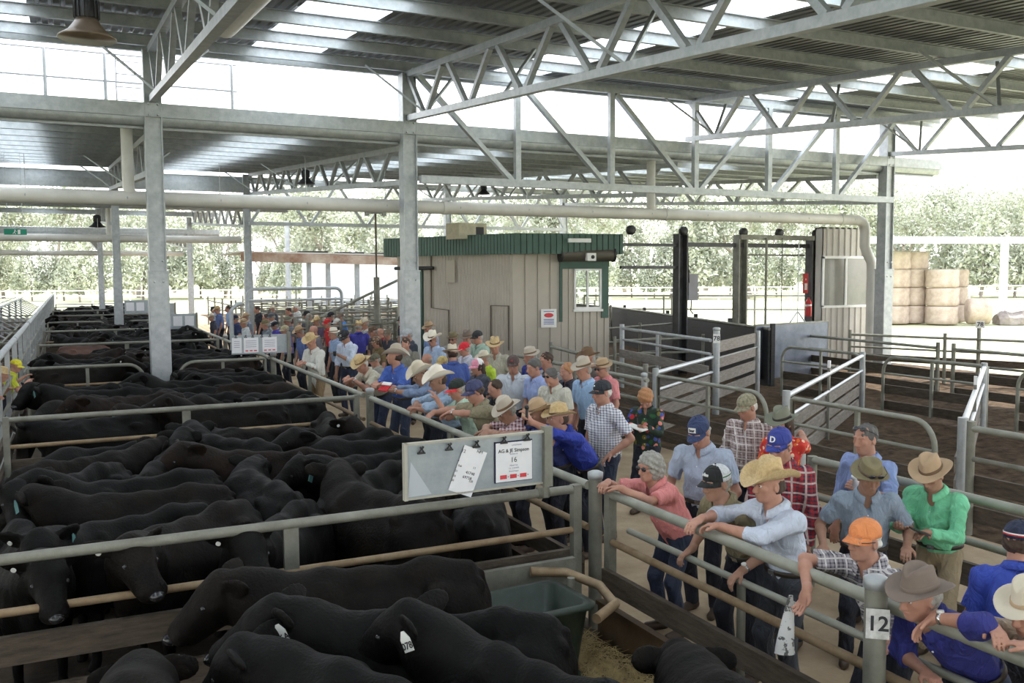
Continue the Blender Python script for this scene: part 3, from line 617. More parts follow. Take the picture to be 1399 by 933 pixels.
# ================================================================ BUILDINGS
BEIGE = mat('beige_wall_cladding', (0.42, 0.38, 0.32), 0.55, 0, col2=(0.48, 0.44, 0.37), vscale=1.5)
BEIGE_D = mat('beige_cladding_groove', (0.12, 0.105, 0.085), 0.7)
GREENT = mat('dark_green_trim', (0.035, 0.085, 0.065), 0.5, 0, col2=(0.05, 0.11, 0.085), vscale=2)
def cladding(L, z0, z1, pitch, kind):
    """profile wall from x=0..L facing -y"""
    b = MB(); xs = []
    x = 0.0
    while x < L - 1e-4:
        if kind == 'rib': pr = ((0, 0), (0.84, 0), (0.86, 0.03), (0.98, 0.03))
        elif kind == 'trap': pr = ((0, 0), (0.6, 0), (0.68, -0.035), (0.92, -0.035))
        else: pr = tuple((q / 6, -0.012 * math.sin(2 * PI * q / 6)) for q in range(6))
        for fx_, fy in pr:
            if x + fx_ * pitch < L: xs.append((x + fx_ * pitch, fy))
        x += pitch
    xs.append((L, 0)); n = len(xs)
    vs = [(p, q, z0) for p, q in xs] + [(p, q, z1) for p, q in xs] + [(p, q + 0.004, z0) for p, q in xs] + [(p, q + 0.004, z1) for p, q in xs]
    b.add(vs, [(i, i + 1, n + i + 1, n + i) for i in range(n - 1)] + [(2 * n + i, 3 * n + i, 3 * n + i + 1, 2 * n + i + 1) for i in range(n - 1)])
    return b
hut = empty('office_hut', (10.28, 21.0, 0), 0, 'beige clad scale office hut with dark green roof band behind the crowd', 'hut')
hL = math.atan2(0.906, -0.423)   # left wall runs away to the left
hR = math.radians(-11)
def sub(name, rz, mb, m, loc=(0, 0, 0)):
    o = mb.build(name, m, hut); o.rotation_euler = (0, 0, rz); o.location = loc; return o
# left wall: build along local +x from far end back to the corner so it faces the pens
LL = 4.2; far = Vector((LL * math.cos(hL), LL * math.sin(hL), 0)); rL = hL + PI
sub('left_wall', rL, cladding(LL, 0, 3.42, 0.10, 'corr'), BEIGE, far)
LR = 2.62
rw = MB()
sub('front_wall', hR, cladding(1.32, 0, 3.42, 0.34, 'rib'), BEIGE, (0, 0, 0))
dR = Vector((math.cos(hR), math.sin(hR), 0))
sub('front_wall_panel', hR, cladding(LR - 1.32, 0, 1.93, 0.2, 'rib'), BEIGE, dR * 1.32)
sub('window_side_panel', hR, cladding(0.34, 1.93, 3.05, 0.2, 'rib'), BEIGE, dR * 1.32)
sub('window_header', hR, MB().box(0, LR - 1.32, -0.03, 0.03, 3.0, 3.42), GREENT, dR * 1.32)
sub('window_edge_trim', hR, MB().box(LR - 0.2, LR, -0.035, 0.03, 1.7, 3.42), GREENT)
GL = bpy.data.materials.new('window_glass'); GL.use_nodes = True; _b = GL.node_tree.nodes['Principled BSDF']; _b.inputs['Base Color'].default_value = (0.9, 0.95, 0.95, 1); _b.inputs['Roughness'].default_value = 0.03; _b.inputs['Transmission Weight'].default_value = 1.0; _b.inputs['IOR'].default_value = 1.05
wx0, wx1 = 1.66, 2.42
wf = sub('window_frame', hR, MB().box(wx0, wx0 + 0.05, -0.05, 0.03, 1.93, 3.0).box(wx1 - 0.05, wx1, -0.05, 0.03, 1.93, 3.0).box(wx0, wx1, -0.05, 0.03, 1.93, 2.0).box(wx0, wx1, -0.05, 0.03, 2.95, 3.0).box((wx0 + wx1) / 2 - 0.03, (wx0 + wx1) / 2 + 0.02, -0.045, 0.03, 1.97, 2.98).box(wx0 - 0.03, wx1 + 0.03, -0.09, 0.0, 1.88, 1.94), WHITEP)
sub('window_pane', hR, MB().box(wx0 + 0.05, wx1 - 0.05, -0.006, 0.0, 2.0, 2.95), GL)
sub('shutter_guide', hR, MB().box(1.26, 1.33, -0.06, 0.02, 1.62, 3.3), GREENT)
sh = MB().tube([(1.25, -0.2, 3.36), (2.66, -0.2, 3.36)], 0.17, 18); so_ = sub('roller_shutter', hR, sh, mat('bronze_shutter', (0.10, 0.088, 0.07), 0.5, 0.2))
sub('shutter_end_cap', hR, MB().tube([(1.2, -0.2, 3.36), (1.25, -0.2, 3.36)], 0.19, 18), BLACKP); sub('shutter_end_cap', hR, MB().tube([(2.66, -0.2, 3.36), (2.71, -0.2, 3.36)], 0.19, 18), BLACKP)
# right flank, rear walls and floor of the hut, ceiling
c1 = dR * LR; back = Vector((0.19, 0.98, 0)) * 3.2
sub('right_wall', 0, MB().bar(c1, c1 + back + Vector((0, 0, 0)), 0.06, 0.01).box(0, 0.001, 0, 0.001, 0, 0.001), BEIGE)
def wallseg(a, b_, z0, z1): m_ = MB(); a = Vector(a); b_ = Vector(b_); m_.bar((a.x, a.y, (z0 + z1) / 2), (b_.x, b_.y, (z0 + z1) / 2), 0.06, z1 - z0); return m_
wb = c1 + back; fb = far + Vector((1.2, 1.4, 0))
sub('right_wall_lower', 0, wallseg(c1, wb, 0, 2.0), BEIGE); sub('rear_wall', 0, wallseg(wb, fb, 0, 1.9), BEIGE); sub('rear_window_header', 0, wallseg(wb, fb, 3.1, 3.42), BEIGE); sub('end_wall', 0, wallseg(fb, far, 0, 3.42), BEIGE)
sub('right_wall_header', 0, wallseg(c1, wb, 3.05, 3.42), GREENT)
poly = [far, Vector((0, 0, 0)), c1, wb, fb]
rf = MB(); n = 5; ov = []
cen = sum(poly, Vector()) / 5
for p_ in poly: d_ = (p_ - cen); ov.append(p_ + d_.normalized() * 0.42)
rf.add([(p_.x, p_.y, 3.5) for p_ in ov] + [(p_.x, p_.y, 3.8) for p_ in ov], [tuple(reversed(range(5))), tuple(range(5, 10))])
sub('roof_deck', 0, rf, GALV_OLD)
for i in range(5):
    a, b_ = ov[i], ov[(i + 1) % 5]; d_ = b_ - a
    fm = cladding(d_.length, 3.38, 3.9, 0.11 if i != 1 else 0.16, 'rib')
    o = sub('fascia_band', math.atan2(d_.y, d_.x), fm, GREENT, (a.x, a.y, 0))
sub('door', rL, MB().box(0.35, 1.0, -0.06, 0.02, 0, 3.0), GREENT, far); sub('door_opening', rL, MB().box(0.08, 0.34, -0.05, 0.02, 0, 3.0), mat('dark_doorway', (0.02, 0.03, 0.03), 0.6), far)
sub('door_track', rL, MB().tube([(0, -0.12, 3.05), (1.5, -0.12, 3.05)], 0.05, 8), BLACKP, far)
PIPE_D = mat('brown_conduit', (0.10, 0.075, 0.05), 0.6)
sub('conduit', rL, MB().tube([(1.35, -0.05, 3.4), (1.35, -0.05, 1.95), (2.0, -0.05, 1.9), (2.0, -0.05, 0.9)], 0.02, 6), PIPE_D, far)
sub('conduit', rL, MB().tube([(3.5, -0.05, 0.9), (3.5, -0.05, 2.05), (4.1, -0.05, 2.05), (4.1, -0.05, 0.9)], 0.02, 6), PIPE_D, far)
ps = empty('wall_poster', Vector((10.28, 21, 0)) + dR * 0.95 + Vector((-0.01, -0.06, 1.72)), hR, 'small printed notice on the hut wall left of the window', 'poster')
MB().box(-0.21, 0.21, -0.01, 0.0, -0.24, 0.24).build('board', WHITEP, ps); pr = MB(); pr.ball((0, -0.012, 0.08), 0.13, 12, 6, (1, 0.04, 0.45)); pr.build('red_emblem', REDINK, ps)
pr = MB()
for z in (0.17, -0.04, -0.08, -0.12, -0.16): pr.box(-0.14, 0.14, -0.013, -0.009, z, z + 0.018)
pr.build('text_block', mat('blue_ink', (0.08, 0.12, 0.35), 0.7), ps)
hp = MB().box(-0.16, 0.16, -0.02, 0, -0.3, 0.3).build('wall_panel', mat('cream_panel', (0.42, 0.38, 0.30), 0.6)); hp.location = Vector((10.28, 21, 0)) + far * 0.5 + Vector((-0.06, -0.03, 2.95)); hp.rotation_euler = (0, 0, rL); tag(hp, 'plain cream panel high on the left side of the hut', 'panel')
fl = empty('wall_light', Vector((10.28, 21, 0)) + dR * 1.55 + Vector((0, -0.5, 3.72)), hR, 'long fluorescent wall light on the green roof band', 'lamp')
MB().box(-0.3, 0.3, -0.05, 0.05, -0.05, 0.05).build('housing', WHITEP, fl)
cmr = empty('floodlight', Vector((10.28, 21, 0)) + dR * 1.9 + Vector((0, -0.42, 3.30)), hR, 'small white floodlight box under the green roof band', 'lamp')
MB().box(-0.12, 0.12, -0.08, 0.08, -0.1, 0.1).build('box', WHITEP, cmr); MB().ball((0.03, -0.085, 0.0), 0.05, 8, 6, (1, 0.3, 1)).build('lens', BLACKP, cmr)
ac = empty('air_conditioner', (9.6, 22.4, 3.8), 0.2, 'small weathered box on the hut roof', 'air conditioner')
MB().box(-0.45, 0.45, -0.3, 0.3, 0, 0.42).build('case', mat('aged_cream_metal', (0.42, 0.38, 0.26), 0.6, var=0.2), ac); MB().box(0.1, 0.35, -0.31, -0.3, 0.1, 0.32).build('grille', BLACKP, ac)
# ribbed booth at the right column
bt = empty('control_booth', (19.9, 20.0, 0), 0, 'pale ribbed booth with two-pane window beside the right column', 'booth')
CREAM = mat('pale_ribbed_cladding', (0.46, 0.43, 0.39), 0.55, col2=(0.53, 0.50, 0.46), vscale=2)
def bb(n_, mb, m, loc=(0, 0, 0), rz=0): o = mb.build(n_, m, bt); o.location = loc; o.rotation_euler = (0, 0, rz); return o
bb('front_wall', cladding(1.92, 0, 1.86, 0.24, 'trap'), CREAM); bb('upper_wall', cladding(1.92, 3.34, 4.2, 0.24, 'trap'), CREAM)
bb('side_wall', MB().box(0, 0.04, 0, 0.3, 0, 4.2).box(1.88, 1.92, 0, 0.3, 0, 4.2).box(0, 1.92, 0.26, 0.3, 0, 4.2).box(0, 1.92, 0, 0.3, 4.16, 4.2), CREAM)
bb('window_frame', MB().box(0, 0.06, -0.05, 0.03, 1.86, 3.34).box(1.84, 1.9, -0.05, 0.03, 1.86, 3.34).box(0.9, 0.98, -0.045, 0.03, 1.86, 3.34).box(0, 1.9, -0.05, 0.03, 1.83, 1.9).box(0, 1.9, -0.05, 0.03, 3.28, 3.36), WHITEP)
DG = mat('dusty_window_pane', (0.20, 0.195, 0.18), 0.15, 0, col2=(0.3, 0.29, 0.26), vscale=0.8, spec=0.8)
bb('window_pane', MB().box(0.06, 0.9, -0.01, 0.0, 1.9, 3.28), DG); bb('window_pane', MB().box(0.98, 1.84, -0.01, 0.0, 1.9, 3.28), DG)
# light pole with stay
lp = empty('steel_pole', (9.5, 30.0, 0), 0, 'thin tall pole with a slanting stay left of the office hut', 'pole')
MB().tube([(0, 0, 0), (0, 0, 2.8)], 0.11, 10).build('thick_base', GALV_OLD, lp); MB().tube([(0, 0, 2.8), (0, 0, 5.0)], 0.035, 8).build('shaft', PIPE_D, lp)
MB().box(-0.36, 0.36, -0.06, 0.06, 4.95, 5.05).box(-0.36, -0.24, -0.08, 0.08, 4.88, 5.1).box(0.24, 0.36, -0.08, 0.08, 4.88, 5.1).build('crosshead', GALV_OLD, lp)
MB().tube([(2.4, 0.4, 3.35), (-2.2, -0.2, 1.4)], 0.05, 6).build('stay', GALV_OLD, lp)
# rusty shelter and far yards
RUST = mat('rusty_roof_iron', (0.25, 0.13, 0.08), 0.8, 0.1, col2=(0.55, 0.47, 0.38), vscale=0.9, bump=0.2)
shl = empty('open_shelter', (0, 45, 0), 0, 'low open shelter with streaky rusty roof edge behind the crowd', 'shelter')
MB().bar((-1 + 8, 0, 3.95), (20, 0, 3.75), 6.0, 0.06).build('roof', mat('shelter_roof', (0.45, 0.44, 0.42), 0.6, 0.2), shl); MB().bar((7, -3.0, 3.72), (20, -3.0, 3.42), 0.1, 0.42).build('fascia', RUST, shl)
for x in (7.4, 10.1, 11.0, 12.4, 16.0, 19.5): MB().bar((x, -2.8, 0), (x, -2.8, 3.5), 0.2, 0.2).build('post', GALV, shl)
for i in range(6): MB().box(9.6 + 1.75 * i, 11.0 + 1.75 * i, -2.9, -2.7, 3.9 - 0.03 * i, 4.0 - 0.03 * i).build('ridge_tube', BLACKP, shl)
yr = random.Random(11); k = 0
names = ['a', 'b']
for row in range(9):
    y = 24.5 + row * 3.1
    x0_, x1_ = 5.9 + row * 0.25, 17 + row * 1.5
    if y < 29: x1_ = 8.6
    fence('rear_yard_fence', (x0_, y), (x1_, y + 1.0), '%s row of tube fencing in the rear yards beyond the crowd' % wordn[min(row, 9)], [(1.45, 0.035, GALV_OLD), (1.15, 0.03), (0.88, 0.03), (0.62, 0.03), (0.36, 0.03)], (), posts=tuple(i / 6 for i in range(7)), group='tube fences of the rear yards', pw=0.1, ph=1.6)
for i in range(7):
    x = 6.6 + i * 2.0
    fence('rear_yard_fence', (x, 34 + i * 0.2), (x + 0.8, 56), 'lengthwise rear yard fence, %s from the left' % wordn[i], [(1.45, 0.035), (1.1, 0.03), (0.75, 0.03), (0.4, 0.03)], (), posts=tuple(j / 6 for j in range(7)), group='lengthwise fences of the rear yards', pw=0.1, ph=1.7)
big = empty('high_gate', (3.95, 24.8, 0), 0.12, 'high tube gate with rounded corners standing over the far buyers', 'gate')
MB().tube([(-0.1, 0, 0), (-0.1, 0, 1.95), (0.05, 0, 2.1), (0.2, 0, 2.12)], 0.06, 8).build('post', GALV, big)
hg = gate('yard_gate', (6.2, 36.0), (10.2, 37.0), 'tall rounded tube gate beyond the far hats', None, pm=GALV, curve=2, top=2.35, z2=1.9, r=0.07, boards=())
# hay shed, bales
HS = mat('white_shed_steel', (0.75, 0.78, 0.76), 0.5); HAY = mat('round_hay_bale', (0.36, 0.28, 0.23), 0.9, col2=(0.52, 0.43, 0.37), vscale=2.5, bump=0.5, bscale=12)
hs = empty('hay_shed', (40, 34, 0), 0, 'open white steel hay shed over the bale stacks', 'shed')
def wp(x, y, z, Y):  # helper left for clarity: point on plane y=Y
    return (x, Y, z)
MB().bar((-3, 1, 4.55), (34, -5, 4.75), 0.25, 0.30).build('eave_beam', HS, hs); MB().bar((-3, 2.5, 4.75), (34, -3.5, 4.95), 3.0, 0.05).build('roof', mat('pale_green_roof', (0.35, 0.45, 0.38), 0.5), hs)
MB().bar((6.6, -0.7, 0), (6.6, -0.7, 4.5), 0.3, 0.3).build('post', HS, hs); MB().bar((20, -3, 0), (20, -3, 4.6), 0.3, 0.3).build('post', HS, hs)
def bale(x, y, z, r, h, label, lying=False, rz=0.0, grp='round hay bales in the shed'):
    t = MB(); n = 20; pr = []
    pr = [(0.02, 0), (r * 0.9, 0), (r * 0.99, h * 0.06), (r * 1.0, h * 0.25), (r * 0.965, h * 0.5), (r * 1.0, h * 0.75), (r * 0.99, h * 0.94), (r * 0.9, h), (0.02, h)]
    t.lathe(pr, n=n); o = t.build('hay_bale', HAY); o.location = (x, y, z)
    if lying: o.rotation_euler = (PI / 2, 0, rz)
    tag(o, label, 'hay bale', grp); return o
lv = ['bottom', 'second', 'third', 'top']
for (x, y, cnt, r, nm) in ((41.9, 36.6, 4, 0.85, 'leftmost'), (43.25, 36.5, 4, 0.82, 'middle'), (43.7, 34.9, 3, 0.87, 'right'), (46.3, 36.3, 3, 0.85, 'rearmost')):
    for i in range(cnt): bale(x + yr.uniform(-.04, .04), y, i * 1.02, r, 1.0, 'pale round hay bale, %s in the %s stack by the white shed' % (lv[i], nm))
bale(44.6, 34.0, 0.72, 0.72, 1.15, 'single round hay bale lying on its side in the sun at right of the stacks', True, 0.9)
lg = MB(); rr = random.Random(5)
pr = []
for i in range(9):
    for j in range(7):
        a = PI * j / 6; rad = 0.75 * (0.75 + 0.3 * rr.random()) * (1 if 0 < i < 8 else 0.7)
        pr.append((i * 0.42, -rad * math.cos(a) * 1.0, rad * math.sin(a) * 1.05))
lg.add(pr, [(i * 7 + j, (i + 1) * 7 + j, (i + 1) * 7 + j + 1, i * 7 + j + 1) for i in range(8) for j in range(6)] + [tuple(range(7)), tuple(reversed(range(56, 63)))])
o = lg.build('log_heap', mat('grey_log', (0.16, 0.13, 0.12), 0.9, col2=(0.33, 0.29, 0.27), vscale=2, bump=0.5)); o.location = (46.2, 33.4, -0.02); o.rotation_euler = (0, 0, -0.5); tag(o, 'low dark grey heap of old logs right of the white shed post', 'log heap')
# ---------------------------------------------------------------- trees
LEAF = mat('gum_leaves', (0.24, 0.27, 0.19), 0.8, col2=(0.60, 0.61, 0.52), vscale=0.35)
_b = LEAF.node_tree.nodes['Principled BSDF']
BARK = mat('gum_bark', (0.24, 0.20, 0.18), 0.9, col2=(0.45, 0.41, 0.38), vscale=0.6)
def gum(seed, H=26):
    rr = random.Random(seed); w = MB(); lf = MB(); tips = []
    def branch(p, d, L, r, lev):
        q = p; pts = [p]
        for i in range(3):
            d = (d + Vector((rr.uniform(-.22, .22), rr.uniform(-.22, .22), rr.uniform(-.02, .12)))).normalized(); q = q + d * L / 3; pts.append(q)
        w.tube(pts, r, 6 if lev < 2 else 4, False, r_end=r * 0.6)
        if lev >= 3: tips.append(q); return
        if lev >= 1: tips.append(q)
        for k in range(rr.choice((2, 3, 3))):
            a = rr.uniform(0, 2 * PI); nd = (d + Vector((math.cos(a), math.sin(a), rr.uniform(-.1, .4))) * rr.uniform(0.5, 0.9)).normalized()
            branch(pts[rr.choice((2, 3))], nd, L * rr.uniform(0.6, 0.8), r * 0.55, lev + 1)
    branch(Vector((0, 0, -0.3)), Vector((rr.uniform(-.1, .1), rr.uniform(-.1, .1), 1)).normalized(), H * 0.27, 0.38, 0)
    vs = []; fs = []
    for tp in tips:
        R0 = rr.uniform(1.6, 3.0)
        for k in range(150):
            a = rr.gauss(0, 1), rr.gauss(0, 1), rr.gauss(0, 0.8); c = tp + Vector(a) * R0 * 0.48 + Vector((0, 0, -0.4))
            s = rr.uniform(0.13, 0.36); u = Vector((rr.gauss(0, 1), rr.gauss(0, 1), rr.gauss(0, 1))).normalized(); v = u.cross(Vector((rr.gauss(0, 1), rr.gauss(0, 1), rr.gauss(0, 1)))).normalized()
            n0 = len(vs); vs += [c - u * s, c + v * s * 0.45, c + u * s, c - v * s * 0.45]; fs.append((n0, n0 + 1, n0 + 2, n0 + 3))
    lf.add(vs, fs)
    return w, lf
protos = []
for sd in (3, 8, 14, 21, 33):
    w, lf = gum(sd); t = empty('gum_tree', (0, 0, 0)); w.build('trunk', BARK, t); lf.build('foliage', LEAF, t); protos.append(t)
fx_, fy_ = fwd.x, fwd.y; fl_ = math.hypot(fx_, fy_); f2 = Vector((fx_ / fl_, fy_ / fl_, 0)); s2 = Vector((f2.y, -f2.x, 0))
k = 0; rr = random.Random(77)
for row, (dist, n) in enumerate(((118, 17), (140, 18), (165, 18))):
    for i in range(n):
        u = (i + rr.uniform(-.3, .3)) / (n - 1) * 2 - 1
        pos = f2 * (dist + rr.uniform(-8, 8)) + s2 * (u * dist * 0.66)
        c = protos[k % 5] if k < 5 else copy_tree(protos[k % 5])
        c.location = (pos.x, pos.y, 0); c.rotation_euler = (0, 0, rr.uniform(0, 6.28)); s = rr.uniform(0.75, 1.0) + 0.1 * row; c.scale = (s, s, s)
        tag(c, 'pale sunlit gum tree in the %s row of the tree line beyond the paddock' % ('front', 'middle', 'back')[row], 'tree', 'gum trees in the %s row' % ('front', 'middle', 'back')[row]); k += 1
for i in range(46):
    u = (i + rr.uniform(-.4, .4)) / 45 * 2 - 1; dist = rr.choice((104, 112, 124)); pos = f2 * (dist + rr.uniform(-4, 4)) + s2 * (u * dist * 0.64)
    if i < 2:
        bs_ = MB(); vs = []; fs = []; r3 = random.Random(90 + i)
        for q in range(3200):
            a = r3.uniform(0, 6.28); zz = r3.uniform(0.2, 1) ; rad = (1 - abs(zz - 0.45)) * r3.uniform(0.5, 1.05) * 3.0; c = Vector((math.cos(a) * rad, math.sin(a) * rad, zz * 8.5 * (0.8 + 0.25 * math.sin(a * 3 + i)))); s = r3.uniform(.13, .34)
            u_ = Vector((r3.gauss(0, 1), r3.gauss(0, 1), r3.gauss(0, 1))).normalized(); v_ = u_.cross(Vector((r3.gauss(0, 1), r3.gauss(0, 1), r3.gauss(0, 1)))).normalized(); n0 = len(vs); vs += [c - u_ * s, c + v_ * s * .45, c + u_ * s, c - v_ * s * .45]; fs.append((n0, n0 + 1, n0 + 2, n0 + 3))
        bs_.add(vs, fs); c_ = empty('young_gum_tree', (0, 0, 0)); bs_.build('foliage', LEAF, c_); MB().tube([(0, 0, -.3), (0.2, 0.1, 3.5), (0.1, 0, 6)], 0.14, 6, True, 0.05).build('trunk', BARK, c_); (yg := globals().setdefault('YG', [])).append(c_)
    else: c_ = copy_tree(YG[i % 2])
    c_.location = (pos.x, pos.y, 0); c_.rotation_euler = (0, 0, rr.uniform(0, 6.28)); s = rr.uniform(0.7, 1.35); c_.scale = (s, s, s)
    tag(c_, 'low bushy young gum tree at the foot of the tree line', 'tree', 'young gum trees along the paddock edge')
# paddock fence
pf = fence('paddock_fence', f2 * 88 - s2 * 70, f2 * 92 + s2 * 75, 'distant white paddock rail fence in front of the trees', [(1.5, 0.05, HS), (1.0, 0.05, HS)], (), posts=tuple(i / 40 for i in range(41)), pm=HS, pw=0.14, ph=1.6)
wb_ = empty('farm_building', (33, 88, 0), -0.3, 'distant pale blue-white building left of the hut', 'building')
MB().box(-12, 12, -4, 4, 0, 4.6).build('wall', mat('distant_white_wall', (0.72, 0.76, 0.85), 0.7), wb_); MB().box(-12.4, 12.4, -4.4, 4.4, 4.6, 4.9).build('roof', HS, wb_)
for x in (-8, -3, 3, 8): MB().box(x - 1.2, x + 1.2, -4.06, -4.0, 0.3, 3.6).build('door', mat('distant_blue_grey', (0.5, 0.55, 0.66), 0.7), wb_)
# ================================================================ SMOOTH BODIES (blended volumes -> one continuous surface)
def rotm(ax, ay=None):
    return None
class Vol:
    """ordered list of blended solids, evaluated near the surface only"""
    def __init__(s): s.p = []
    def cone(s, a, b, ra, rb, k=0.02, flat=False, sub=False):
        s.p.append(('c', np.array(a, float), np.array(b, float), ra, rb, k, flat, sub)); return s
    def ell(s, c, r, R=None, k=0.02, sub=False):
        s.p.append(('e', np.array(c, float), np.array(r, float), np.eye(3) if R is None else np.array(R, float), k, sub)); return s
    @staticmethod
    def _d(q, P):
        if q[0] == 'c':
            a, b, ra, rb = q[1], q[2], q[3], q[4]
            ba = b - a; L2 = float(ba @ ba) + 1e-9; pa = P - a; h = np.clip(pa @ ba / L2, 0, 1)
            d = np.sqrt(((pa - h[..., None] * ba) ** 2).sum(-1)) - (ra + (rb - ra) * h)
            if q[6]:
                n = ba / math.sqrt(L2); d = np.maximum(d, (P - b) @ n)
            return d
        X = (P - q[1]) @ q[3].T   # rows of R are the local axes
        r = q[2]; k0 = np.sqrt(((X / r) ** 2).sum(-1)); k1 = np.sqrt(((X / (r * r)) ** 2).sum(-1)) + 1e-9
        return k0 * (k0 - 1.0) / k1
    def bounds(s):
        lo = np.full(3, 1e9); hi = -lo
        for q in s.p:
            if q[-1]: continue
            if q[0] == 'c':
                for c, r in ((q[1], q[3]), (q[2], q[4])): lo = np.minimum(lo, c - r); hi = np.maximum(hi, c + r)
            else:
                e = np.sqrt(((q[3] * q[2][:, None]) ** 2).sum(0)); lo = np.minimum(lo, q[1] - e); hi = np.maximum(hi, q[1] + e)
        return lo, hi
    def mesh(s, res, noise=None, cut=None):
        B = 8; lo, hi = s.bounds(); pad = res * 4 + 0.01; lo = lo - pad; hi = hi + pad
        nb = np.ceil((hi - lo) / (res * B)).astype(int) + 1
        bc = np.stack(np.meshgrid(*[lo[i] + (np.arange(nb[i]) + 0.5) * B * res for i in range(3)], indexing='ij'), -1).reshape(-1, 3)
        Rb = math.sqrt(3) * B * res / 2 * 1.02
        def comb(d, dn, k, sub):
            if sub:
                dn = -dn; h = np.clip(0.5 + 0.5 * (dn - d) / k, 0, 1); return d * (1 - h) + dn * h + k * h * (1 - h)
            h = np.clip(0.5 + 0.5 * (d - dn) / k, 0, 1); return d * (1 - h) + dn * h - k * h * (1 - h)
        D = np.full(len(bc), 1e3); DC = []
        for q in s.p:
            dn = s._d(q, bc); DC.append(dn); k = q[-3] if q[0] == 'c' else q[-2]
            D = comb(D, dn, k, q[-1])
        keep = np.abs(D) < Rb + 0.03
        idx = np.nonzero(keep)[0]
        off = (np.stack(np.meshgrid(*[np.arange(B) + 0.5] * 3, indexing='ij'), -1) - B / 2).reshape(1, -1, 3) * res
        P = (bc[idx][:, None, :] + off).astype(np.float32)
        V = np.full(P.shape[:2], 1e3, np.float32); Dk = D[idx]
        for q, dn in zip(s.p, DC):
            k = q[-3] if q[0] == 'c' else q[-2]
            m = (dn[idx] - Rb) < (Rb + k + 0.03)
            if not m.any(): continue
            V[m] = comb(V[m], s._d(q, P[m]), k, q[-1])
        if noise is not None: V = V + noise(P)
        if cut is not None: V = np.maximum(V, cut(P))
        G = np.where(D > 0, 1.0, -1.0).astype(np.float32); G = np.repeat(G[:, None], B ** 3, 1); G[idx] = V
        G = G.reshape(*nb, B, B, B).transpose(0, 3, 1, 4, 2, 5).reshape(*(nb * B))
        org = lo + 0.5 * res
        # surface nets
        ins = G < 0
        c = [ins[i:ins.shape[0] - 1 + i, j:ins.shape[1] - 1 + j, k:ins.shape[2] - 1 + k] for i in (0, 1) for j in (0, 1) for k in (0, 1)]
        sm_ = sum(x.astype(np.int8) for x in c); act = (sm_ > 0) & (sm_ < 8)
        ci = np.argwhere(act); vid = np.full(act.shape, -1, np.int64); vid[act] = np.arange(len(ci))
        acc = np.zeros((len(ci), 3)); cnt = np.zeros(len(ci))
        cor = [(i, j, k) for i in (0, 1) for j in (0, 1) for k in (0, 1)]
        vals = {o: G[ci[:, 0] + o[0], ci[:, 1] + o[1], ci[:, 2] + o[2]] for o in cor}
        for a in cor:
            for ax in range(3):
                if a[ax]: continue
                b = tuple(a[t] + (t == ax) for t in range(3)); va, vb = vals[a], vals[b]; m = (va < 0) != (vb < 0)
                t = np.where(m, va / np.where(m, va - vb, 1), 0); p = np.array(a, float)[None] + 0 * acc; p[:, ax] += t
                acc += p * m[:, None]; cnt += m
        v = (acc / cnt[:, None] + ci) * res + org
        F = []
        for ax in range(3):
            sl0 = [slice(None)] * 3; sl1 = [slice(None)] * 3; sl0[ax] = slice(0, -1); sl1[ax] = slice(1, None)
            e = ins[tuple(sl0)] != ins[tuple(sl1)]
            q = np.argwhere(e); u_, w_ = (ax + 1) % 3, (ax + 2) % 3
            q = q[(q[:, u_] > 0) & (q[:, w_] > 0) & (q[:, u_] < act.shape[u_]) & (q[:, w_] < act.shape[w_])]
            def g(du, dw):
                t = q.copy(); t[:, u_] -= du; t[:, w_] -= dw; return vid[t[:, 0], t[:, 1], t[:, 2]]
            f = np.stack([g(1, 1), g(0, 1), g(0, 0), g(1, 0)], 1)
            inside0 = ins[q[:, 0], q[:, 1], q[:, 2]]; f[~inside0] = f[~inside0][:, ::-1]; F.append(f)
        F = np.concatenate(F); F = F[(F >= 0).all(1)]
        return v, F
def np_mesh(name, v, F, smooth=True):
    me = bpy.data.meshes.new(name); me.vertices.add(len(v)); me.vertices.foreach_set('co', v.astype(np.float32).ravel())
    me.loops.add(len(F) * 4); me.loops.foreach_set('vertex_index', F.astype(np.int32).ravel())
    me.polygons.add(len(F)); me.polygons.foreach_set('loop_start', np.arange(len(F), dtype=np.int32) * 4); me.polygons.foreach_set('loop_total', np.full(len(F), 4, np.int32))
    me.update(calc_edges=True); me.validate(); me.polygons.foreach_set('use_smooth', np.full(len(me.polygons), smooth)); return me
def cloth_noise(seed, amp=0.005):
    rr = np.random.RandomState(seed); w = [(rr.randn(3) * np.array([1, 1, 0.6]), rr.rand() * 6.28, f) for f in (38, 52, 70, 95)]
    w = [(a / np.linalg.norm(a) * f, ph) for a, ph, f in w]
    def fn(P):
        n = 0
        warp = np.sin(P @ np.array([9., 13., 11.], np.float32)) * 1.2
        for i, (a, ph) in enumerate(w): n = n + np.abs(np.sin((P @ a.astype(np.float32)) * 0.5 + ph + warp)) * (1.0 if i < 2 else 0.5)
        return ((n - 1.7) * amp * 0.55).astype(np.float32)
    return fn
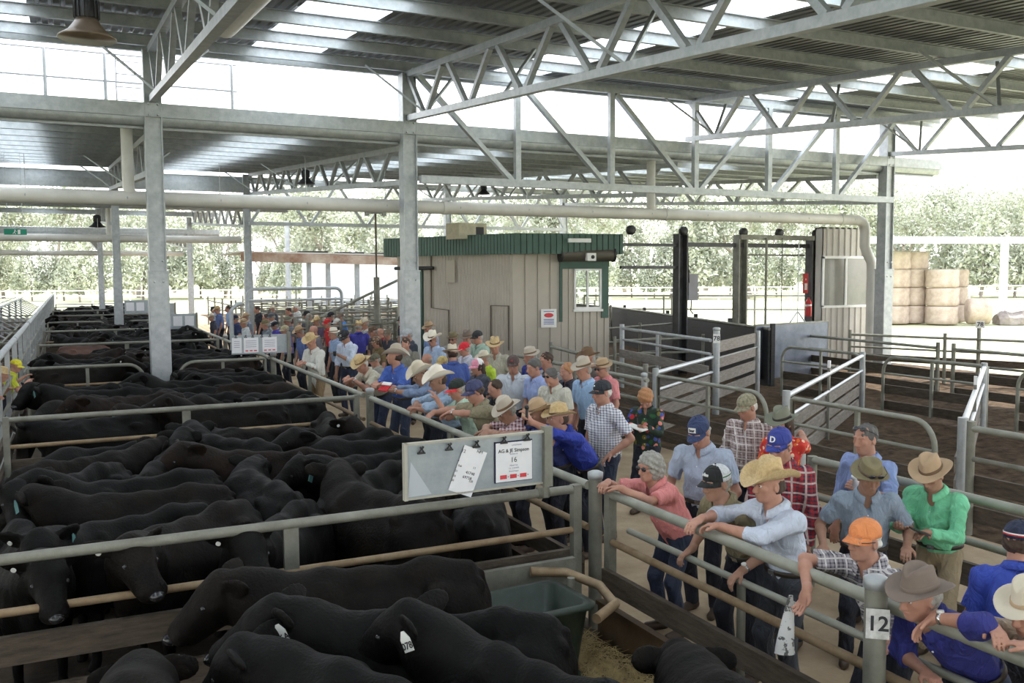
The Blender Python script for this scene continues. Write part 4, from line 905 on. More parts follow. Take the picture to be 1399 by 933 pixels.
# ---------------------------------------------------------------- people
SKINS = [mat('skin_sunburnt', (0.40, 0.20, 0.14), 0.55, col2=(0.50, 0.27, 0.20), vscale=9, spec=0.35), mat('skin_tanned', (0.31, 0.165, 0.11), 0.55, col2=(0.39, 0.22, 0.155), vscale=9, spec=0.35), mat('skin_fair', (0.56, 0.30, 0.21), 0.55, col2=(0.62, 0.36, 0.27), vscale=9, spec=0.35)]
EYEM = mat('eye_white', (0.6, 0.58, 0.55), 0.3); LENS = mat('dark_lens', (0.015, 0.015, 0.02), 0.15, spec=0.8); STEEL = mat('watch_steel', (0.6, 0.6, 0.6), 0.25, 0.9); WDIAL = mat('watch_dial', (0.75, 0.75, 0.72), 0.3)
LEATH = mat('dark_leather', (0.035, 0.025, 0.018), 0.5); BOOT = mat('brown_boot', (0.07, 0.045, 0.03), 0.6, var=0.2)
def unit(v): v = np.array(v, float); return v / (np.linalg.norm(v) + 1e-9)
def ik(a, t, l1, l2, pole):
    a = np.array(a, float); t = np.array(t, float); d = t - a; L = np.linalg.norm(d); mx = (l1 + l2) * 0.995
    if L > mx: t = a + d / L * mx; d = t - a; L = mx
    x = (l1 * l1 - l2 * l2 + L * L) / (2 * L); h = math.sqrt(max(l1 * l1 - x * x, 1e-6)); n = d / L; p = np.array(pole, float); p = p - n * (p @ n); p = unit(p)
    return a + n * x + p * h, t
def axes(fd, up=(0, 0, 1)):
    """3x3 with rows x (right), y (forward), z (up)"""
    y = unit(fd); x = unit(np.cross(y, up)); z = np.cross(x, y); return np.array([x, y, z])
def hand(V, W, d, pn, curl, sc, side, k=0.006, hold=False):
    """palm and five fingers; d = direction wrist->knuckles, pn = palm normal (toward what it rests on), thumb leaves the side of the palm"""
    d = unit(d); pn = np.array(pn, float); pn = unit(pn - d * (pn @ d)); s = np.cross(d, pn) * side
    W = np.array(W, float); R = np.array([s, d, pn])
    V.ell(W + d * 0.048 * sc, (0.043 * sc, 0.054 * sc, 0.0165 * sc), R, k=0.012)
    V.cone(W - d * 0.02 * sc, W + d * 0.03 * sc, 0.026 * sc, 0.024 * sc, k=0.015)
    for i, (o, l) in enumerate(((-0.031, 0.074), (-0.0105, 0.082), (0.0105, 0.077), (0.030, 0.060))):
        c0 = curl + 0.09 * i; p0 = W + d * 0.088 * sc + s * o * sc; dd = d; p = p0; r = 0.0098 * sc
        for j, f in enumerate((0.46, 0.30, 0.24)):
            c = c0 * (0.6 + 0.55 * j); dd = unit(d * math.cos(c) + pn * math.sin(c) + s * (o * 0.9) * (1 if j == 0 else 0)); q = p + dd * l * f * sc * (1.0 if j else 1.05); V.cone(p, q, r, r * 0.92, k=0.004); p = q; r *= 0.92
    t0 = W + d * 0.024 * sc - s * 0.030 * sc; t1 = t0 + unit(-s * 0.75 + d * 0.75 + pn * (0.3 + 0.5 * hold)) * 0.038 * sc; t2 = t1 + unit(-s * 0.25 + d * 0.9 + pn * (0.45 + 0.5 * hold)) * 0.034 * sc
    V.cone(t0, t1, 0.0135 * sc, 0.0115 * sc, k=0.008); V.cone(t1, t2, 0.0112 * sc, 0.0095 * sc, k=0.004)
def head_vol(V, c, R, sc, neck, female=False, thick=1.0):
    x, y, z = R
    def L(a, b, e): return c + (x * a + y * b + z * e) * sc
    V.cone(neck, L(0, -0.025, -0.075), 0.064 * sc * thick, 0.058 * sc * thick, k=0.03)
    V.ell(L(0, -0.012, 0.028), np.array([0.076, 0.098, 0.088]) * sc, R, k=0.02)
    V.ell(L(0, 0.022, -0.035), np.array([0.064, 0.068, 0.082]) * sc * (1, 1, 1), R, k=0.025)
    V.ell(L(0, 0.056, -0.092), np.array([0.034, 0.028, 0.024]) * sc, R, k=0.025)            # chin
    for s in (-1, 1):
        V.ell(L(s * 0.036, 0.066, -0.018), np.array([0.024, 0.018, 0.02]) * sc, R, k=0.015)  # cheeks
        V.ell(L(s * 0.031, 0.100, 0.006), np.array([0.019, 0.014, 0.012]) * sc, R, k=0.012, sub=True)  # sockets
        V.ell(L(s * 0.031, 0.079, 0.004), np.array([0.0125, 0.0125, 0.0125]) * sc, R, k=0.004)
        V.cone(L(s * 0.015, 0.088, 0.026), L(s * 0.046, 0.078, 0.025), 0.009 * sc, 0.008 * sc, k=0.01)
        V.ell(L(s * 0.079, -0.008, -0.008), np.array([0.010, 0.020, 0.033]) * sc, R, k=0.008)
        V.ell(L(s * 0.088, -0.002, -0.006), np.array([0.006, 0.010, 0.018]) * sc, R, k=0.006, sub=True)
        V.ell(L(s * 0.012, 0.099, -0.040), np.array([0.010, 0.010, 0.008]) * sc, R, k=0.006)
    V.cone(L(0, 0.088, 0.012), L(0, 0.112, -0.034), 0.010 * sc, 0.0135 * sc, k=0.012)
    V.ell(L(0, 0.088, -0.060), np.array([0.024, 0.012, 0.0065]) * sc, R, k=0.006); V.ell(L(0, 0.085, -0.071), np.array([0.020, 0.012, 0.0075]) * sc, R, k=0.006)
    V.ell(L(0, 0.099, -0.0655), np.array([0.026, 0.006, 0.0022]) * sc, R, k=0.003, sub=True)
def grid_mesh(rows, closed=True):
    """rows: list of rings (same count) -> MB"""
    b = MB(); n = len(rows[0]); v = [p for r in rows for p in r]; f = []
    for i in range(len(rows) - 1):
        for k in range(n if closed else n - 1): f.append((i * n + k, i * n + (k + 1) % n, (i + 1) * n + (k + 1) % n, (i + 1) * n + k))
    b.add(v, f, True); return b
HATS = {  # brim radius side, front/back, curl up sides, dip front, crown h, crown taper, pinch
    'cowboy': (0.180, 0.205, 0.085, 0.035, 0.145, 0.82, 0.045), 'akubra': (0.160, 0.172, 0.026, 0.022, 0.122, 0.84, 0.032), 'flat': (0.19, 0.19, 0.008, 0.004, 0.105, 0.9, 0.035),
    'straw': (0.162, 0.180, 0.045, 0.02, 0.118, 0.85, 0.03), 'bush': (0.140, 0.148, -0.02, -0.02, 0.10, 0.86, 0.02), 'small': (0.125, 0.13, -0.012, -0.012, 0.105, 0.86, 0.02)}
def make_hat(kind, m, band, parent, n=36, s=1.0):
    bs, bf, curl, dip, ch, tp, pinch = HATS[kind]
    hx, hy = 0.083, 0.103; rows = []
    def P(t, a):  # t: 0 crown centre .. 1 crown edge top .. 2 head band .. 3 brim edge
        ca, sa = math.cos(a), math.sin(a)
        if t <= 1:
            rx, ry = hx * tp * t, hy * tp * 0.94 * t
            z = ch - pinch * math.exp(-(ca * t * 1.5) ** 2 * 2.2) * (0.75 + 0.25 * (1 - t)) + 0.012 * t * (1 - t) - 0.012 * (t ** 6) - (0.014 * max(0, sa) * t if kind in ('cowboy', 'akubra', 'straw', 'flat') else 0)
            if kind in ('cowboy', 'akubra', 'flat'): 
                if sa > 0: rx *= 1 - 0.22 * sa * sa
            return (rx * ca, ry * sa, z)
        if t <= 2:
            u = t - 1; q = tp + (1 - tp) * u
            rx, ry = hx * q, hy * (tp * 0.94 + (1 - tp * 0.94) * u)
            if kind in ('cowboy', 'akubra', 'flat') and sa > 0: rx *= 1 - 0.22 * sa * sa * (1 - u)
            zt = ch - 0.012 - (pinch * math.exp(-(ca * 1.5) ** 2 * 2.2) * 0.75) - (0.014 * max(0, sa) if kind in ('cowboy', 'akubra', 'straw', 'flat') else 0)
            return (rx * ca, ry * sa, zt * (1 - u) ** 1.0)
        u = t - 2; R0x, R0y = hx, hy; bx, by = bs, bf
        rx = R0x + (bx - R0x) * u; ry = R0y + (by - R0y) * u
        z = curl * (abs(ca) ** 1.5) * u ** 1.8 - dip * abs(sa) ** 2 * u ** 1.4 - 0.004 * math.sin(u * PI)
        if kind == 'cowboy': rx *= 1 - 0.10 * (abs(ca) ** 2) * u
        return (rx * ca, ry * sa, z)
    ts = [0.001, 0.25, 0.5, 0.7, 0.85, 0.95, 1.0, 1.12, 1.35, 1.7, 2.0, 2.08, 2.3, 2.6, 2.85, 3.0]
    top = [[P(t, 2 * PI * k / n) for k in range(n)] for t in ts]
    th = 0.004
    edge = [[(p[0] * 1.012, p[1] * 1.012, p[2] - th / 2) for p in top[-1]]]
    und = [[(p[0] * (1 if i < 3 else 0.96), p[1] * (1 if i < 3 else 0.97), p[2] - th) for p in top[j]] for i, j in enumerate((15, 14, 13, 11, 9, 6, 3, 0))]
    b = grid_mesh(top + edge + und)
    b.v = [(p[0] * s, p[1] * s, p[2] * s) for p in b.v]
    h = b.build('hat', m, parent)
    if band is not None:
        r = [[tuple(c * s * f if i < 2 else c * s for i, c in enumerate(P(t, 2 * PI * k / n))) for k in range(n)] for t, f in ((1.98, 1.02), (1.96, 1.035), (1.76, 1.045), (1.74, 1.01))]
        grid_mesh(r).build('hat_band', band, h)
    return h
def make_cap(m, parent, m2=None, peak=None, n=28, stripe=None):
    rows = []
    for i in range(9):
        t = i / 8; a_ = PI / 2 * t
        rows.append([(0.086 * math.sin(a_ + 0.001) * math.cos(2 * PI * k / n), 0.106 * math.sin(a_ + 0.001) * math.sin(2 * PI * k / n) - 0.004, 0.085 * math.cos(a_) + 0.0) for k in range(n)])
    rows.append([(p[0] * 1.005, p[1] * 1.005, -0.022) for p in rows[-1]]); rows.append([(p[0] * 0.96, p[1] * 0.96, -0.022) for p in rows[-2]]); rows.append([(p[0] * 0.94, p[1] * 0.94, 0.02) for p in rows[-3]])
    b = grid_mesh(rows)
    if m2 is not None:   # rear panels of another colour
        for i, f in enumerate(b.f):
            cy = sum(b.v[k][1] for k in f) / 4
            if cy < 0.012: b.mi[i] = 1
    c = b.build('cap', [m, m2] if m2 is not None else m, parent)
    pk = []
    for j in range(5):
        t = j / 4; row = []
        for k in range(13):
            a = PI * (0.12 + 0.76 * k / 12); L = 0.075 * t * math.sin(PI * k / 12) ** 0.6
            row.append((0.086 * math.cos(a) * (1 - 0.05 * t), 0.104 * math.sin(a) + L - 0.004, -0.014 - 0.10 * (math.cos(a) * 0.55) ** 2 * t - 0.012 * t))
        pk.append(row)
    pk2 = [[(p[0], p[1], p[2] - 0.004) for p in r] for r in pk]
    bb_ = grid_mesh(pk, False); bb_.add([p for r in reversed(pk2) for p in r], [tuple(q) for q in grid_mesh(pk2, False).f], True)
    bb_.build('cap_peak', peak or m, c)
    MB().ball((0, -0.004, 0.086), 0.007, 8, 4).build('cap_button', peak or m, c)
    if stripe:
        for i, (mm, z) in enumerate(stripe):
            r = [[(p[0] * 1.02, p[1] * 1.02, z + dz) for p in rows[8]] for dz in (0, 0.008)]
            bs_ = grid_mesh(r); bs_.f = [f for f in bs_.f if sum(bs_.v[k][1] for k in f) / 4 < 0.03]; bs_.sm = bs_.sm[:len(bs_.f)]; bs_.mi = bs_.mi[:len(bs_.f)]; bs_.build('cap_stripe', mm, c)
    return c
NP = [0]
def person(x, y, yaw, top, label, shirt=None, pants=None, skin=0, lean=0.0, hunch=0.0, hyaw=0.0, hpitch=0.0, hl=None, hr=None, hat=None, hatm=None, band=None, hair=None, hairstyle='short', sleeve='short', near=True, glasses=None, watch=None, cap2=None, capstripe=None, peak=None, captext=None, res=None, z0=0.0, wide=1.0, belt=True, feet=None, palms=None, curl=(0.5, 0.5), elbows=None, group=None, tall=None, twist=0.0, belly=0.0, open_collar=True, female=False, hips_back=None, pole=None, hem=0.0, htilt=0.0, boots=True):
    """yaw: heading, 0 = +Y, clockwise positive. hl / hr: wrist targets in the world. returns the root Empty on the ground"""
    NP[0] += 1; seed = NP[0]
    Hh = tall or top; sc = Hh / 1.78
    root = empty('person', (x, y, z0), 0, label, 'person', group)
    fx = np.array([math.sin(yaw), math.cos(yaw), 0]); rx = np.array([math.cos(yaw), -math.sin(yaw), 0]); up = np.array([0, 0, 1.])
    O = np.array([x, y, z0])
    def W2(p): return np.array(p, float) - O
    hb = (0.30 * math.sin(lean)) if hips_back is None else hips_back
    hipz = 0.525 * Hh - 0.02 * lean
    pel = -fx * hb + up * hipz
    l2 = lean + hunch
    s1 = fx * math.sin(lean) + up * math.cos(lean); s2 = fx * math.sin(l2) + up * math.cos(l2)
    tw = yaw + twist; rx2 = np.array([math.cos(tw), -math.sin(tw), 0]); fx2 = np.array([math.sin(tw), math.cos(tw), 0])
    waist = pel + s1 * 0.14 * sc; chest = waist + unit(s1 + s2) * 0.17 * sc; nb = chest + s2 * 0.185 * sc
    bx = rx2 * 1.0; by = unit(np.cross(s2, rx2)) ; by = by if by @ fx2 > 0 else -by
    RT = np.array([bx, by, s2]); R1 = np.array([rx, unit(np.cross(s1, rx)) * (1 if unit(np.cross(s1, rx)) @ fx > 0 else -1), s1])
    sw = (0.176 if not female else 0.152) * sc * wide
    shz = nb - s2 * 0.058 * sc
    SH = {1: shz + bx * sw, -1: shz - bx * sw}
    # head
    hy = tw + hyaw; hfl = np.array([math.sin(hy), math.cos(hy), 0]); hf = hfl * math.cos(hpitch) - up * math.sin(hpitch)
    RH = axes(hf)
    if htilt: c_, s_ = math.cos(htilt), math.sin(htilt); RH = np.array([RH[0] * c_ + RH[2] * s_, RH[1], RH[2] * c_ - RH[0] * s_])
    neckdir = unit(s2 * 0.6 + up * 0.5 + fx2 * 0.12)
    hc = nb + neckdir * 0.115 * sc + RH[2] * 0.055 * sc + RH[1] * 0.02 * sc
    hs = sc * 1.02
    # arms
    ua, fa = 0.29 * sc, 0.26 * sc; E = {}; Wr = {}
    for sd, tgt in ((1, hr), (-1, hl)):
        if tgt is None: t = SH[sd] - up * 0.53 * sc + fx2 * 0.08 * sc + bx * sd * 0.05
        else: t = W2(tgt)
        pl_ = (pole or {}).get(sd) if pole else None
        if pl_ is None: pl_ = -up * 0.8 - fx2 * 0.35 + bx * sd * 0.55
        E[sd], Wr[sd] = ik(SH[sd], t, ua, fa, pl_)
    # legs
    th_, sh_ = 0.2345 * Hh, 0.2345 * Hh; K = {}; A = {}; hipj = {1: pel + rx * 0.088 * sc - up * 0.03 * sc, -1: pel - rx * 0.088 * sc - up * 0.03 * sc}
    fo = feet or {1: (0.11, 0.0), -1: (-0.11, 0.0)}
    for sd in (1, -1):
        a = rx * fo[sd][0] + fx * fo[sd][1] - fx * hb * 0.6 + up * 0.085; K[sd], A[sd] = ik(hipj[sd], a, th_, sh_, fx + rx * sd * 0.15)
    lod = res or (0.0065 if near else 0.013)
    sk = SKINS[skin]
    # --- body: head, neck, arms and hands over a slim continuous core
    V = Vol()
    V.ell(chest, np.array([0.125, 0.085, 0.19]) * sc, RT, k=0.03); V.cone(waist, pel, 0.095 * sc, 0.10 * sc, k=0.05)
    V.cone(nb - s2 * 0.05 * sc, nb + neckdir * 0.02, 0.07 * sc, 0.055 * sc, k=0.04)
    for sd in (1, -1):
        V.cone(shz, SH[sd], 0.05 * sc, 0.045 * sc, k=0.04)
        V.cone(SH[sd], E[sd], 0.046 * sc, 0.038 * sc, k=0.03); md = E[sd] + (Wr[sd] - E[sd]) * 0.3
        V.cone(E[sd], md, 0.037 * sc, 0.041 * sc, k=0.02); V.cone(md, Wr[sd], 0.041 * sc, 0.0265 * sc, k=0.02)
        V.cone(hipj[sd], K[sd], 0.07 * sc, 0.045 * sc, k=0.04); V.cone(K[sd], A[sd], 0.045 * sc, 0.035 * sc, k=0.03)
        d = unit(Wr[sd] - E[sd]); pn = -up; cu = curl[0 if sd == -1 else 1]
        if palms and sd in palms: d, pn = unit(palms[sd][0]), np.array(palms[sd][1], float)
        hand(V, Wr[sd], d, pn, cu, sc * 1.0, sd)
    head_vol(V, hc, RH, hs, nb - s2 * 0.02)
    v, F = V.mesh(lod); body = link_mesh('body', np_mesh('body', v, F), sk, root)
    if near and glasses is None:
        for s in (-1, 1):
            c = hc + (RH[0] * s * 0.031 + RH[1] * 0.0815 + RH[2] * 0.004) * hs
            MB().ball(tuple(c), 0.0118 * hs, 8, 6).build('eye', EYEM, body); c2 = c + RH[1] * 0.0085 * hs
            MB().ball(tuple(c2), 0.0058 * hs, 6, 4).build('pupil', LENS, body)
    # --- shirt
    if shirt is not None:
        S = Vol(); fat = 1.0 + belly
        S.ell(chest + s2 * 0.045 * sc, np.array([0.166 * wide, 0.118, 0.145]) * sc, RT, k=0.05)
        S.ell(chest - s2 * 0.06 * sc + by * 0.01, np.array([0.162 * wide, 0.122 * fat, 0.15]) * sc, RT, k=0.06)
        S.ell(waist - s1 * 0.02 + R1[1] * 0.03 * belly, np.array([0.155 * wide * (1 + belly * 0.3), 0.118 * fat, 0.14]) * sc, R1, k=0.07)
        S.ell(pel + s1 * 0.01, np.array([(0.165 if hem else 0.146) * wide, (0.125 if hem else 0.108) * (1 + belly * 0.5), 0.12 + hem]) * sc, R1, k=0.05)
        S.cone(SH[1] - bx * 0.02, SH[-1] + bx * 0.02, 0.062 * sc, 0.062 * sc, k=0.06)
        S.cone(nb - s2 * 0.06 * sc, nb - s2 * 0.005 * sc, 0.085 * sc, 0.066 * sc, k=0.05)
        for sd in (1, -1):
            if sleeve == 'short': S.cone(SH[sd], SH[sd] + (E[sd] - SH[sd]) * 0.78, 0.068 * sc, 0.067 * sc, k=0.05, flat=True)
            else:
                S.cone(SH[sd], E[sd], 0.066 * sc, 0.056 * sc, k=0.05); S.cone(E[sd], E[sd] + (Wr[sd] - E[sd]) * (0.88 if sleeve == 'long' else 0.38), 0.057 * sc, 0.047 * sc if sleeve == 'long' else 0.056 * sc, k=0.03, flat=True)
        if open_collar: S.cone(nb + by * 0.055 * sc + s2 * 0.03, nb + by * 0.125 * sc - s2 * 0.12 * sc, 0.036 * sc, 0.008, k=0.008, sub=True)
        bot = pel - s1 * (0.06 + hem) * sc; cf = lambda P: -((P - bot.astype(np.float32)) @ s1.astype(np.float32))
        v, F = S.mesh(max(lod, 0.0085), cloth_noise(seed, 0.017 if near else 0.007), cf); so2 = link_mesh('shirt', np_mesh('shirt', v, F), shirt, root)
        # collar
        cl_ = []; n_ = 18
        for j, (rr_, dz) in enumerate(((0.068, 0.0), (0.071, 0.048), (0.078, 0.052), (0.108, 0.008), (0.103, -0.004))):
            row = []
            for k in range(n_ + 1):
                a = PI * 0.5 + 0.28 + (2 * PI - 0.56) * k / n_
                p = nb + (bx * math.cos(a) + by * math.sin(a) * 1.08) * rr_ * sc + s2 * (dz - 0.030 * max(0, math.sin(a)) ** 2) * sc; row.append(tuple(p))
            cl_.append(row)
        grid_mesh(cl_, False).build('collar', shirt, so2)
        if near and open_collar:
            bt = MB()
            for j in range(5):
                p = chest + s2 * (0.07 - 0.085 * j) * sc + by * (0.127 * (1 if j < 4 else 1) * (fat if j > 1 else 1)) * sc; bt.ball(tuple(p), 0.006, 6, 4)
            bt.build('button_row', PAINT_TIP, so2)
    # --- trousers, belt, boots
    if pants is not None:
        T = Vol(); T.ell(pel - up * 0.01, np.array([0.158 * wide, 0.118 * (1 + belly * 0.4), 0.13]) * sc, R1, k=0.04)
        for sd in (1, -1):
            T.cone(hipj[sd] - up * 0.02, K[sd], 0.094 * sc, 0.068 * sc, k=0.045); T.cone(K[sd], A[sd] - up * 0.02, 0.068 * sc, 0.058 * sc, k=0.03, flat=True)
        tp_ = pel + s1 * 0.075 * sc; cf = lambda P: ((P - tp_.astype(np.float32)) @ s1.astype(np.float32))
        v, F = T.mesh(max(lod, 0.010), cloth_noise(seed + 50, 0.006), cf); tr = link_mesh('trousers', np_mesh('trousers', v, F), pants, root)
        if belt and near:
            rows = []
            for dz, g in ((0.035, 1.0), (0.036, 1.035), (0.072, 1.035), (0.073, 1.0)):
                rows.append([tuple(pel + s1 * dz * sc + (R1[0] * math.cos(2 * PI * k / 28) * 0.166 * wide + R1[1] * math.sin(2 * PI * k / 28) * 0.126 * (1 + belly * 0.5)) * sc * g) for k in range(28)])
            bl_ = grid_mesh(rows).build('belt', LEATH, tr)
            c = pel + s1 * 0.054 * sc + R1[1] * 0.135 * (1 + belly * 0.5) * sc; MB().bar(tuple(c - R1[0] * 0.025), tuple(c + R1[0] * 0.025), 0.008, 0.032, tuple(s1)).build('buckle', STEEL, bl_)
    if near or boots:
        for sd in (1, -1):
            a = A[sd]; Bv = Vol(); toe = unit(fx + rx * sd * 0.2)
            Bv.cone(a + up * 0.06, a - up * 0.03, 0.046 * sc, 0.048 * sc, k=0.02); Bv.cone(a - up * 0.045 - toe * 0.03, a - up * 0.05 + toe * 0.15 * sc, 0.04, 0.036, k=0.03)
            gz = 0.001; cf = lambda P: (gz - P[..., 2]); v, F = Bv.mesh(0.012, None, cf); link_mesh('boot', np_mesh('boot', v, F), BOOT, root)
    # --- hair
    if hair is not None:
        Hv = Vol(); Lh = lambda a, b, e: hc + (RH[0] * a + RH[1] * b + RH[2] * e) * hs
        g = 1.0
        if hairstyle == 'short':
            Hv.ell(Lh(0, -0.018, 0.032), np.array([0.084, 0.100, 0.092]) * hs, RH, k=0.02)
            Hv.ell(Lh(0, 0.075, -0.045), np.array([0.12, 0.075, 0.085]) * hs, RH, k=0.012, sub=True); Hv.ell(Lh(0, -0.03, -0.13), np.array([0.15, 0.15, 0.075]) * hs, RH, k=0.012, sub=True)
        elif hairstyle == 'bob':
            Hv.ell(Lh(0, -0.022, 0.03), np.array([0.106, 0.118, 0.106]) * hs, RH, k=0.02); Hv.ell(Lh(0, -0.045, -0.045), np.array([0.106, 0.095, 0.085]) * hs, RH, k=0.05)
            Hv.ell(Lh(0, 0.105, -0.045), np.array([0.075, 0.085, 0.085]) * hs, RH, k=0.02, sub=True)
        elif hairstyle == 'curly':
            Hv.ell(Lh(0, -0.018, 0.04), np.array([0.105, 0.118, 0.105]) * hs, RH, k=0.02); Hv.ell(Lh(0, 0.10, -0.055), np.array([0.075, 0.075, 0.09]) * hs, RH, k=0.02, sub=True)
            Hv.ell(Lh(0, -0.03, -0.15), np.array([0.15, 0.15, 0.075]) * hs, RH, k=0.02, sub=True)
        elif hairstyle == 'fringe':   # what shows under a hat at the sides and back
            Hv.ell(Lh(0, -0.022, 0.0), np.array([0.083, 0.096, 0.075]) * hs, RH, k=0.02); Hv.ell(Lh(0, 0.062, -0.04), np.array([0.13, 0.088, 0.14]) * hs, RH, k=0.008, sub=True); Hv.ell(Lh(0, 0, -0.12), np.array([0.15, 0.17, 0.07]) * hs, RH, k=0.01, sub=True)
        elif hairstyle == 'long':
            Hv.ell(Lh(0, -0.02, 0.01), np.array([0.09, 0.105, 0.10]) * hs, RH, k=0.02); Hv.ell(Lh(0, -0.07, -0.11), np.array([0.08, 0.045, 0.13]) * hs, RH, k=0.04); Hv.ell(Lh(0, 0.10, -0.03), np.array([0.075, 0.09, 0.12]) * hs, RH, k=0.01, sub=True)
        rr_ = np.random.RandomState(seed); f1, f2_ = rr_.randn(3) * 60, rr_.randn(3) * 60
        nz = lambda P: (0.004 * np.sin(P @ f1.astype(np.float32)) + 0.004 * np.sin(P @ f2_.astype(np.float32)) + 0.003 * np.sin(P[..., 0] * 170) * np.sin(P[..., 1] * 160)).astype(np.float32)
        v, F = Hv.mesh(max(lod, 0.0075), nz)
        if len(F): link_mesh('hair', np_mesh('hair', v, F), hair, root)
    # --- headwear
    def place(o, a, b, e, tiltx=0.0, s=1.0):
        c = hc + (RH[0] * a + RH[1] * b + RH[2] * e) * hs
        m = Matrix.Identity(4); X, Y, Z = RH
        for i in range(3): m[i][0] = X[i]; m[i][1] = Y[i]; m[i][2] = Z[i]; m[i][3] = c[i]
        o.matrix_local = m @ Matrix.Rotation(tiltx, 4, 'X') @ Matrix.Scale(hs * s, 4); return o
    if hat in HATS: place(make_hat(hat, hatm, band, root, 36 if near else 24), 0, -0.012, 0.052, -0.06)
    elif hat == 'cap':
        cpo = make_cap(hatm, root, cap2, peak, stripe=capstripe); place(cpo, 0, -0.008, 0.050, -0.06)
        if captext:
            tx, tm_, tsz, ty = captext
            text_mesh(tx, tsz, tm_, cpo, Matrix.Translation((0, 0.098, 0.035)) @ Matrix.Rotation(math.radians(62), 4, 'X') @ Matrix.Rotation(PI, 4, 'Y') @ Matrix.Rotation(0, 4, 'Z') @ Matrix.Translation((0, 0, 0)), 'cap_lettering', bold=True) if False else \
            (MB().box(-0.032, 0.032, -0.020, 0.020, 0, 0.004).build('cap_patch', WHITEP, cpo).__setattr__('matrix_local', Matrix.Translation((0, 0.0945 + 0.002, 0.036)) @ Matrix.Rotation(PI, 4, 'Z') @ Matrix.Rotation(math.radians(62), 4, 'X')) if tx == 'bur' else None, text_mesh(tx, tsz, tm_, cpo, Matrix.Translation((0, 0.0945 + (0.008 if tx == 'bur' else 0.004), 0.036 + (0.002 if tx == 'bur' else 0))) @ Matrix.Rotation(PI, 4, 'Z') @ Matrix.Rotation(math.radians(62), 4, 'X'), 'cap_lettering', ext=0.003, bold=True))
    elif hat == 'visorband': pass
    if glasses in ('dark', 'clear'):
        g = MB()
        for s in (-1, 1):
            g.ball((s * 0.033, 0.101, 0.002), 0.028, 10, 6, (1, 0.28, 0.72)); 
        gl = g.build('glasses', LENS if glasses == 'dark' else mat('spectacle_lens', (0.30, 0.22, 0.18), 0.1), root)
        fr = MB().tube([(-0.012, 0.106, 0.008), (0.012, 0.106, 0.008)], 0.003, 5)
        for s in (-1, 1): fr.tube([(s * 0.056, 0.094, 0.008), (s * 0.083, 0.06, 0.01), (s * 0.084, 0.0, 0.008)], 0.0028, 5)
        fr.build('glasses_frame', LENS, gl); place(gl, 0, 0, 0)
    elif glasses in ('onhat', 'onhead'):
        g = MB()
        for s in (-1, 1): g.ball((s * 0.034, 0.0, 0), 0.026, 10, 6, (1, 0.3, 0.75)); g.tube([(s * 0.058, 0, 0.0), (s * 0.1, -0.05, 0.0), (s * 0.1, -0.14, 0.0)], 0.003, 5)
        g.tube([(-0.01, 0, 0.006), (0.01, 0, 0.006)], 0.004, 5)
        gl = g.build('sunglasses', LENS, root)
        if glasses == 'onhat': place(gl, 0, 0.125, 0.085, -0.1, 0.95)
        else: place(gl, 0, 0.075, 0.095, 0.5, 0.95)
    if watch is not None:
        sd = watch; d = unit(Wr[sd] - E[sd]); c = Wr[sd] - d * 0.035 * sc; R_ = axes(d); rows = []
        for t, g in ((-0.009, 0.0285), (-0.009, 0.0325), (0.009, 0.0335), (0.009, 0.0295)): rows.append([tuple(c + d * t + (R_[0] * math.cos(2 * PI * k / 16) + R_[2] * math.sin(2 * PI * k / 16)) * g * sc) for k in range(16)])
        w_ = grid_mesh(rows).build('watch', STEEL, root); out = unit(up - d * (up @ d)); MB().tube([tuple(c + out * 0.030 * sc), tuple(c + out * 0.041 * sc)], 0.017, 12).build('watch_dial', WDIAL, w_)
    root['_hc'] = [float(q) for q in (hc + O)]
    del root['_hc']
    return root, dict(hc=hc + O, Wr={k_: Wr[k_] + O for k_ in Wr}, E={k_: E[k_] + O for k_ in E}, RH=RH, sc=sc, SH={k_: SH[k_] + O for k_ in SH}, chest=chest + O, RT=RT)
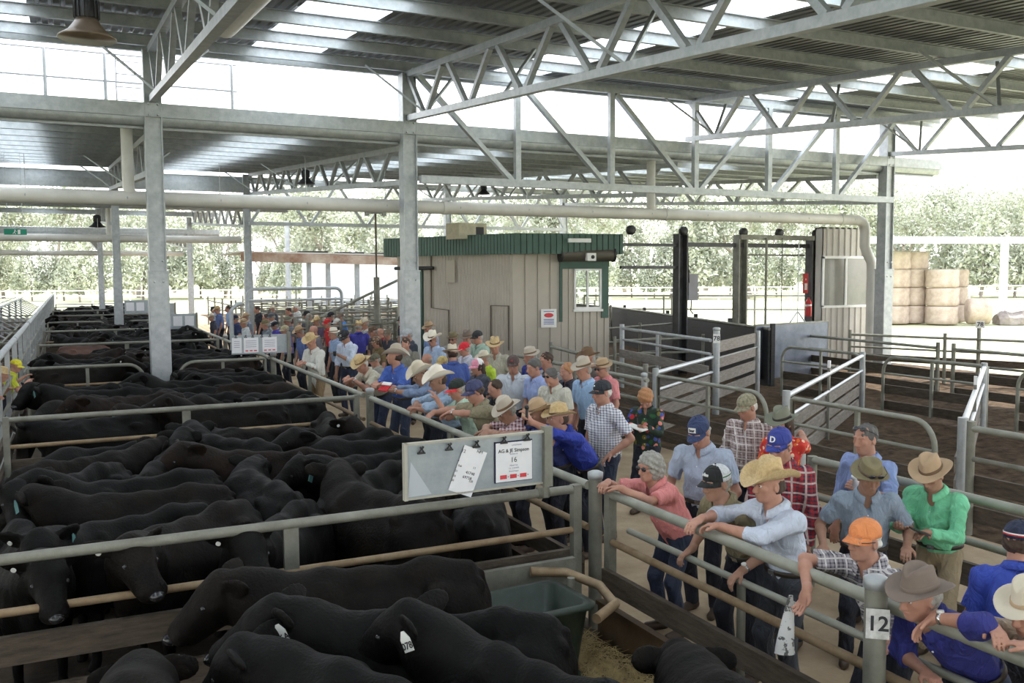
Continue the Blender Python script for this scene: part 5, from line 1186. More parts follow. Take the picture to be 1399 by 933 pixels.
# ================================================================ CATTLE
COAT = mat('black_cattle_coat', (0.0018, 0.0017, 0.0016), 0.62, col2=(0.006, 0.0055, 0.005), vscale=4.5, bump=0.35, bscale=55, spec=0.14)
COAT2 = mat('dusty_black_coat', (0.0022, 0.002, 0.0018), 0.65, col2=(0.013, 0.010, 0.008), vscale=3.0, bump=0.4, bscale=50, spec=0.13)
COATB = mat('brown_black_coat', (0.004, 0.003, 0.0025), 0.65, col2=(0.020, 0.012, 0.008), vscale=2.6, bump=0.4, bscale=50, spec=0.13)
HOOF = mat('hoof', (0.03, 0.025, 0.02), 0.5); TAGW = mat('ear_tag_white', (0.75, 0.76, 0.72), 0.5); TAGG = mat('ear_tag_teal', (0.10, 0.24, 0.25), 0.5); MUZ = mat('wet_nose', (0.02, 0.02, 0.022), 0.25, spec=0.6)
def cow_volume(hyaw, hpitch, neckup, S=1.0, phase=0.0, bend=0.0):
    """faces +x, withers about 1.12 m high; returns volume and head frame"""
    V = Vol(); A = lambda *p: np.array((p[0] * (0.86 if p[0] < 0.5 else 1.0) - (0.07 if p[0] >= 0.5 else 0), p[1], p[2]), float)
    V.ell(A(-0.56, 0, 0.82), (0.31, 0.225, 0.27), k=0.06)
    V.ell(A(-0.05, 0, 0.72), (0.53, 0.29, 0.33), k=0.10)
    V.ell(A(0.38, 0, 0.80), (0.30, 0.225, 0.33), k=0.08)
    V.cone(A(-0.74, 0, 1.06), A(-0.42, 0, 1.075), 0.055, 0.075, k=0.10); V.cone(A(-0.42, 0, 1.075), A(0.0, 0, 1.035), 0.07, 0.075, k=0.10); V.cone(A(0.0, 0, 1.035), A(0.36, 0, 1.075), 0.075, 0.06, k=0.10)
    V.ell(A(0.58, 0, 0.60), (0.16, 0.12, 0.18), k=0.08)
    for s in (-1, 1):
        V.ell(A(-0.46, s * 0.175, 1.00), (0.075, 0.05, 0.045), k=0.04); V.ell(A(-0.80, s * 0.09, 0.97), (0.05, 0.04, 0.05), k=0.04); V.ell(A(0.36, s * 0.13, 0.97), (0.07, 0.05, 0.12), k=0.04)
        V.ell(A(-0.58, s * 0.145, 0.72), (0.24, 0.125, 0.27), k=0.08)      # thighs
        V.ell(A(0.40, s * 0.16, 0.72), (0.15, 0.085, 0.22), k=0.06)
        ph = 0.06 * math.sin(phase + s)
        V.cone(A(0.42, s * 0.15, 0.60), A(0.45 + ph, s * 0.14, 0.34), 0.085, 0.048, k=0.05); V.cone(A(0.45 + ph, s * 0.14, 0.34), A(0.45 + ph, s * 0.14, 0.10), 0.042, 0.034, k=0.02); V.cone(A(0.45 + ph, s * 0.14, 0.10), A(0.48 + ph, s * 0.14, 0.03), 0.040, 0.046, k=0.02)
        V.cone(A(-0.55, s * 0.17, 0.64), A(-0.72 - ph, s * 0.15, 0.42), 0.11, 0.052, k=0.06); V.cone(A(-0.72 - ph, s * 0.15, 0.42), A(-0.66 - ph, s * 0.15, 0.12), 0.044, 0.035, k=0.02); V.cone(A(-0.66 - ph, s * 0.15, 0.12), A(-0.63 - ph, s * 0.15, 0.03), 0.040, 0.046, k=0.02)
    V.cone(A(-0.84, 0, 1.02), A(-0.90, 0.01, 0.70), 0.032, 0.022, k=0.03); V.cone(A(-0.90, 0.01, 0.70), A(-0.89, 0.03, 0.42), 0.02, 0.032, k=0.02)
    # neck and head
    nd = unit((math.cos(hyaw * 0.55), math.sin(hyaw * 0.55), neckup)); n0 = A(0.56, 0, 0.89); poll = n0 + nd * 0.45; Z = lambda e: np.array((0, 0, e))
    V.cone(n0 - nd * 0.12, n0 + nd * 0.24, 0.225, 0.185, k=0.10); V.cone(n0 + nd * 0.2, poll, 0.185, 0.125, k=0.05); V.cone(A(0.62, 0, 0.62), n0 + nd * 0.34 - Z(0.12), 0.09, 0.06, k=0.08)
    V.cone(A(0.50, 0, 0.98), n0 + nd * 0.32 + Z(0.09), 0.11, 0.07, k=0.08)
    hd = unit((math.cos(hyaw) * math.cos(hpitch), math.sin(hyaw) * math.cos(hpitch), -math.sin(hpitch))); R = axes(hd)  # rows x right, y fwd, z up
    x, y, z = R; L = lambda a, b, e: poll + x * a + y * b + z * e
    V.ell(L(0, 0.06, 0.0), (0.124, 0.145, 0.118), R, k=0.04); V.cone(L(0, 0.10, -0.01), L(0, 0.33, -0.035), 0.110, 0.084, k=0.04)
    V.cone(L(0, 0.05, -0.085), L(0, 0.30, -0.095), 0.095, 0.066, k=0.05); V.ell(L(0, 0.36, -0.045), (0.088, 0.06, 0.068), R, k=0.03)
    V.ell(L(0, -0.02, 0.075), (0.06, 0.05, 0.045), R, k=0.04)
    for s in (-1, 1):
        V.ell(L(s * 0.078, 0.14, 0.022), (0.022, 0.034, 0.022), R, k=0.02)
        V.ell(L(s * 0.036, 0.425, -0.030), (0.014, 0.012, 0.012), R, k=0.008, sub=True)
        ed = unit(x * s * 0.80 + y * -0.55 + z * -0.08); Re = np.array([ed, unit(np.cross(z, ed)), z]); Re[2] = np.cross(Re[0], Re[1])
        V.ell(L(s * 0.16, 0.0, 0.015), (0.115, 0.052, 0.022), Re, k=0.02) if False else V.ell(L(s * 0.168, -0.075, 0.015), (0.130, 0.021, 0.072), Re, k=0.015)
        V.ell(L(s * 0.190, -0.060, 0.010), (0.098, 0.016, 0.048), Re, k=0.01, sub=True)
    return V, dict(poll=poll, R=R)
def fur(seed):
    rr = np.random.RandomState(seed); a, b, c = rr.randn(3, 3) * 22, rr.randn(3, 3) * 60, 0
    def fn(P):
        n = 0
        for i in range(3): n = n + 0.0016 * np.sin(P @ a[i].astype(np.float32)) + 0.0005 * np.sin(P @ b[i].astype(np.float32))
        return n.astype(np.float32)
    return fn
def make_cow(hyaw=0.0, hpitch=0.55, neckup=0.15, coat=COAT, res=0.017, seed=1, flag=None, button=True, teal=False, feat=True):
    V, hf = cow_volume(hyaw, hpitch, neckup, phase=seed)
    root = empty('cow', (0, 0, 0)); v, F = V.mesh(res, fur(seed))
    v[:, 2] = np.maximum(v[:, 2], 0.0)
    body = link_mesh('body', np_mesh('body', v, F), coat, root)
    x, y, z = hf['R']; L = lambda a, b, e: tuple(hf['poll'] + x * a + y * b + z * e)
    if feat:
        for s in (-1, 1): MB().ball(L(s * 0.104, 0.145, 0.022), 0.017, 8, 6).build('eye', MUZ, body)
        MB().ball(L(0, 0.412, -0.030), 0.052, 10, 6, (1, 1, 0.7)).build('nose', MUZ, body)
    if button:
        t = MB(); c = Vector(L(0.192, -0.050, 0.010)); d = Vector(unit(x * 0.5 + y * 0.85)); t.tube([c, c + d * 0.008], 0.018, 12); t.build('ear_button', TAGW, root)
    if flag is not None or teal:
        c = Vector(L(-0.222, -0.055, -0.015)); m = frame_mat(c, -Vector(y) * 0.95 - Vector(x) * 0.3, Vector((0, 0, 1)))
        b = MB(); w, h = 0.033, 0.042
        pts = [(-0.010, 0.035), (0.010, 0.035), (w, -0.005), (w, -h - 0.03), (-w, -h - 0.03), (-w, -0.005)]
        vs = [m @ Vector((p[0], p[1], q)) for q in (0.0, 0.004) for p in pts]
        b.add(vs, [tuple(range(6)), tuple(reversed(range(6, 12)))] + [(i, (i + 1) % 6, 6 + (i + 1) % 6, 6 + i) for i in range(6)])
        fo = b.build('ear_tag', TAGG if teal else TAGW, root)
        if flag: text_mesh(flag, 0.05, INK, fo, m @ Matrix.Translation((0, -0.042, 0.0055)), 'number', bold=True)
    return root
# ================================================================ CATTLE IN THE PENS
FORE = {'A': (1.6, 5.26, 2.95), 'B': (1.67, 4.36, 2.68), 'C': (1.88, 3.55, 1.95), 'D': (1.22, 3.72, 2.12), 'E': (0.08, 3.95, 1.3), 'F': (2.48, 2.76, 1.4)}
PEN1 = [(0.26, 10.38, -2.95), (0.06, 9.75, 0.47), (0.78, 9.45, 1.25), (-0.04, 8.94, -2.27), (0.5, 7.93, 3.13), (0.36, 7.32, -2.75), (-0.32, 7.13, -1.41), (1.74, 9.1, 2.73), (1.49, 8.15, 1.76), (2.81, 9.96, -2.66), (2.21, 6.92, 1.92), (2.76, 8.61, 3.28), (2.76, 9.24, 2.96), (2.88, 11.08, -1.72), (2.87, 7.56, 1.03), (3.05, 6.9, 1.15), (1.91, 10.62, 2.79), (1.53, 10.0, 2.17), (2.39, 7.85, -2.43), (0.72, 6.88, -2.41), (0.5, 8.48, 3.35), (1.35, 6.82, 4.07)]
PEN2 = [(2.34, 17.71, -0.41), (2.6, 17.06, 3.13), (2.76, 13.93, 3.35), (1.86, 14.67, 2.69), (1.35, 13.12, 3.13), (0.21, 15.92, 3.24), (0.32, 12.6, 3.39), (1.55, 15.53, 3.03), (0.43, 15.23, 3.06), (1.93, 12.59, 3.0), (1.82, 16.06, 3.2), (2.81, 13.3, 3.64), (0.86, 14.23, 3.44), (2.72, 14.83, -0.46), (1.41, 13.86, 0.5), (0.01, 14.38, 3.93), (2.76, 16.53, 3.0)]
PEN3 = [(1.24, 20.14, -1.26), (1.22, 23.26, -0.06), (0.21, 21.94, 3.24), (0.18, 22.6, -0.33), (2.6, 21.1, 3.56), (1.3, 22.66, -0.31), (0.11, 19.21, 0.07), (2.77, 22.73, -0.6), (0.21, 20.88, 3.16), (1.14, 23.86, -0.43), (0.37, 21.41, 3.17), (1.88, 21.41, 3.4), (0.42, 19.9, -0.61), (2.35, 22.03, 3.27), (2.66, 19.57, -0.2), (1.11, 24.55, -0.22), (2.65, 20.42, 0.01)]
PEN4 = [(1.97, 27.3, 3.3), (1.64, 29.04, 2.65), (0.78, 27.23, 4.22), (1.77, 30.78, 0.58), (1.74, 27.93, 2.94), (2.21, 26.77, 3.07), (2.66, 29.37, 0.15), (1.44, 26.4, 2.9), (2.79, 26.21, 3.53), (0.32, 30.3, 2.7), (1.4, 29.94, 3.68), (2.11, 25.53, -0.19), (2.65, 28.38, 0.11), (2.75, 30.59, 3.27), (2.57, 29.97, 0.37)]
PEN5 = [(2.76, 32.81, 2.94), (1.29, 32.58, 3.51), (2.75, 35.32, 3.22), (1.89, 34.52, 3.93), (0.61, 32.87, 3.54), (2.66, 33.97, -0.2), (0.8, 35.49, 3.34), (2.65, 33.4, -0.02), (1.22, 33.65, 2.8), (1.87, 35.93, -0.31), (0.11, 33.42, -0.09), (2.57, 36.71, -0.49), (0.53, 36.47, 2.87), (1.7, 36.59, 2.64), (2.44, 32.16, 2.87)]
PEN6 = [(0.67, 43.51, 3.25), (0.44, 42.16, 3.16), (2.48, 39.15, 0.64), (1.29, 42.89, 3.6), (0.88, 40.1, -0.5), (0.16, 41.61, 2.76), (2.76, 42.63, 0.59), (3.1, 41.21, 1.25), (2.68, 41.92, 0.39), (0.16, 42.81, 3.55), (1.98, 42.68, 0.69), (0.38, 39.47, 2.65), (1.55, 40.95, 3.55)]
PEN7 = [(2.76, 46.13, 2.94), (1.68, 47.2, 3.35), (2.24, 48.1, 3.85), (0.73, 46.4, -0.09), (2.76, 49.56, 3.3), (0.57, 47.59, 0.02), (1.05, 48.35, -0.6), (0.32, 45.82, 3.33), (1.95, 46.7, 3.17), (0.91, 44.43, 0.34), (0.58, 45.05, 4.0)]
PEN8 = [(1.92, 54.11, -0.08), (2.77, 55.65, -0.72), (2.12, 53.37, -0.26), (1.39, 55.09, -0.0), (0.12, 52.79, 2.53), (1.1, 52.04, 0.02), (1.28, 52.83, -0.17), (2.52, 52.28, 0.75), (2.65, 51.49, 0.08)]
PEN9 = [(2.02, 59.41, 0.48), (1.04, 61.48, 2.96), (0.36, 59.66, 3.41), (2.84, 60.34, 3.77), (2.5, 58.7, -0.29), (2.73, 58.06, 3.22), (2.41, 61.29, -0.53), (2.72, 61.77, -0.45)]
def place(o, p, s=0.95, rz=None): o.location = (p[0], p[1], 0); o.rotation_euler = (0, 0, p[2]); o.scale = (s, s, s); return o
FC = {  # head turn, head pitch, neck, coat, tags, label
    'A': (0.1, 0.62, 0.45, COAT2, dict(), 'black cow along the nearest cross fence, head lowered over the timber board at left'),
    'B': (0.1, 0.5, 0.60, COAT, dict(flag='06A'), 'black cow with white ear tag 06A standing behind the cow tagged 078'),
    'C': (0.5, 0.50, 0.70, COAT, dict(flag='078'), 'black cow with white ear tag 078, nearest the middle of the bottom edge'),
    'D': (0.35, 0.75, 0.40, COAT, dict(), 'black cow at the bottom edge with its lowered head left of tag 06A'),
    'E': (0.2, 0.35, 0.0, COAT2, dict(), 'black cow whose poll just shows at the bottom edge, leftmost'),
    'F': (-0.3, 0.5, 0.1, COAT2, dict(button=False), 'dusty grey-black cow at the bottom edge beside the straw and kick plate')}
for k_, (a_, b_, c_, ct, tg, lb) in FC.items():
    o = make_cow(a_, b_, c_, ct, 0.0115, ord(k_), **tg); place(o, FORE[k_]); tag(o, lb, 'cow', 'black cattle in the pens')
PR = [make_cow(h, p, n, COAT, 0.0155, i, teal=(i in (2, 5)), button=i != 6) for i, (h, p, n) in enumerate(((0.0, 0.5, 0.5), (0.8, 0.5, 0.7), (-0.8, 0.5, 0.6), (0.25, 1.05, -0.35), (-0.2, 0.25, 0.9), (1.2, 0.45, 0.6), (-1.2, 0.6, 0.4)))]
used = [False] * 7; cr_ = random.Random(3)
def put(i, p, coat, label, group, s):
    if used[i]: o = copy_tree(PR[i])
    else: o = PR[i]; used[i] = True
    place(o, p, s)
    b = [c for c in o.children if c.name.startswith('body')][0]
    b.material_slots[0].link = 'OBJECT'; b.material_slots[0].material = coat
    return tag(o, label, 'cow', group)
P1L = ['black cow against the far left of the second cross fence', 'black cow facing out from the left alley side, tail to the rails', 'black cow angled away behind the leftmost rump', 'black cow pressed to the left alley fence', 'black cow facing the camera left with teal tag, wet nose showing', 'black cow side-on just above the nearest top rail at left', 'black cow in the left corner by the nearest cross fence', 'brownish-black cow with raised head in the middle of the pen', 'black cow standing lengthwise in the centre of the pen', 'black cow behind the galvanised sale board at left', 'black cow with white ear button below the centre of the pen', 'black cow side-on left of the galvanised sale board', 'black cow with a dusty back left of the sale board', 'black cow facing the camera near the stile of the second cross fence', 'brown-backed cow seen from behind right under the sale board', 'large black cow standing under the right half of the sale board', 'black cow below the strap of the second cross fence', 'black cow in front of the second cross fence, nose to neighbour', 'dark cow facing away right of centre in the second pen', 'black cow facing the camera under the nearest top rail', 'black cow between two others at centre left', 'black cow directly behind the nearest cross fence strap']
for j, p in enumerate(PEN1):
    put([3, 0, 4, 1, 2, 5, 0, 1, 6, 4, 2, 0, 3, 1, 0, 4, 6, 2, 3, 5, 4, 1][j % 22], p, COATB if j in (7, 14) else (COAT2 if j % 3 == 1 else COAT), P1L[j], 'black cattle in the second pen', 0.95 + cr_.uniform(-.03, .04))
for n, PN in enumerate((PEN2, PEN3, PEN4, PEN5, PEN6, PEN7, PEN8, PEN9)):
    for j, p in enumerate(PN):
        hf_ = n == 2 and j == 3
        o = put(cr_.randrange(7), p, COATB if cr_.random() < .12 else (COAT2 if cr_.random() < .3 else COAT), 'black cow packed among others in the %s pen from the front' % wordn[n + 2], 'black cattle in the %s pen' % wordn[n + 2], 0.95 + cr_.uniform(-.05, .05))
# white-faced animal among the far black ones
hfd = make_cow(0.5, 0.5, 0.35, mat('red_brown_coat', (0.09, 0.035, 0.02), 0.6, var=0.3), 0.016, 9, button=False); place(hfd, (0.35, 26.2, 0.4), 0.95)
V_, hh = cow_volume(0.5, 0.5, 0.35, phase=9); x_, y_, z_ = hh['R']
fv = Vol(); Lf = lambda a, b, e: hh['poll'] + x_ * a + y_ * b + z_ * e
fv.cone(Lf(0, 0.05, 0.02), Lf(0, 0.36, -0.02), 0.118, 0.088, k=0.03); v, F = fv.mesh(0.016); link_mesh('white_face', np_mesh('white_face', v, F), mat('white_face_hair', (0.7, 0.66, 0.6), 0.8), hfd)
tag(hfd, 'red-brown cow with a white face among the black cattle far down at left', 'cow')
# ---------------------------------------------------------------- trough and straw in the nearest pen
tr = empty('feed_trough', (2.78, 5.42, 0), 0.05, 'dark green plastic trough behind a bent tube guard in the corner', 'trough')
GRNP = mat('green_plastic', (0.012, 0.026, 0.018), 0.45, col2=(0.035, 0.055, 0.042), vscale=5)
tb = MB()
def rr_box(hx, hy, r, z, n=6): return [(sx * (hx - r) + r * math.cos(a0 + PI / 2 * i / n), sy * (hy - r) + r * math.sin(a0 + PI / 2 * i / n), z) for sx, sy, a0 in ((1, 1, 0), (-1, 1, PI / 2), (-1, -1, PI), (1, -1, 1.5 * PI)) for i in range(n + 1)]
grid_mesh([rr_box(.27, .2, .06, .12), rr_box(.33, .26, .08, .58), rr_box(.37, .30, .09, .59), rr_box(.37, .30, .09, .62), rr_box(.31, .24, .07, .62), rr_box(.25, .18, .05, .25), rr_box(.02, .02, .01, .25)]).build('bin', GRNP, tr)
MB().box(-0.28, 0.28, -0.2, 0.2, 0.0, 0.13).build('base', GRNP, tr)
MB().tube([(0.3, 0.52, 0.62), (0.55, 0.42, 0.60), (0.64, 0.1, 0.58), (0.55, -0.22, 0.56), (0.3, -0.36, 0.55)], 0.035, 10).build('guard_tube', RUSTY, tr)
MB().tube([(0.52, 0.3, 0.6), (0.52, 0.3, 0.0)], 0.03, 8).build('guard_leg', GALV_OLD, tr)
STRAW = mat('straw_bedding', (0.22, 0.15, 0.06), 0.8, col2=(0.50, 0.38, 0.17), vscale=9)
sb_ = MB(); rs = random.Random(8)
for i in range(5200):
    t = rs.random(); cx = 3.28 + rs.gauss(0, .15); cy = 2.9 + 3.0 * rs.random(); cx = min(3.5, max(2.75, cx)); a = rs.uniform(0, PI); e = rs.uniform(-.3, .3); L = rs.uniform(.03, .09); z = rs.uniform(0.02, .10) * (1 if cx > 3 else .5)
    d = Vector((math.cos(a) * math.cos(e), math.sin(a) * math.cos(e), math.sin(e))) * L; n_ = Vector((-math.sin(a), math.cos(a), 0)) * 0.0028; c = Vector((cx, cy, z + 0.02))
    k = len(sb_.v); sb_.v += [tuple(c - d - n_), tuple(c - d + n_), tuple(c + d + n_), tuple(c + d - n_), tuple(c + Vector((0, 0, .004)))]; fs = [(k, k + 1, k + 2, k + 3)]
    sb_.f += fs; sb_.sm += [False]; sb_.mi += [0]
so_ = sb_.build('straw_bedding', STRAW); tag(so_, 'loose golden straw on the pen floor beside the kick plate', 'straw', kind='stuff')
# ================================================================ PEOPLE AT THE RAIL
def fc(r, g, b): return flat(srgb(r, g, b))
JEAN = fc(45, 55, 78); JEAN_D = fc(30, 34, 46); NAVYT = fc(32, 36, 50); GREYT = fc(62, 66, 74); TAN_T = fc(150, 135, 110); KHAKI_T = fc(140, 118, 88)
STRAWH = mat('straw_hat', srgb(208, 184, 140), 0.8, col2=srgb(182, 156, 112), vscale=60); CREAMH = mat('cream_felt', srgb(205, 195, 175), 0.8, var=0.04, vscale=8); FELTG = mat('grey_brown_felt', srgb(122, 108, 98), 0.85, var=0.05, vscale=8); TANF = mat('tan_felt', srgb(178, 152, 122), 0.85, var=0.05, vscale=8)
WHITEH = mat('white_felt', srgb(228, 220, 205), 0.8, var=0.03); OLIVEH = mat('olive_canvas', srgb(125, 116, 88), 0.9, var=0.08, vscale=20); GRYGRN = mat('grey_green_felt', srgb(122, 124, 108), 0.85, var=0.05); PALEH = mat('pale_stone_felt', srgb(180, 170, 155), 0.8, var=0.05)
BROWNH = mat('brown_felt', srgb(112, 88, 66), 0.85, var=0.05)
GREYHAIR = mat('grey_hair', srgb(170, 168, 160), 0.7, col2=srgb(120, 118, 112), vscale=40); WHITEHAIR = mat('white_hair', srgb(205, 202, 195), 0.7, var=0.1, vscale=40); BRNHAIR = mat('brown_hair', srgb(62, 46, 36), 0.7, var=0.2, vscale=40); DKHAIR = mat('dark_grey_hair', srgb(88, 86, 84), 0.7, var=0.2, vscale=40); REDHAIR = mat('sandy_hair', srgb(168, 120, 82), 0.7, var=0.15, vscale=40)
SOLVED = {}
SOLVED = {'pink': (4.139, 5.763), 'navycap': (4.721, 6.012), 'khaki': (4.092, 4.879), 'cowboy': (4.125, 4.447), 'orange': (4.002, 3.537), 'greyhat': (3.858, 2.965), 'beige': (4.051, 2.563), 'royal': (4.505, 3.072), 'mint': (5.649, 4.487), 'polo': (5.108, 4.668), 'bottle': (5.686, 5.165), 'redplaid': (4.847, 5.209), 'hawaii': (5.938, 6.406), 'camo': (5.965, 6.902), 'floral': (6.108, 8.876), 'auction': (4.516, 7.816), 'check': (5.13, 8.241), 'behindsign': (4.382, 8.026), 'darkcap': (4.696, 8.384), 'creamhat': (4.153, 8.286), 'navykhaki': (4.206, 9.243), 'mintchin': (4.255, 9.894), 'whitecowboy': (4.171, 10.324), 'redbook': (4.285, 11.246), 'brightblue': (4.477, 13.037), 'beigelean': (4.384, 13.999), 'cupman': (5.038, 17.841), 'whiteshirt': (4.158, 16.965), 'alleyvest': (-0.972, 17.654), 'alleyhat': (-1.109, 16.436), 'alleyarm': (-1.37, 14.241)}
NEARP = {}
def near(key, px, **k):
    x, y = SOLVED.get(key, (px[2], px[3])); k.setdefault('label', key)
    k['top'] *= 0.99 if 'res' in k else 0.965
    cr = k.pop('cross', None)
    if cr is not None:   # forearms laid along the top rail, crossed or clasped, cr = shift of the hands along the rail
        k['hl'] = (3.77, y + 0.07 + cr, 1.262); k['hr'] = (3.74, y - 0.02 + cr, 1.272)
        k['palms'] = {-1: ((-0.45, 0.8, -0.25), (-0.2, 0, -1)), 1: ((-0.6, -0.55, -0.45), (-0.2, 0, -1))}; k['curl'] = (0.85, 0.85); k['pole'] = {1: (0.25, 1, 0.0), -1: (0.25, -1, 0.0)}
    def cv(t):
        if t is None or len(t) == 3: return t
        _, f_, r_, u_ = t; fx = (math.sin(k['yaw']), math.cos(k['yaw'])); rx = (math.cos(k['yaw']), -math.sin(k['yaw'])); return (x + fx[0] * f_ + rx[0] * r_, y + fx[1] * f_ + rx[1] * r_, u_)
    for q in ('hl', 'hr'):
        if q in k: k[q] = cv(k[q])
    root, info = person(x, y, **k); NEARP[key] = (root, info, px[:2]); return root, info
L_ = -PI / 2
RZ = 1.245
# woman in pink, forearms folded over the rail
near('pink', (887, 638, 4.15, 5.3), yaw=L_ - 0.05, top=1.66, label='grey-haired woman in pink polo shirt leaning on the top rail, hands clasped', shirt=fc(222, 140, 138), pants=JEAN, skin=0, lean=0.42, hunch=0.16, hyaw=-0.15, hpitch=0.05, hl=(3.68, 5.68, RZ), hr=(3.70, 5.90, RZ), hair=GREYHAIR, hairstyle='bob', glasses='dark', female=True, wide=1.1, belly=0.25, hem=0.09, belt=False, palms={-1: ((-0.4, 0.9, 0), (0, -0.1, -1)), 1: ((-0.7, -0.55, -0.1), (0, 0, -1))}, curl=(0.7, 0.7), pole={1: (0.1, 1, -0.4), -1: (0.3, -1, -0.5)})
near('navycap', (955, 590, 4.9, 5.6), yaw=-2.0, top=1.82, label='man in pale blue short-sleeved shirt and navy cap with white patch, looking down', shirt=fc(168, 180, 200), pants=NAVYT, skin=0, lean=0.08, hunch=0.1, hpitch=0.5, hl=('rel', 0.22, -0.25, 0.92), hr=('rel', 0.22, 0.25, 0.92), hat='cap', hatm=fc(48, 62, 98), captext=('bur', NAVYT, 0.034, 0), hair=GREYHAIR, hairstyle='fringe', wide=1.1, belly=0.2)
near('khaki', (978, 660, 4.35, 4.75), yaw=L_ - 0.1, top=1.76, label='man in khaki shirt and black and white trucker cap bent over the lower rail', shirt=fc(128, 118, 92), pants=JEAN_D, skin=1, lean=0.50, hunch=0.12, hyaw=0.0, hpitch=0.1, hl=(3.88, 4.55, 0.915), hr=(3.88, 5.08, 0.915), hat='cap', hatm=fc(30, 32, 34), cap2=fc(205, 208, 212), capstripe=((fc(20, 110, 70), 0.006), (WHITEP, 0.016)), captext=('rlen', WHITEP, 0.034, 0), hair=GREYHAIR, hairstyle='fringe', watch=-1, palms={-1: ((-0.8, 0.1, -0.5), (-0.4, 0, -1)), 1: ((-0.8, 0.2, -0.5), (-0.4, 0, -1))}, curl=(0.75, 0.75))
near('cowboy', (1050, 662, 4.25, 4.1), yaw=L_ + 0.02, top=1.75, label='man in white shirt and big straw cowboy hat leaning on the top rail', shirt=fc(196, 204, 220), pants=GREYT, skin=0, lean=0.16, hunch=0.16, hyaw=0.1, hpitch=0.02, hl=(3.68, 4.52, RZ), hr=(3.68, 4.72, RZ), hat='cowboy', hatm=STRAWH, sleeve='rolled', hair=BRNHAIR, hairstyle='fringe', wide=1.08, palms={-1: ((-0.6, 0.8, 0), (-0.1, 0, -1)), 1: ((-0.9, -0.2, -0.25), (-0.1, 0, -1))}, curl=(0.9, 0.6), pole={1: (0.1, 1, -0.3), -1: (0.3, -1, -0.3)}, glasses=None)
near('orange', (1180, 738, 4.2, 3.5), yaw=L_ + 0.0, top=1.66, label='elderly man in orange cap, spectacles and checked shirt, hand hanging over rail', shirt=plaid('grey_check_shirt', srgb(165, 160, 165), srgb(62, 60, 78), srgb(215, 212, 212), 0.020, 0.34), pants=JEAN_D, skin=0, lean=0.30, hunch=0.18, hyaw=-0.05, hpitch=-0.02, hl=('rel', 0.12, -0.26, 0.95), hr=(3.58, 3.66, 1.12), hat='cap', hatm=fc(222, 138, 84), hair=WHITEHAIR, hairstyle='fringe', glasses='clear', belly=0.1, palms={1: ((-0.35, 0.1, -1), (-1, 0, 0.2))}, curl=(0.4, 0.35), pole={1: (0.2, 0.9, 0.5)})
near('greyhat', (1255, 815, 4.0, 2.8), yaw=L_ + 0.05, top=1.70, label='man in navy blue shirt and grey felt hat hunched over the rail', shirt=fc(44, 48, 122), pants=JEAN, skin=0, lean=0.66, hunch=0.28, hyaw=0.05, hpitch=0.12, hl=(3.60, 2.86, 1.235), hr=(3.74, 3.02, 0.88), hat='akubra', hatm=FELTG, band=FELTG, sleeve='rolled', hair=GREYHAIR, hairstyle='fringe', watch=-1, palms={-1: ((-0.55, 0.55, -0.65), (-0.5, 0, -1))}, curl=(0.55, 0.8), pole={-1: (0.5, -1, -0.15), 1: (0.3, 0.6, -1)}, wide=1.06)
near('beige', (1408, 835, 4.05, 2.2), yaw=L_, top=1.66, label='man in beige shirt and cream hat at the right edge, hands folded on the rail', shirt=fc(172, 152, 132), pants=TAN_T, skin=0, lean=0.5, hunch=0.25, hyaw=0.1, hpitch=0.2, hl=(3.66, 2.42, RZ), hr=(3.66, 2.60, RZ + 0.02), hat='akubra', hatm=CREAMH, band=TANF, hair=GREYHAIR, hairstyle='fringe', watch=-1, palms={-1: ((-0.3, 0.9, 0), (-0.1, 0, -1)), 1: ((-0.6, -0.7, 0), (-0.1, 0, -1))}, curl=(0.6, 0.6), pole={1: (0.1, 1, -0.3), -1: (0.3, -1, -0.3)})
near('royal', (1393, 740, 5.0, 3.2), yaw=0.9, top=1.64, label='man in royal blue shirt and navy cap with red and white stripe', shirt=fc(50, 72, 165), pants=JEAN_D, skin=0, lean=0.25, hunch=0.1, hyaw=0.3, hpitch=0.05, hat='cap', hatm=fc(35, 42, 66), capstripe=((fc(200, 45, 45), -0.004), (WHITEP, 0.004)), hair=BRNHAIR, hairstyle='fringe', wide=1.08)
near('mint', (1272, 648, 5.1, 4.9), yaw=-1.82, top=1.66, label='man in mint green shirt and tan wide-brimmed hat looking down at a phone', shirt=fc(118, 200, 156), pants=TAN_T, skin=1, lean=0.12, hunch=0.22, hyaw=0.0, hpitch=0.42, hl=('rel', 0.36, -0.08, 1.04), hr=('rel', 0.36, 0.10, 1.04), hat='akubra', hatm=TANF, band=BROWNH, sleeve='long', hair=GREYHAIR, hairstyle='fringe', belly=0.35, wide=1.08, palms={-1: ((0, 0, 0.0) if False else (-0.9, -0.2, 0.1), (0, 0, -1)), 1: ((-0.9, -0.5, 0.1), (0, 0, 1))}, curl=(0.5, 0.9))
near('polo', (1188, 652, 4.9, 5.1), yaw=-2.45, top=1.66, label='man in blue-grey polo shirt with sunglasses on his olive bush hat, looking down', shirt=fc(138, 152, 168), pants=JEAN_D, skin=1, lean=0.1, hunch=0.2, hpitch=0.38, hyaw=-0.2, hl=('rel', 0.2, -0.25, 0.95), hr=('rel', 0.18, 0.3, 0.92), hat='bush', hatm=OLIVEH, band=BROWNH, glasses='onhat', hair=GREYHAIR, hairstyle='fringe', wide=1.06, belly=0.2)
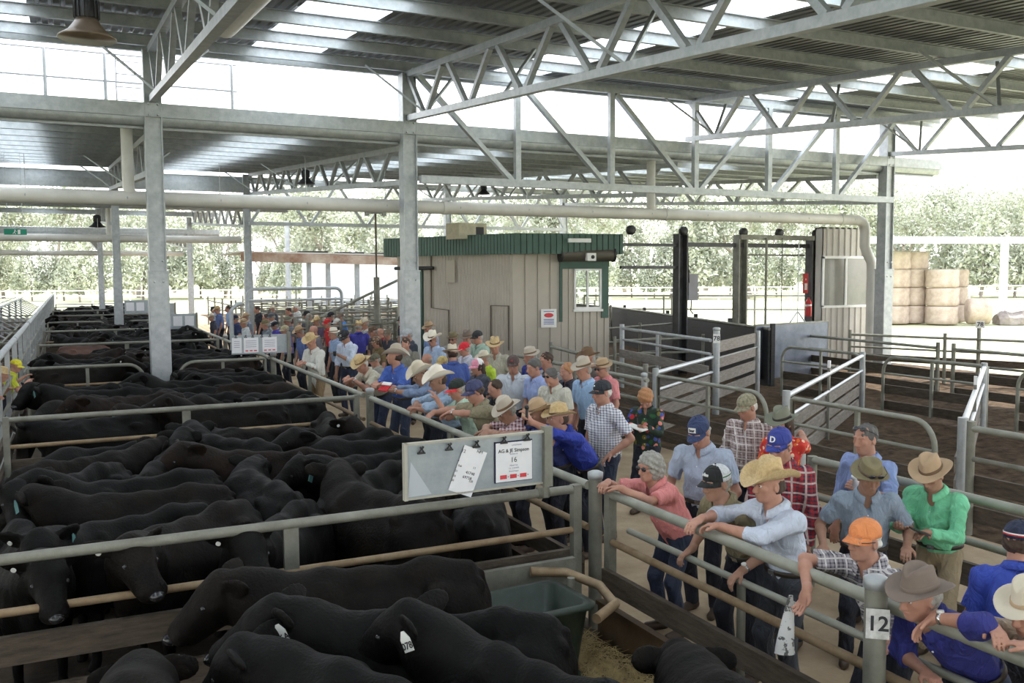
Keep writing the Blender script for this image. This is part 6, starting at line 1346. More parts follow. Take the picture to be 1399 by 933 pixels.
near('bottle', (1182, 600, 5.5, 5.9), yaw=L_ - 0.15, top=1.78, label='grey-haired man in pale blue shirt holding a water bottle', shirt=fc(140, 158, 205), pants=JEAN_D, skin=0, lean=0.05, hunch=0.05, hyaw=0.05, hpitch=0.05, hl=('rel', 0.36, -0.2, 1.22), hair=DKHAIR, glasses='onhead', sleeve='rolled', wide=1.05, palms={-1: ((-0.8, 0.2, 0.3), (0, 1, 0))}, curl=(1.0, 0.4))
near('redplaid', (1065, 608, 5.0, 5.3), yaw=L_ - 0.35, top=1.82, label='man in red plaid shirt, blue cap with a white D and dark sunglasses', shirt=plaid('red_plaid_shirt', srgb(165, 42, 52), srgb(60, 52, 70), srgb(190, 175, 170), 0.030, 0.42), pants=JEAN_D, skin=0, lean=0.08, hunch=0.08, hpitch=0.25, hyaw=0.0, hat='cap', hatm=fc(50, 62, 140), captext=('D', WHITEP, 0.062, 0), hair=GREYHAIR, hairstyle='fringe', glasses='dark', sleeve='long', wide=1.08, belly=0.2)
near('hawaii', (1068, 578, 5.6, 6.3), yaw=-2.3, top=1.70, label='woman in red flowered shirt and grey-green brimmed hat with an arm along the post', shirt=floral('red_flower_print', srgb(200, 50, 40), (srgb(225, 120, 50), srgb(235, 200, 170), srgb(180, 40, 60)), 26), pants=JEAN_D, skin=0, female=True, lean=0.04, hpitch=0.2, hyaw=0.5, hl=(6.36, 6.62, 1.30), hat='akubra', hatm=GRYGRN, band=LEATH, hair=BRNHAIR, hairstyle='long', palms={-1: ((0.6, 0.3, -0.5), (0, 0, -1))}, curl=(0.5, 0.5))
near('camo', (1020, 556, 5.7, 6.8), yaw=L_ - 0.35, top=1.80, label='man in brown checked shirt and camouflage cap standing before the curved gate', shirt=plaid('brown_check_shirt', srgb(175, 160, 158), srgb(96, 68, 70), srgb(215, 208, 205), 0.026, 0.32), pants=NAVYT, skin=0, lean=0.05, hpitch=0.25, hyaw=0.25, hat='cap', hatm=mat('camouflage_cloth', srgb(98, 98, 78), 0.9, col2=srgb(165, 158, 135), vscale=42), hair=WHITEHAIR, hairstyle='fringe', sleeve='rolled', wide=1.12, belly=0.35)
rn, inf = near('floral', (882, 545, 5.9, 9.6), yaw=-2.3, top=1.63, label='woman with sandy curly hair in dark flowered shirt writing in a notebook', shirt=floral('dark_flower_print', srgb(30, 48, 40), (srgb(190, 40, 50), srgb(60, 80, 160), srgb(215, 130, 120), srgb(120, 110, 40), srgb(36, 90, 50)), 15), pants=NAVYT, skin=0, female=True, lean=0.05, hpitch=0.75, hl=('rel', 0.30, -0.05, 1.08), hr=('rel', 0.27, 0.12, 1.10), hair=REDHAIR, hairstyle='curly', sleeve='long', hem=0.12, belt=False, wide=1.1, palms={-1: ((-0.7, -0.4, 0.1), (0, 0, 1)), 1: ((-0.6, -0.6, 0), (0, 0, -1))}, curl=(0.5, 0.8))
near('auction', (762, 572, 4.6, 7.0), yaw=L_ - 0.02, top=1.80, label='man in bright blue shirt and straw hat leaning far over the rail', shirt=fc(44, 62, 160), pants=JEAN_D, skin=0, lean=0.62, hunch=0.12, hyaw=0.1, hpitch=0.0, hl=('rel', 0.74, -0.10, 1.52), hr=(3.66, 7.05, 1.22), hat='straw', hatm=STRAWH, band=BROWNH, sleeve='rolled', hair=BRNHAIR, hairstyle='fringe', hips_back=0.18, palms={-1: ((-0.35, 0.15, 0.85), (-0.6, 0.5, 0.2)), 1: ((-0.6, 0.1, -0.6), (-0.2, 0, -1))}, curl=(0.9, 0.7), pole={-1: (0.1, -0.6, -1), 1: (0.2, 0.8, -0.6)}, wide=1.05)
near('check', (822, 536, 5.1, 9.2), yaw=L_ - 0.12, top=1.84, label='tall white-haired man in blue and white checked shirt and black cap', shirt=plaid('blue_white_check_shirt', srgb(225, 225, 230), srgb(50, 60, 100), None, 0.026, 0.30), pants=JEAN, skin=0, lean=0.04, hyaw=0.0, hpitch=0.05, hl=('rel', 0.12, -0.26, 0.98), hat='cap', hatm=fc(38, 42, 48), captext=('JA', WHITEP, 0.02, 0), hair=WHITEHAIR, hairstyle='fringe', hem=0.14, belt=False, belly=0.4, wide=1.12)
MIDK = dict(res=0.0095)
near('behindsign', (735, 565, 4.35, 7.9), yaw=L_ + 0.1, top=1.70, label='man in navy shirt and tan felt hat just behind the galvanised sale board', shirt=fc(52, 62, 120), pants=JEAN_D, skin=1, lean=0.3, hunch=0.2, hyaw=0.0, hpitch=0.25, cross=0.0, hat='straw', hatm=TANF, band=BROWNH, hair=BRNHAIR, hairstyle='fringe', **MIDK)
near('darkcap', (752, 572, 4.75, 7.9), yaw=L_, top=1.56, label='boy in dark cap and white top between the tan hat and the leaning blue shirt', shirt=fc(215, 215, 212), pants=JEAN_D, skin=1, lean=0.3, hunch=0.2, hpitch=0.4, hat='cap', hatm=fc(60, 66, 72), **MIDK)
near('creamhat', (692, 562, 4.3, 8.7), yaw=L_ + 0.15, top=1.70, label='man in burgundy checked shirt and pale felt hat looking down behind the board', shirt=plaid('burgundy_check_shirt', srgb(205, 190, 195), srgb(110, 40, 58), None, 0.03, 0.45), pants=JEAN_D, skin=1, lean=0.25, hunch=0.2, hyaw=-0.2, hpitch=0.45, cross=0.0, hat='akubra', hatm=PALEH, band=BROWNH, hair=GREYHAIR, hairstyle='fringe', **MIDK)
near('navykhaki', (648, 535, 4.3, 9.7), yaw=L_ - 0.05, top=1.80, label='man in khaki shirt and navy cap pointing down into the pen, metal watch', shirt=fc(140, 132, 108), pants=JEAN, skin=0, lean=0.25, hunch=0.18, hyaw=0.05, hpitch=0.3, hl=(3.72, 9.75, 1.265), hr=(3.66, 10.0, 1.22), hat='cap', hatm=fc(62, 66, 100), hair=BRNHAIR, hairstyle='fringe', watch=-1, wide=1.1, pole={-1: (0.4, -1, 0.0), 1: (0.2, 1, 0)}, palms={-1: ((-0.5, 0.7, -0.3), (-0.2, 0, -1)), 1: ((-0.75, -0.3, -0.5), (-0.3, 0, -1))}, curl=(0.7, 0.5), **MIDK)
near('mintchin', (624, 532, 4.3, 10.3), yaw=L_ + 0.0, top=1.74, label='man in pale mint shirt and red-peaked cap resting his chin on his hand', shirt=fc(190, 215, 198), pants=JEAN, skin=0, lean=0.28, hunch=0.15, hyaw=0.05, hpitch=0.25, hl=('rel', 0.42, -0.03, 1.40), hr=(3.74, 10.2, RZ), hat='cap', hatm=fc(35, 45, 42), peak=fc(215, 60, 65), hair=GREYHAIR, hairstyle='fringe', pole={-1: (-0.3, -0.2, -1)}, **MIDK)
near('whitecowboy', (598, 520, 4.25, 11.0), yaw=L_ - 0.05, top=1.80, label='man in faded denim shirt and white cowboy hat with folded arms on the rail', shirt=fc(160, 182, 208), pants=JEAN, skin=1, lean=0.22, hunch=0.15, hyaw=0.1, hpitch=0.2, cross=0.0, hat='cowboy', hatm=WHITEH, sleeve='rolled', hair=BRNHAIR, hairstyle='fringe', **MIDK)
near('redbook', (574, 512, 4.45, 11.7), yaw=L_ - 0.1, top=1.78, label='man in blue-grey shirt and tan cowboy hat holding a red catalogue', shirt=fc(120, 138, 170), pants=JEAN_D, skin=1, lean=0.22, hunch=0.15, hyaw=0.1, hpitch=0.35, hl=(3.80, 11.35, 1.33), hr=(3.76, 11.6, 1.33), hat='cowboy', hatm=CREAMH, sleeve='rolled', hair=BRNHAIR, hairstyle='fringe', watch=-1, palms={-1: ((-0.6, 0.7, 0.1), (0, 0, 1)), 1: ((-0.6, -0.7, 0.1), (0, 0, 1))}, pole={1: (0.2, 1, -0.2), -1: (0.2, -1, -0.2)}, **MIDK)
near('brightblue', (539, 487, 4.4, 12.9), yaw=L_ - 0.45, top=1.86, label='man in bright blue short-sleeved shirt and grey cowboy hat looking right', shirt=fc(72, 102, 182), pants=JEAN, skin=0, lean=0.2, hunch=0.08, hyaw=0.9, hpitch=-0.1, hl=('rel', 0.40, -0.02, 1.25), hr=('rel', 0.42, 0.08, 1.26), palms={-1: ((-0.6, 0.55, -0.3), (-0.2, 0, -1)), 1: ((-0.5, -0.75, -0.3), (-0.2, 0, -1))}, curl=(0.8, 0.8), hat='cowboy', hatm=PALEH, hair=BRNHAIR, hairstyle='fringe', wide=1.12, **MIDK)
near('beigelean', (494, 498, 4.3, 13.9), yaw=L_ - 0.3, top=1.80, label='man in beige shirt and straw hat folded over the rail with a wristwatch', shirt=fc(196, 190, 172), pants=JEAN, skin=0, lean=0.55, hunch=0.25, hyaw=-0.1, hpitch=0.5, hl=('rel', 0.50, -0.10, 1.24), hr=('rel', 0.46, 0.08, 1.25), palms={-1: ((-0.6, 0.55, -0.3), (-0.2, 0, -1)), 1: ((-0.5, -0.75, -0.3), (-0.2, 0, -1))}, curl=(0.8, 0.8), hat='straw', hatm=STRAWH, band=BROWNH, hair=WHITEHAIR, hairstyle='fringe', watch=-1, **MIDK)
near('cupman', (471, 460, 4.5, 15.2), yaw=L_ - 0.6, top=1.86, label='man in white rolled-sleeve shirt and black cap holding a small cup', shirt=fc(200, 210, 228), pants=JEAN, skin=1, lean=0.08, hunch=0.08, hyaw=0.0, hpitch=0.5, hl=('rel', 0.36, -0.05, 1.28), hat='cap', hatm=fc(40, 44, 50), captext=('C', WHITEP, 0.05, 0), sleeve='rolled', **MIDK)
near('whiteshirt', (425, 467, 4.3, 17.2), yaw=L_ - 0.55, top=1.84, label='man in white long-sleeved shirt and shaggy straw hat, hands clasped on the rail', shirt=fc(212, 212, 205), pants=KHAKI_T, skin=0, lean=0.1, hunch=0.12, hpitch=0.3, hl=('rel', 0.33, -0.03, 1.24), hr=('rel', 0.31, 0.07, 1.25), palms={-1: ((-0.6, 0.55, -0.3), (-0.2, 0, -1)), 1: ((-0.5, -0.75, -0.3), (-0.2, 0, -1))}, curl=(0.8, 0.8), hat='straw', hatm=STRAWH, sleeve='long', hem=0.16, belt=False, **MIDK)
near('alleyvest', (22, 500, -1.25, 17.6), yaw=PI / 2, top=1.55, label='person in yellow high-visibility cap reaching through the left alley fence', shirt=fc(200, 205, 60), pants=JEAN_D, skin=0, lean=0.3, hunch=0.1, hpitch=0.3, hl=(-0.75, 18.0, 1.1), hr=(-0.7, 17.6, 1.05), hat='cap', hatm=fc(225, 215, 60), **MIDK)
near('alleyhat', (3, 512, -1.3, 15.9), yaw=PI / 2, top=1.52, label='person in straw hat behind the left alley fence at the picture edge', shirt=fc(190, 160, 165), pants=JEAN_D, skin=0, lean=0.3, hunch=0.1, hpitch=0.3, hl=(-0.9, 16.2, 1.1), hat='small', hatm=STRAWH, **MIDK)
near('alleyarm', (-38, 520, -1.35, 12.9), yaw=PI / 2, top=1.7, label='person mostly outside the left edge, bare arm pointing into the pen', shirt=fc(190, 60, 60), pants=JEAN_D, skin=0, lean=0.35, hunch=0.1, hpitch=0.3, hl=(-0.52, 13.6, 1.22), hr=(-0.9, 13.0, 1.2), hat='small', hatm=TANF, pole={-1: (0, 0.5, -0.6)}, **MIDK)
# ================================================================ THE CROWD BEHIND
CSOLVED = {}
CSOLVED = {'a1': (5.169, 37.19), 'a2': (4.935, 34.331), 'a3': (5.496, 35.65), 'a4': (4.394, 31.972), 'a5': (4.618, 28.531), 'a6': (5.151, 29.746), 'a7': (4.578, 26.784), 'a8': (6.149, 33.261), 'a9': (6.819, 33.909), 'a10': (5.63, 29.007), 'a11': (5.74, 28.631), 'a12': (4.9, 25.329), 'a13': (5.247, 25.795), 'a14': (5.659, 25.956), 'a15': (4.932, 22.96), 'a16': (7.578, 33.439), 'a17': (7.128, 32.623), 'a18': (6.878, 28.796), 'a19': (6.691, 27.939), 'a20': (4.949, 21.385), 'a22': (6.453, 25.789), 'a23': (5.144, 20.839), 'a24': (6.42, 24.512), 'a24b': (7.274, 27.34), 'a25': (6.928, 25.421), 'a26': (7.265, 26.229), 'a27': (5.386, 20.044), 'a29': (6.377, 21.644), 'a29b': (6.821, 22.334), 'a30': (6.343, 20.138), 'a30b': (6.705, 20.741), 'a30c': (6.578, 19.927), 'a30d': (5.79, 18.137), 'a30e': (4.829, 15.208), 'a31': (8.394, 23.996), 'a31b': (7.579, 21.437), 'a31c': (6.253, 17.506), 'a32': (5.784, 16.431), 'a33': (7.562, 19.699), 'a34': (6.506, 16.789), 'a35': (7.115, 17.252), 'a36': (7.251, 16.842), 'a37': (7.284, 16.303), 'a38': (6.488, 15.114), 'a39': (5.577, 13.572), 'a40': (5.6, 13.974), 'a40b': (5.43, 14.235), 'a41': (6.759, 14.496), 'a42': (6.284, 13.802), 'a43': (5.558, 12.426), 'a44': (5.682, 11.567), 'a45': (6.417, 12.349), 'a46': (5.783, 11.007), 'a47': (6.297, 11.602), 'a48': (5.65, 10.272), 'a49': (6.065, 10.141), 'a50': (6.906, 11.441), 'a51': (6.821, 10.905), 'a52': (6.265, 10.952), 'a53': (4.881, 10.356), 'a60': (4.937, 55.835)}
CROWD = {}
def C(key, px, py, hat, hm, shirt, label, yaw=-1.7, H=1.78, hair=GREYHAIR, hs='fringe', skin=0, sleeve='short', hp=0.15, hy=0.0, lean=0.08, glasses=None, wide=1.08, X=4.6, Y=15, cap2=None, peak=None, text=None, pants=None):
    x, y = CSOLVED.get(key, (X, Y)); H *= 0.985
    sh = shirt if not isinstance(shirt, tuple) else fc(*shirt)
    r_, info = person(x, y, yaw, H, label, shirt=sh, pants=pants or JEAN_D, skin=skin, lean=lean, hunch=0.08, hyaw=hy, hpitch=hp, hl=None, hr=None, hat=hat, hatm=hm if not isinstance(hm, tuple) else fc(*hm), band=BROWNH if hat in HATS else None, hair=hair, hairstyle=hs, sleeve=sleeve, near=False, glasses=glasses, wide=wide, cap2=cap2, peak=peak, captext=text, res=0.0125, belly=0.1)
    CROWD[key] = (r_, info, (px, py))
# (head centre pixel in the photograph fixes the bearing; the depth follows from a standing height of about 1.8 m)
C('a1', 291, 423, 'cap', (52, 56, 66), (150, 170, 200), 'far man in dark cap and light blue shirt, leftmost of the hatted row', H=1.76)
C('a2', 297, 424, 'straw', STRAWH, (96, 112, 160), 'far man in blue shirt and tan hat with green underbrim, left end', H=1.84)
C('a3', 311, 422, None, None, (150, 175, 215), 'far dark-haired man in light blue shirt beside the tan hat', hair=BRNHAIR, hs='short', H=1.84)
C('a4', 289, 434, 'straw', CREAMH, (60, 62, 78), 'far person in cream straw hat and dark striped shirt at the left end', H=1.66)
C('a5', 321, 436, 'cap', (38, 46, 70), (40, 52, 92), 'far man in navy cap and navy shirt reaching over the rail', H=1.76)
C('a6', 336, 434, 'straw', TANF, (130, 136, 150), 'far man in tan hat behind the pinkish hat', H=1.74)
C('a7', 333, 442, 'bush', TANF, (205, 210, 214), 'far man in pinkish tan hat and white shirt just left of the paper board', H=1.70)
C('a8', 351, 423, None, None, (32, 36, 44), 'far brown-haired man in black polo shirt standing by the second-row column', hair=BRNHAIR, hs='short', H=1.88)
C('a9', 372, 423, 'straw', CREAMH, (70, 74, 84), 'far man in cream straw hat at the back near the second-row column', H=1.84)
C('a10', 363, 434, None, None, (120, 120, 118), 'far bareheaded man with brown hair between the black polo and the grey cap', hair=BRNHAIR, hs='short', H=1.76)
C('a11', 371, 433, 'cap', (92, 98, 104), floral('mono_print', (0.5, 0.5, 0.5), ((0.05, 0.05, 0.05), (0.6, 0.6, 0.6)), 20), 'far man in grey cap and black and white print shirt', H=1.80)
C('a12', 362, 444, 'bush', OLIVEH, (120, 130, 140), 'far man in greenish tan hat above the paper board', H=1.72)
C('a13', 375, 445, 'cap', (38, 40, 52), (78, 72, 165), 'far man in black cap and violet-blue shirt above the paper board', H=1.66)
C('a14', 393, 439, 'bush', GRYGRN, (110, 112, 118), 'far man in grey-green hat left of the white-haired man', H=1.78, glasses='dark')
C('a15', 389, 451, 'cap', (178, 168, 135), (112, 104, 160), 'far man in beige cap at the right end of the paper board', H=1.70)
C('a16', 404, 421, None, None, floral('pale_print', (0.62, 0.62, 0.6), ((0.3, 0.33, 0.3), (0.7, 0.7, 0.7)), 16), 'far white-haired man in pale print shirt standing above the others', hair=WHITEHAIR, hs='short', H=1.90)
C('a17', 394, 425, None, None, (92, 52, 56), 'far dark-haired man left of the white-haired man', hair=BRNHAIR, hs='short', H=1.82)
C('a18', 419, 430, 'cap', (30, 32, 36), (90, 92, 98), 'far man in black cap just right of the white-haired man', H=1.84)
C('a19', 422, 434, 'cap', (150, 142, 130), (86, 90, 100), 'far man in grey-beige cap facing the camera', H=1.78, yaw=-2.5)
C('a20', 409, 454, 'straw', TANF, (90, 110, 165), 'man in tan straw hat lifting a phone beside the white shirt', H=1.74, glasses='dark', hp=0.3)
C('a22', 433, 440, 'straw', STRAWH, (96, 80, 104), 'far man in yellow straw hat behind the bald head', H=1.74)
C('a23', 428, 452, None, None, (120, 116, 120), 'bald sunburnt man behind the shaggy straw hat', hair=None, H=1.8)
C('a24', 447, 442, 'cap', (205, 48, 52), (200, 44, 48), 'far man in red cap and red shirt', H=1.76)
C('a24b', 452, 432, 'cap', (32, 34, 38), (60, 62, 70), 'far man in black cap behind the red cap', H=1.84)
C('a25', 460, 441, 'cap', (196, 196, 190), (40, 42, 50), 'far man in grey-white cap and black top', H=1.72)
C('a26', 465, 434, 'cap', (120, 104, 92), (84, 130, 196), 'far man in brown cap and sky blue shirt', H=1.84)
C('a27', 455, 456, 'bush', WHITEH, (150, 172, 206), 'man in white brimmed hat and light blue shirt left of the black cap', H=1.76, hp=0.0)
C('a29', 490, 447, 'akubra', STRAWH, (62, 62, 150), 'man in violet-blue shirt seen from behind under a straw hat', yaw=0.3, H=1.80)
C('a29b', 498, 443, 'straw', CREAMH, (190, 192, 190), 'man in cream hat behind the straw-hatted violet shirt', H=1.84)
C('a30', 509, 453, 'cap', (96, 76, 62), (70, 60, 60), 'man in brown cap right of the two straw hats', H=1.78)
C('a30b', 519, 455, None, None, (150, 60, 62), 'bald man right of the brown cap', hair=None, H=1.69)
C('a30c', 529, 457, 'cap', (112, 100, 84), (60, 62, 72), 'man in khaki-brown cap with a lined face', H=1.71, yaw=-2.4)
C('a30d', 514, 467, 'cap', floral('patch_cap', (0.12, 0.08, 0.06), ((0.5, 0.4, 0.25), (0.3, 0.08, 0.05)), 40), (120, 100, 66), 'woman in patterned cap and tan top', H=1.68, hair=BRNHAIR, hs='long')
C('a30e', 512, 492, 'cap', (92, 88, 72), (150, 146, 138), 'man in faded olive cap low behind the beige shirt', H=1.57)
C('a31', 549, 437, 'cap', (52, 58, 46), (50, 54, 58), 'man in dark green cap at the back beside the centre column', H=1.84)
C('a31b', 553, 447, 'cap', (222, 66, 66), (205, 40, 46), 'man in red cap and red and navy shirt beside the centre column', H=1.78)
C('a31c', 556, 458, 'cap', (172, 176, 180), (60, 66, 80), 'man in pale grey cap behind the dark-haired man', H=1.86)
C('a32', 554, 470, None, None, (130, 128, 118), 'dark-haired man in grey polo shirt behind the bright blue shirt', hair=BRNHAIR, hs='short', H=1.76, yaw=-2.5)
C('a33', 586, 449, 'akubra', TANF, (140, 165, 215), 'man in tan hat and light blue shirt in front of the hut door', H=1.84)
C('a34', 591, 464, 'cowboy', WHITEH, (176, 196, 226), 'man in white cowboy hat, sunglasses and pale blue shirt', H=1.80, glasses='dark', yaw=-2.1)
C('a35', 619, 463, 'bush', OLIVEH, (150, 146, 138), 'man in khaki hat and sunglasses against the hut wall', H=1.76, glasses='dark', yaw=-2.3)
C('a36', 638, 462, 'akubra', FELTG, (200, 190, 178), 'man in grey-brown felt hat against the hut wall', H=1.80, yaw=-2.3)
C('a37', 652, 461, 'cap', (36, 38, 42), (160, 184, 168), 'heavy man in black cap and mint striped shirt in profile', H=1.85, wide=1.2)
C('a38', 634, 477, 'cap', (212, 40, 56), (196, 196, 208), 'man in bright red cap behind the big straw hat', H=1.72)
C('a39', 618, 484, 'akubra', CREAMH, (70, 92, 160), 'man in blue shirt seen from behind under a large cream hat', yaw=0.1, H=1.78, hair=BRNHAIR)
C('a40', 604, 496, 'cap', (200, 178, 118), (196, 200, 204), 'person in yellowish straw cap between the two cowboy hats', H=1.59)
C('a40b', 583, 492, None, None, (186, 196, 206), 'balding man behind the tan cowboy hat', hair=GREYHAIR, H=1.63)
C('a41', 676, 473, 'akubra', STRAWH, (176, 172, 158), 'man in straw hat and grey-beige shirt standing before the hut', H=1.82, yaw=-2.5)
C('a42', 661, 491, 'straw', CREAMH, (180, 205, 60), 'man in cream hat and high-visibility yellow vest', H=1.64)
C('a43', 652, 501, 'cap', (226, 150, 172), (70, 74, 84), 'girl in a pink cap', H=1.68, hair=BRNHAIR, hs='long', cap2=WHITEP)
C('a44', 701, 498, 'cap', (86, 72, 70), (198, 204, 212), 'man in dark cap with a red badge and white shirt facing the camera', H=1.80, yaw=-2.5, text=('KS', REDINK, 0.03, 0))
C('a45', 724, 487, 'bush', PALEH, (48, 54, 130), 'man in pale hat and navy shirt behind the grey-haired man', H=1.82)
C('a46', 729, 502, None, None, (160, 176, 222), 'grey-haired man in pale blue striped shirt looking left', hair=DKHAIR, hs='short', H=1.80)
C('a47', 746, 493, None, None, (150, 150, 150), 'dark-haired young man behind the grey-haired one', hair=BRNHAIR, hs='short', H=1.82)
C('a48', 753, 516, None, None, (205, 202, 188), 'grey-haired man in cream shirt with sunglasses on his head, looking down', hair=DKHAIR, hs='short', H=1.76, hp=0.7, glasses='onhead', yaw=-2.0)
C('a49', 797, 505, 'akubra', PALEH, (160, 190, 225), 'man in tall pale hat and light blue shirt left of the black cap', H=1.84)
C('a50', 803, 490, 'straw', BROWNH, (120, 110, 104), 'man in brown hat mostly hidden behind the tall pale hat', H=1.84)
C('a51', 823, 503, 'bush', TANF, (216, 138, 140), 'man in tan hat and salmon pink shirt behind the checked shirt', H=1.74, glasses='dark')
C('a52', 774, 507, None, None, (60, 60, 72), 'man in dark top between the cream shirt and the tall pale hat', hair=REDHAIR, hs='short', H=1.72)
C('a53', 676, 530, None, None, (38, 40, 48), 'person in black top directly behind the khaki shirt', hair=BRNHAIR, hs='short', H=1.62)
C('a60', 226, 408, None, None, (40, 48, 90), 'distant man in navy beside the far white sale board', hair=BRNHAIR, hs='short', H=1.8, yaw=1.5)
# ================================================================ SALE BOARDS, THINGS IN HANDS
def rectp(mb, x0, x1, z0, z1, y=-0.014, ang=0.0, t=0.002):
    cx, cz = (x0 + x1) / 2, (z0 + z1) / 2; c, s = math.cos(ang), math.sin(ang)
    P4 = [(cx + (x - cx) * c - (z - cz) * s, cz + (x - cx) * s + (z - cz) * c) for x, z in ((x0, z0), (x1, z0), (x1, z1), (x0, z1))]
    mb.add([(p[0], y, p[1]) for p in P4] + [(p[0], y - t, p[1]) for p in P4], [(0, 1, 2, 3), (7, 6, 5, 4), (0, 4, 5, 1), (1, 5, 6, 2), (2, 6, 7, 3), (3, 7, 4, 0)]); return mb
def clip(par, x, z):
    b = MB(); b.box(x - 0.028, x + 0.028, -0.03, -0.012, z - 0.03, z - 0.018); b.tube([(x - 0.018, -0.022, z - 0.018), (x, -0.03, z + 0.01), (x + 0.018, -0.022, z - 0.018)], 0.007, 6)
    b.tube([(x - 0.011, -0.03, z + 0.022), (x, -0.034, z + 0.008), (x + 0.012, -0.03, z + 0.024)], 0.009, 6); return b.build('bulldog_clip', BLACKP, par)
def ln(par, txt, size, x, z, m=INK, ang=0.0, bold=False, y=-0.0175):
    return text_mesh(txt, size, m, par, Matrix.Translation((x, y, z)) @ Matrix.Rotation(-ang, 4, 'Y') @ Matrix.Rotation(PI / 2, 4, 'X'), 'lettering', ext=0.0006, bold=bold)
BOARDM = mat('brushed_sale_board', (0.30, 0.34, 0.37), 0.42, 0.45, col2=(0.42, 0.46, 0.48), vscale=5, bump=0.05)
BW = 1.16
sb1 = empty('sale_board', (2.09, 6.02, 1.27), 0.02, 'galvanised sale board clamped above the nearest cross fence, holding two papers', 'sign board')
MB().box(0, BW, -0.004, 0.004, 0.0, 0.385).build('panel', BOARDM, sb1)
MB().box(-0.012, 0.012, -0.03, 0.014, -0.01, 0.40).box(0, BW, -0.03, 0.012, 0.385, 0.40).box(0, BW, -0.016, 0.012, -0.01, 0.004).build('edge_frame', mat('pale_board_edge', (0.45, 0.43, 0.36), 0.6, var=0.1), sb1)
MB().box(BW - 0.05, BW + 0.02, -0.045, 0.02, -0.03, 0.43).build('side_post', GALV_OLD, sb1); MB().tube([(BW - 0.015, 0, -0.03), (BW - 0.015, 0, -0.12)], 0.026, 10).tube([(BW - 0.06, 0.05, -0.095), (BW + 0.03, 0.05, -0.095)], 0.045, 10).build('clamp', GALV_OLD, sb1)
tri = MB(); tri.add([(0.02, -0.006, 0.01), (0.20, -0.006, 0.015), (0.045, -0.006, 0.26)], [(0, 1, 2)]); tri.build('pale_plastic_corner', mat('pale_plastic_film', (0.5, 0.54, 0.58), 0.4), sb1)
for x, z in ((0.12, 0.345), (0.335, 0.35), (0.55, 0.35), (0.775, 0.36), (0.97, 0.365)): clip(sb1, x, z)
pa = rectp(MB(), 0.385, 0.58, -0.02, 0.325, ang=-0.40).build('handwritten_sheet', PAPER, sb1)
for t, x, z, s in (('12', 0.45, 0.305, .035), ('NM', 0.58, 0.285, .032), ('x', 0.41, 0.24, .022), ('Sub', 0.42, 0.20, .022), ('31', 0.39, 0.165, .022), ('30', 0.375, 0.13, .022), ('20', 0.36, 0.10, .022), ('11', 0.535, 0.17, .024), ('41748', 0.50, 0.135, .030), ('69758', 0.475, 0.105, .030), ('520', 0.505, 0.075, .022)): ln(pa, t, s, x, z, ang=-0.35)
db = rectp(MB(), 0.70, 1.02, 0.035, 0.345, y=-0.010).build('clipboard', fc(36, 40, 70), sb1); pb = rectp(MB(), 0.71, 1.015, 0.04, 0.335, y=-0.0145).build('printed_sheet', PAPER, sb1)
ln(pb, 'AG & JE Simpson', .037, 0.86, 0.272, bold=True); ln(pb, 'LANDMARK', .016, 0.885, 0.312, m=mat('grey_ink', (0.3, 0.3, 0.4), 0.7)); ln(pb, 'ANGUS 10', .014, 0.86, 0.245, m=MATS['grey_ink']); ln(pb, '16', .055, 0.86, 0.200); ln(pb, 'Mixed Sex', .016, 0.86, 0.160, m=MATS['grey_ink']); ln(pb, '11 - 2 NWM', .016, 0.86, 0.138, m=MATS['grey_ink']); ln(pb, 'Breed Angus', .016, 0.86, 0.116, m=MATS['grey_ink'])
for i in range(3):
    rectp(MB(), 0.745 + 0.083 * i, 0.80 + 0.083 * i, 0.062, 0.092, y=-0.0165).build('red_label', REDINK, pb); ln(pb, 'v', .025, 0.813 + 0.083 * i, 0.078)
sb2 = empty('sale_board', (2.9, 18.775, 1.28), 0.0, 'grey sale board with three clipped papers in front of the far hatted buyers', 'sign board')
MB().box(0, BW, -0.004, 0.004, 0.0, 0.385).build('panel', BOARDM, sb2); MB().box(BW - 0.05, BW + 0.02, -0.045, 0.02, -0.2, 0.43).build('side_post', GALV_OLD, sb2)
for x in (0.09, 0.28, 0.42, 0.60, 0.76): clip(sb2, x, 0.36)
for x0, x1, rd in ((0.01, 0.20, 0), (0.24, 0.53, 1), (0.61, 0.90, 1)):
    p_ = rectp(MB(), x0, x1, 0.03, 0.335).build('paper', PAPER, sb2)
    for k in range(4): rectp(MB(), x0 + 0.04, x1 - 0.04, 0.14 + 0.04 * k, 0.15 + 0.04 * k, y=-0.0165).build('text_line', mat('grey_ink', (0.3, 0.3, 0.4), 0.7), p_)
    if rd:
        for i in range(3): rectp(MB(), x0 + 0.03 + 0.085 * i, x0 + 0.085 + 0.085 * i, 0.055, 0.078, y=-0.0165).build('red_label', REDINK, p_)
for (x, y, z, n, lb) in ((2.6, 31.2, 1.25, 3, 'more distant sale board with white papers behind the wide foreground column'), (3.2, 43.8, 1.25, 2, 'sale board with white papers, right of the wide foreground column and farthest back'), (1.9, 37.5, 1.55, 2, 'blank grey sale board left of the wide foreground column')):
    s_ = empty('sale_board', (x, y, z), 0, lb, 'sign board'); MB().box(0, BW, -0.004, 0.004, -0.1, 0.40).build('panel', BOARDM, s_); MB().box(BW - 0.05, BW + 0.02, -0.03, 0.02, -0.4, 0.43).build('side_post', GALV_OLD, s_)
    for k in range(n): rectp(MB(), 0.06 + 0.36 * k, 0.34 + 0.36 * k, 0.0, 0.32).build('paper', PAPER, s_)
def held(key, side, mb, name, m, label, cat, off=(0, 0, 0), rz=0.0, parts=()):
    inf = NEARP[key][1]; w = inf['Wr'][side]; o = empty(name, (w[0] + off[0], w[1] + off[1], w[2] + off[2]), rz, label, cat); mb.build(parts[0] if parts else 'body', m, o); return o
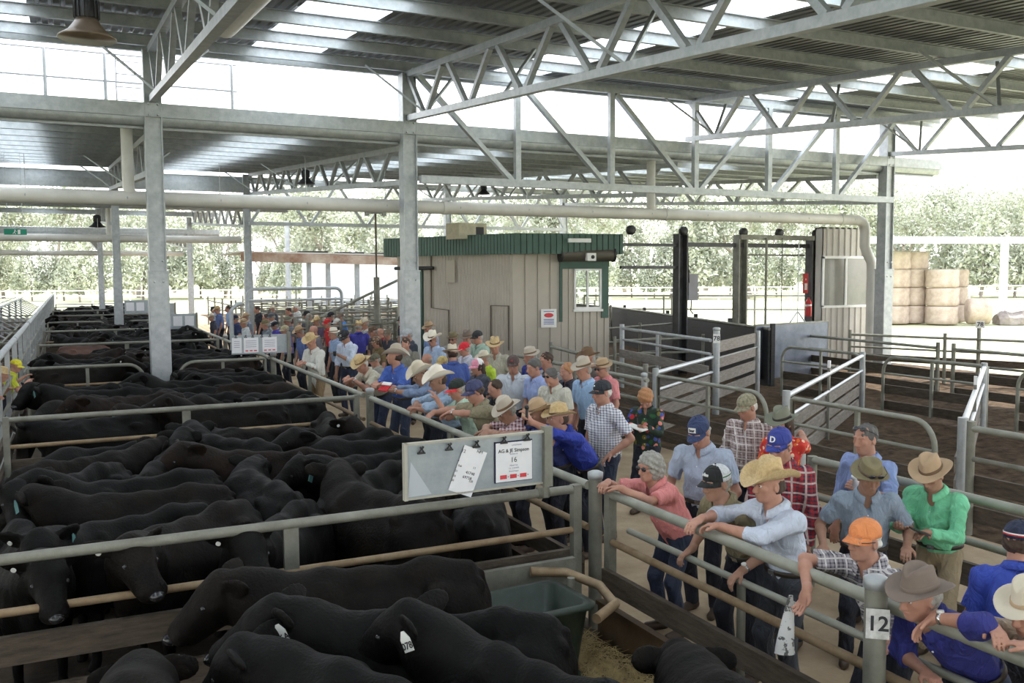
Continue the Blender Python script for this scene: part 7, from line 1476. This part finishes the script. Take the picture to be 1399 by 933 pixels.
def boxc(w, d, h, rx=0.0):
    b = MB().box(-w / 2, w / 2, -d / 2, d / 2, -h / 2, h / 2)
    if rx: M_ = Matrix.Rotation(rx, 4, 'X'); b.v = [tuple(M_ @ Vector(p)) for p in b.v]
    return b
o = held('floral', -1, boxc(0.15, 0.21, 0.012, 0.25), 'notebook', WHITEP, 'open white notebook held by the woman in the dark flowered shirt', 'notebook', (-0.12, -0.02, 0.02), 0.5, ('pages',)); MB().tube([(0.02, 0, 0.01), (0.06, 0.03, 0.1)], 0.005, 5).build('pen', INK, o)
o = held('mint', -1, boxc(0.07, 0.13, 0.01, 0.35), 'mobile_phone', BLACKP, 'dark mobile phone held by the man in the mint green shirt', 'phone', (-0.10, -0.03, 0.03), 1.1, ('case',))
bt_ = MB().lathe([(0.03, -0.10), (0.033, -0.09), (0.033, 0.04), (0.014, 0.085), (0.014, 0.10)], n=14); PETM = mat('clear_bottle_plastic', (0.75, 0.8, 0.85), 0.12); PETM.node_tree.nodes['Principled BSDF'].inputs['Transmission Weight'].default_value = 0.6
o = held('bottle', -1, bt_, 'water_bottle', PETM, 'small clear water bottle held by the man with sunglasses on his head', 'bottle', (-0.09, -0.03, 0.02), 0, ('bottle_body',)); MB().lathe([(0.016, 0.098), (0.016, 0.12)], n=12).build('bottle_cap', WHITEP, o); o.rotation_euler = (0, -0.5, 0)
bk = boxc(0.17, 0.015, 0.12, -0.9); o = held('redbook', -1, bk, 'catalogue', fc(190, 36, 44), 'red and white sale catalogue held by the man in the tan cowboy hat', 'booklet', (-0.11, 0.02, 0.05), -1.2, ('cover',)); b2_ = boxc(0.172, 0.012, 0.05, -0.9); b2_.v = [(p[0], p[1] + 0.035, p[2] + 0.05) for p in b2_.v]; b2_.build('white_pages', WHITEP, o)
o = held('cupman', -1, MB().lathe([(0.028, -0.04), (0.036, 0.05), (0.034, 0.05), (0.02, -0.03)], n=12), 'paper_cup', BLACKP, 'small dark cup held by the man in the black cap and white shirt', 'cup', (-0.09, -0.04, 0.03), 0, ('cup_body',))
o = held('a20', 1, boxc(0.075, 0.012, 0.14), 'mobile_phone', BLACKP, 'dark phone lifted by the man in the tan straw hat', 'phone', (0, 0, 0)) if 'a20' in NEARP else None
BAGM = mat('printed_bag', (0.75, 0.75, 0.74), 0.8, col2=(0.12, 0.12, 0.12), vscale=22); BAGM.node_tree.nodes['Color Ramp'].color_ramp.elements[0].position = 0.56; BAGM.node_tree.nodes['Color Ramp'].color_ramp.elements[1].position = 0.60
w = NEARP['orange'][1]['Wr'][1]
bg_ = [[(math.cos(2 * PI * k / 14) * (0.010 + 0.045 * t ** 0.8) * (1 + 0.15 * math.sin(3 * 2 * PI * k / 14 + 6 * t)) - 0.03 * t, math.sin(2 * PI * k / 14) * (0.008 + 0.014 * t) + 0.02 * math.sin(5 * t), -0.33 * t) for k in range(14)] for t in [i / 8 for i in range(9)]]
o = empty('printed_bag', (w[0] - 0.02, w[1] + 0.10, w[2] - 0.06), -0.6, 'white printed bag hanging below the rail by the orange-capped man', 'bag'); grid_mesh(bg_).build('bag_cloth', BAGM, o)
mc = NEARP['auction'][1]['Wr'][-1]
o = empty('microphone', (mc[0] - 0.05, mc[1] - 0.02, mc[2] + 0.09), 0, 'small dark microphone in the raised hand of the leaning man', 'microphone'); MB().ball((0, 0, 0.05), 0.024, 10, 6).tube([(0, 0, -0.08), (0, 0, 0.04)], 0.014, 8).build('microphone_body', BLACKP, o)
print('BUILD TIME', time.time() - _T0)
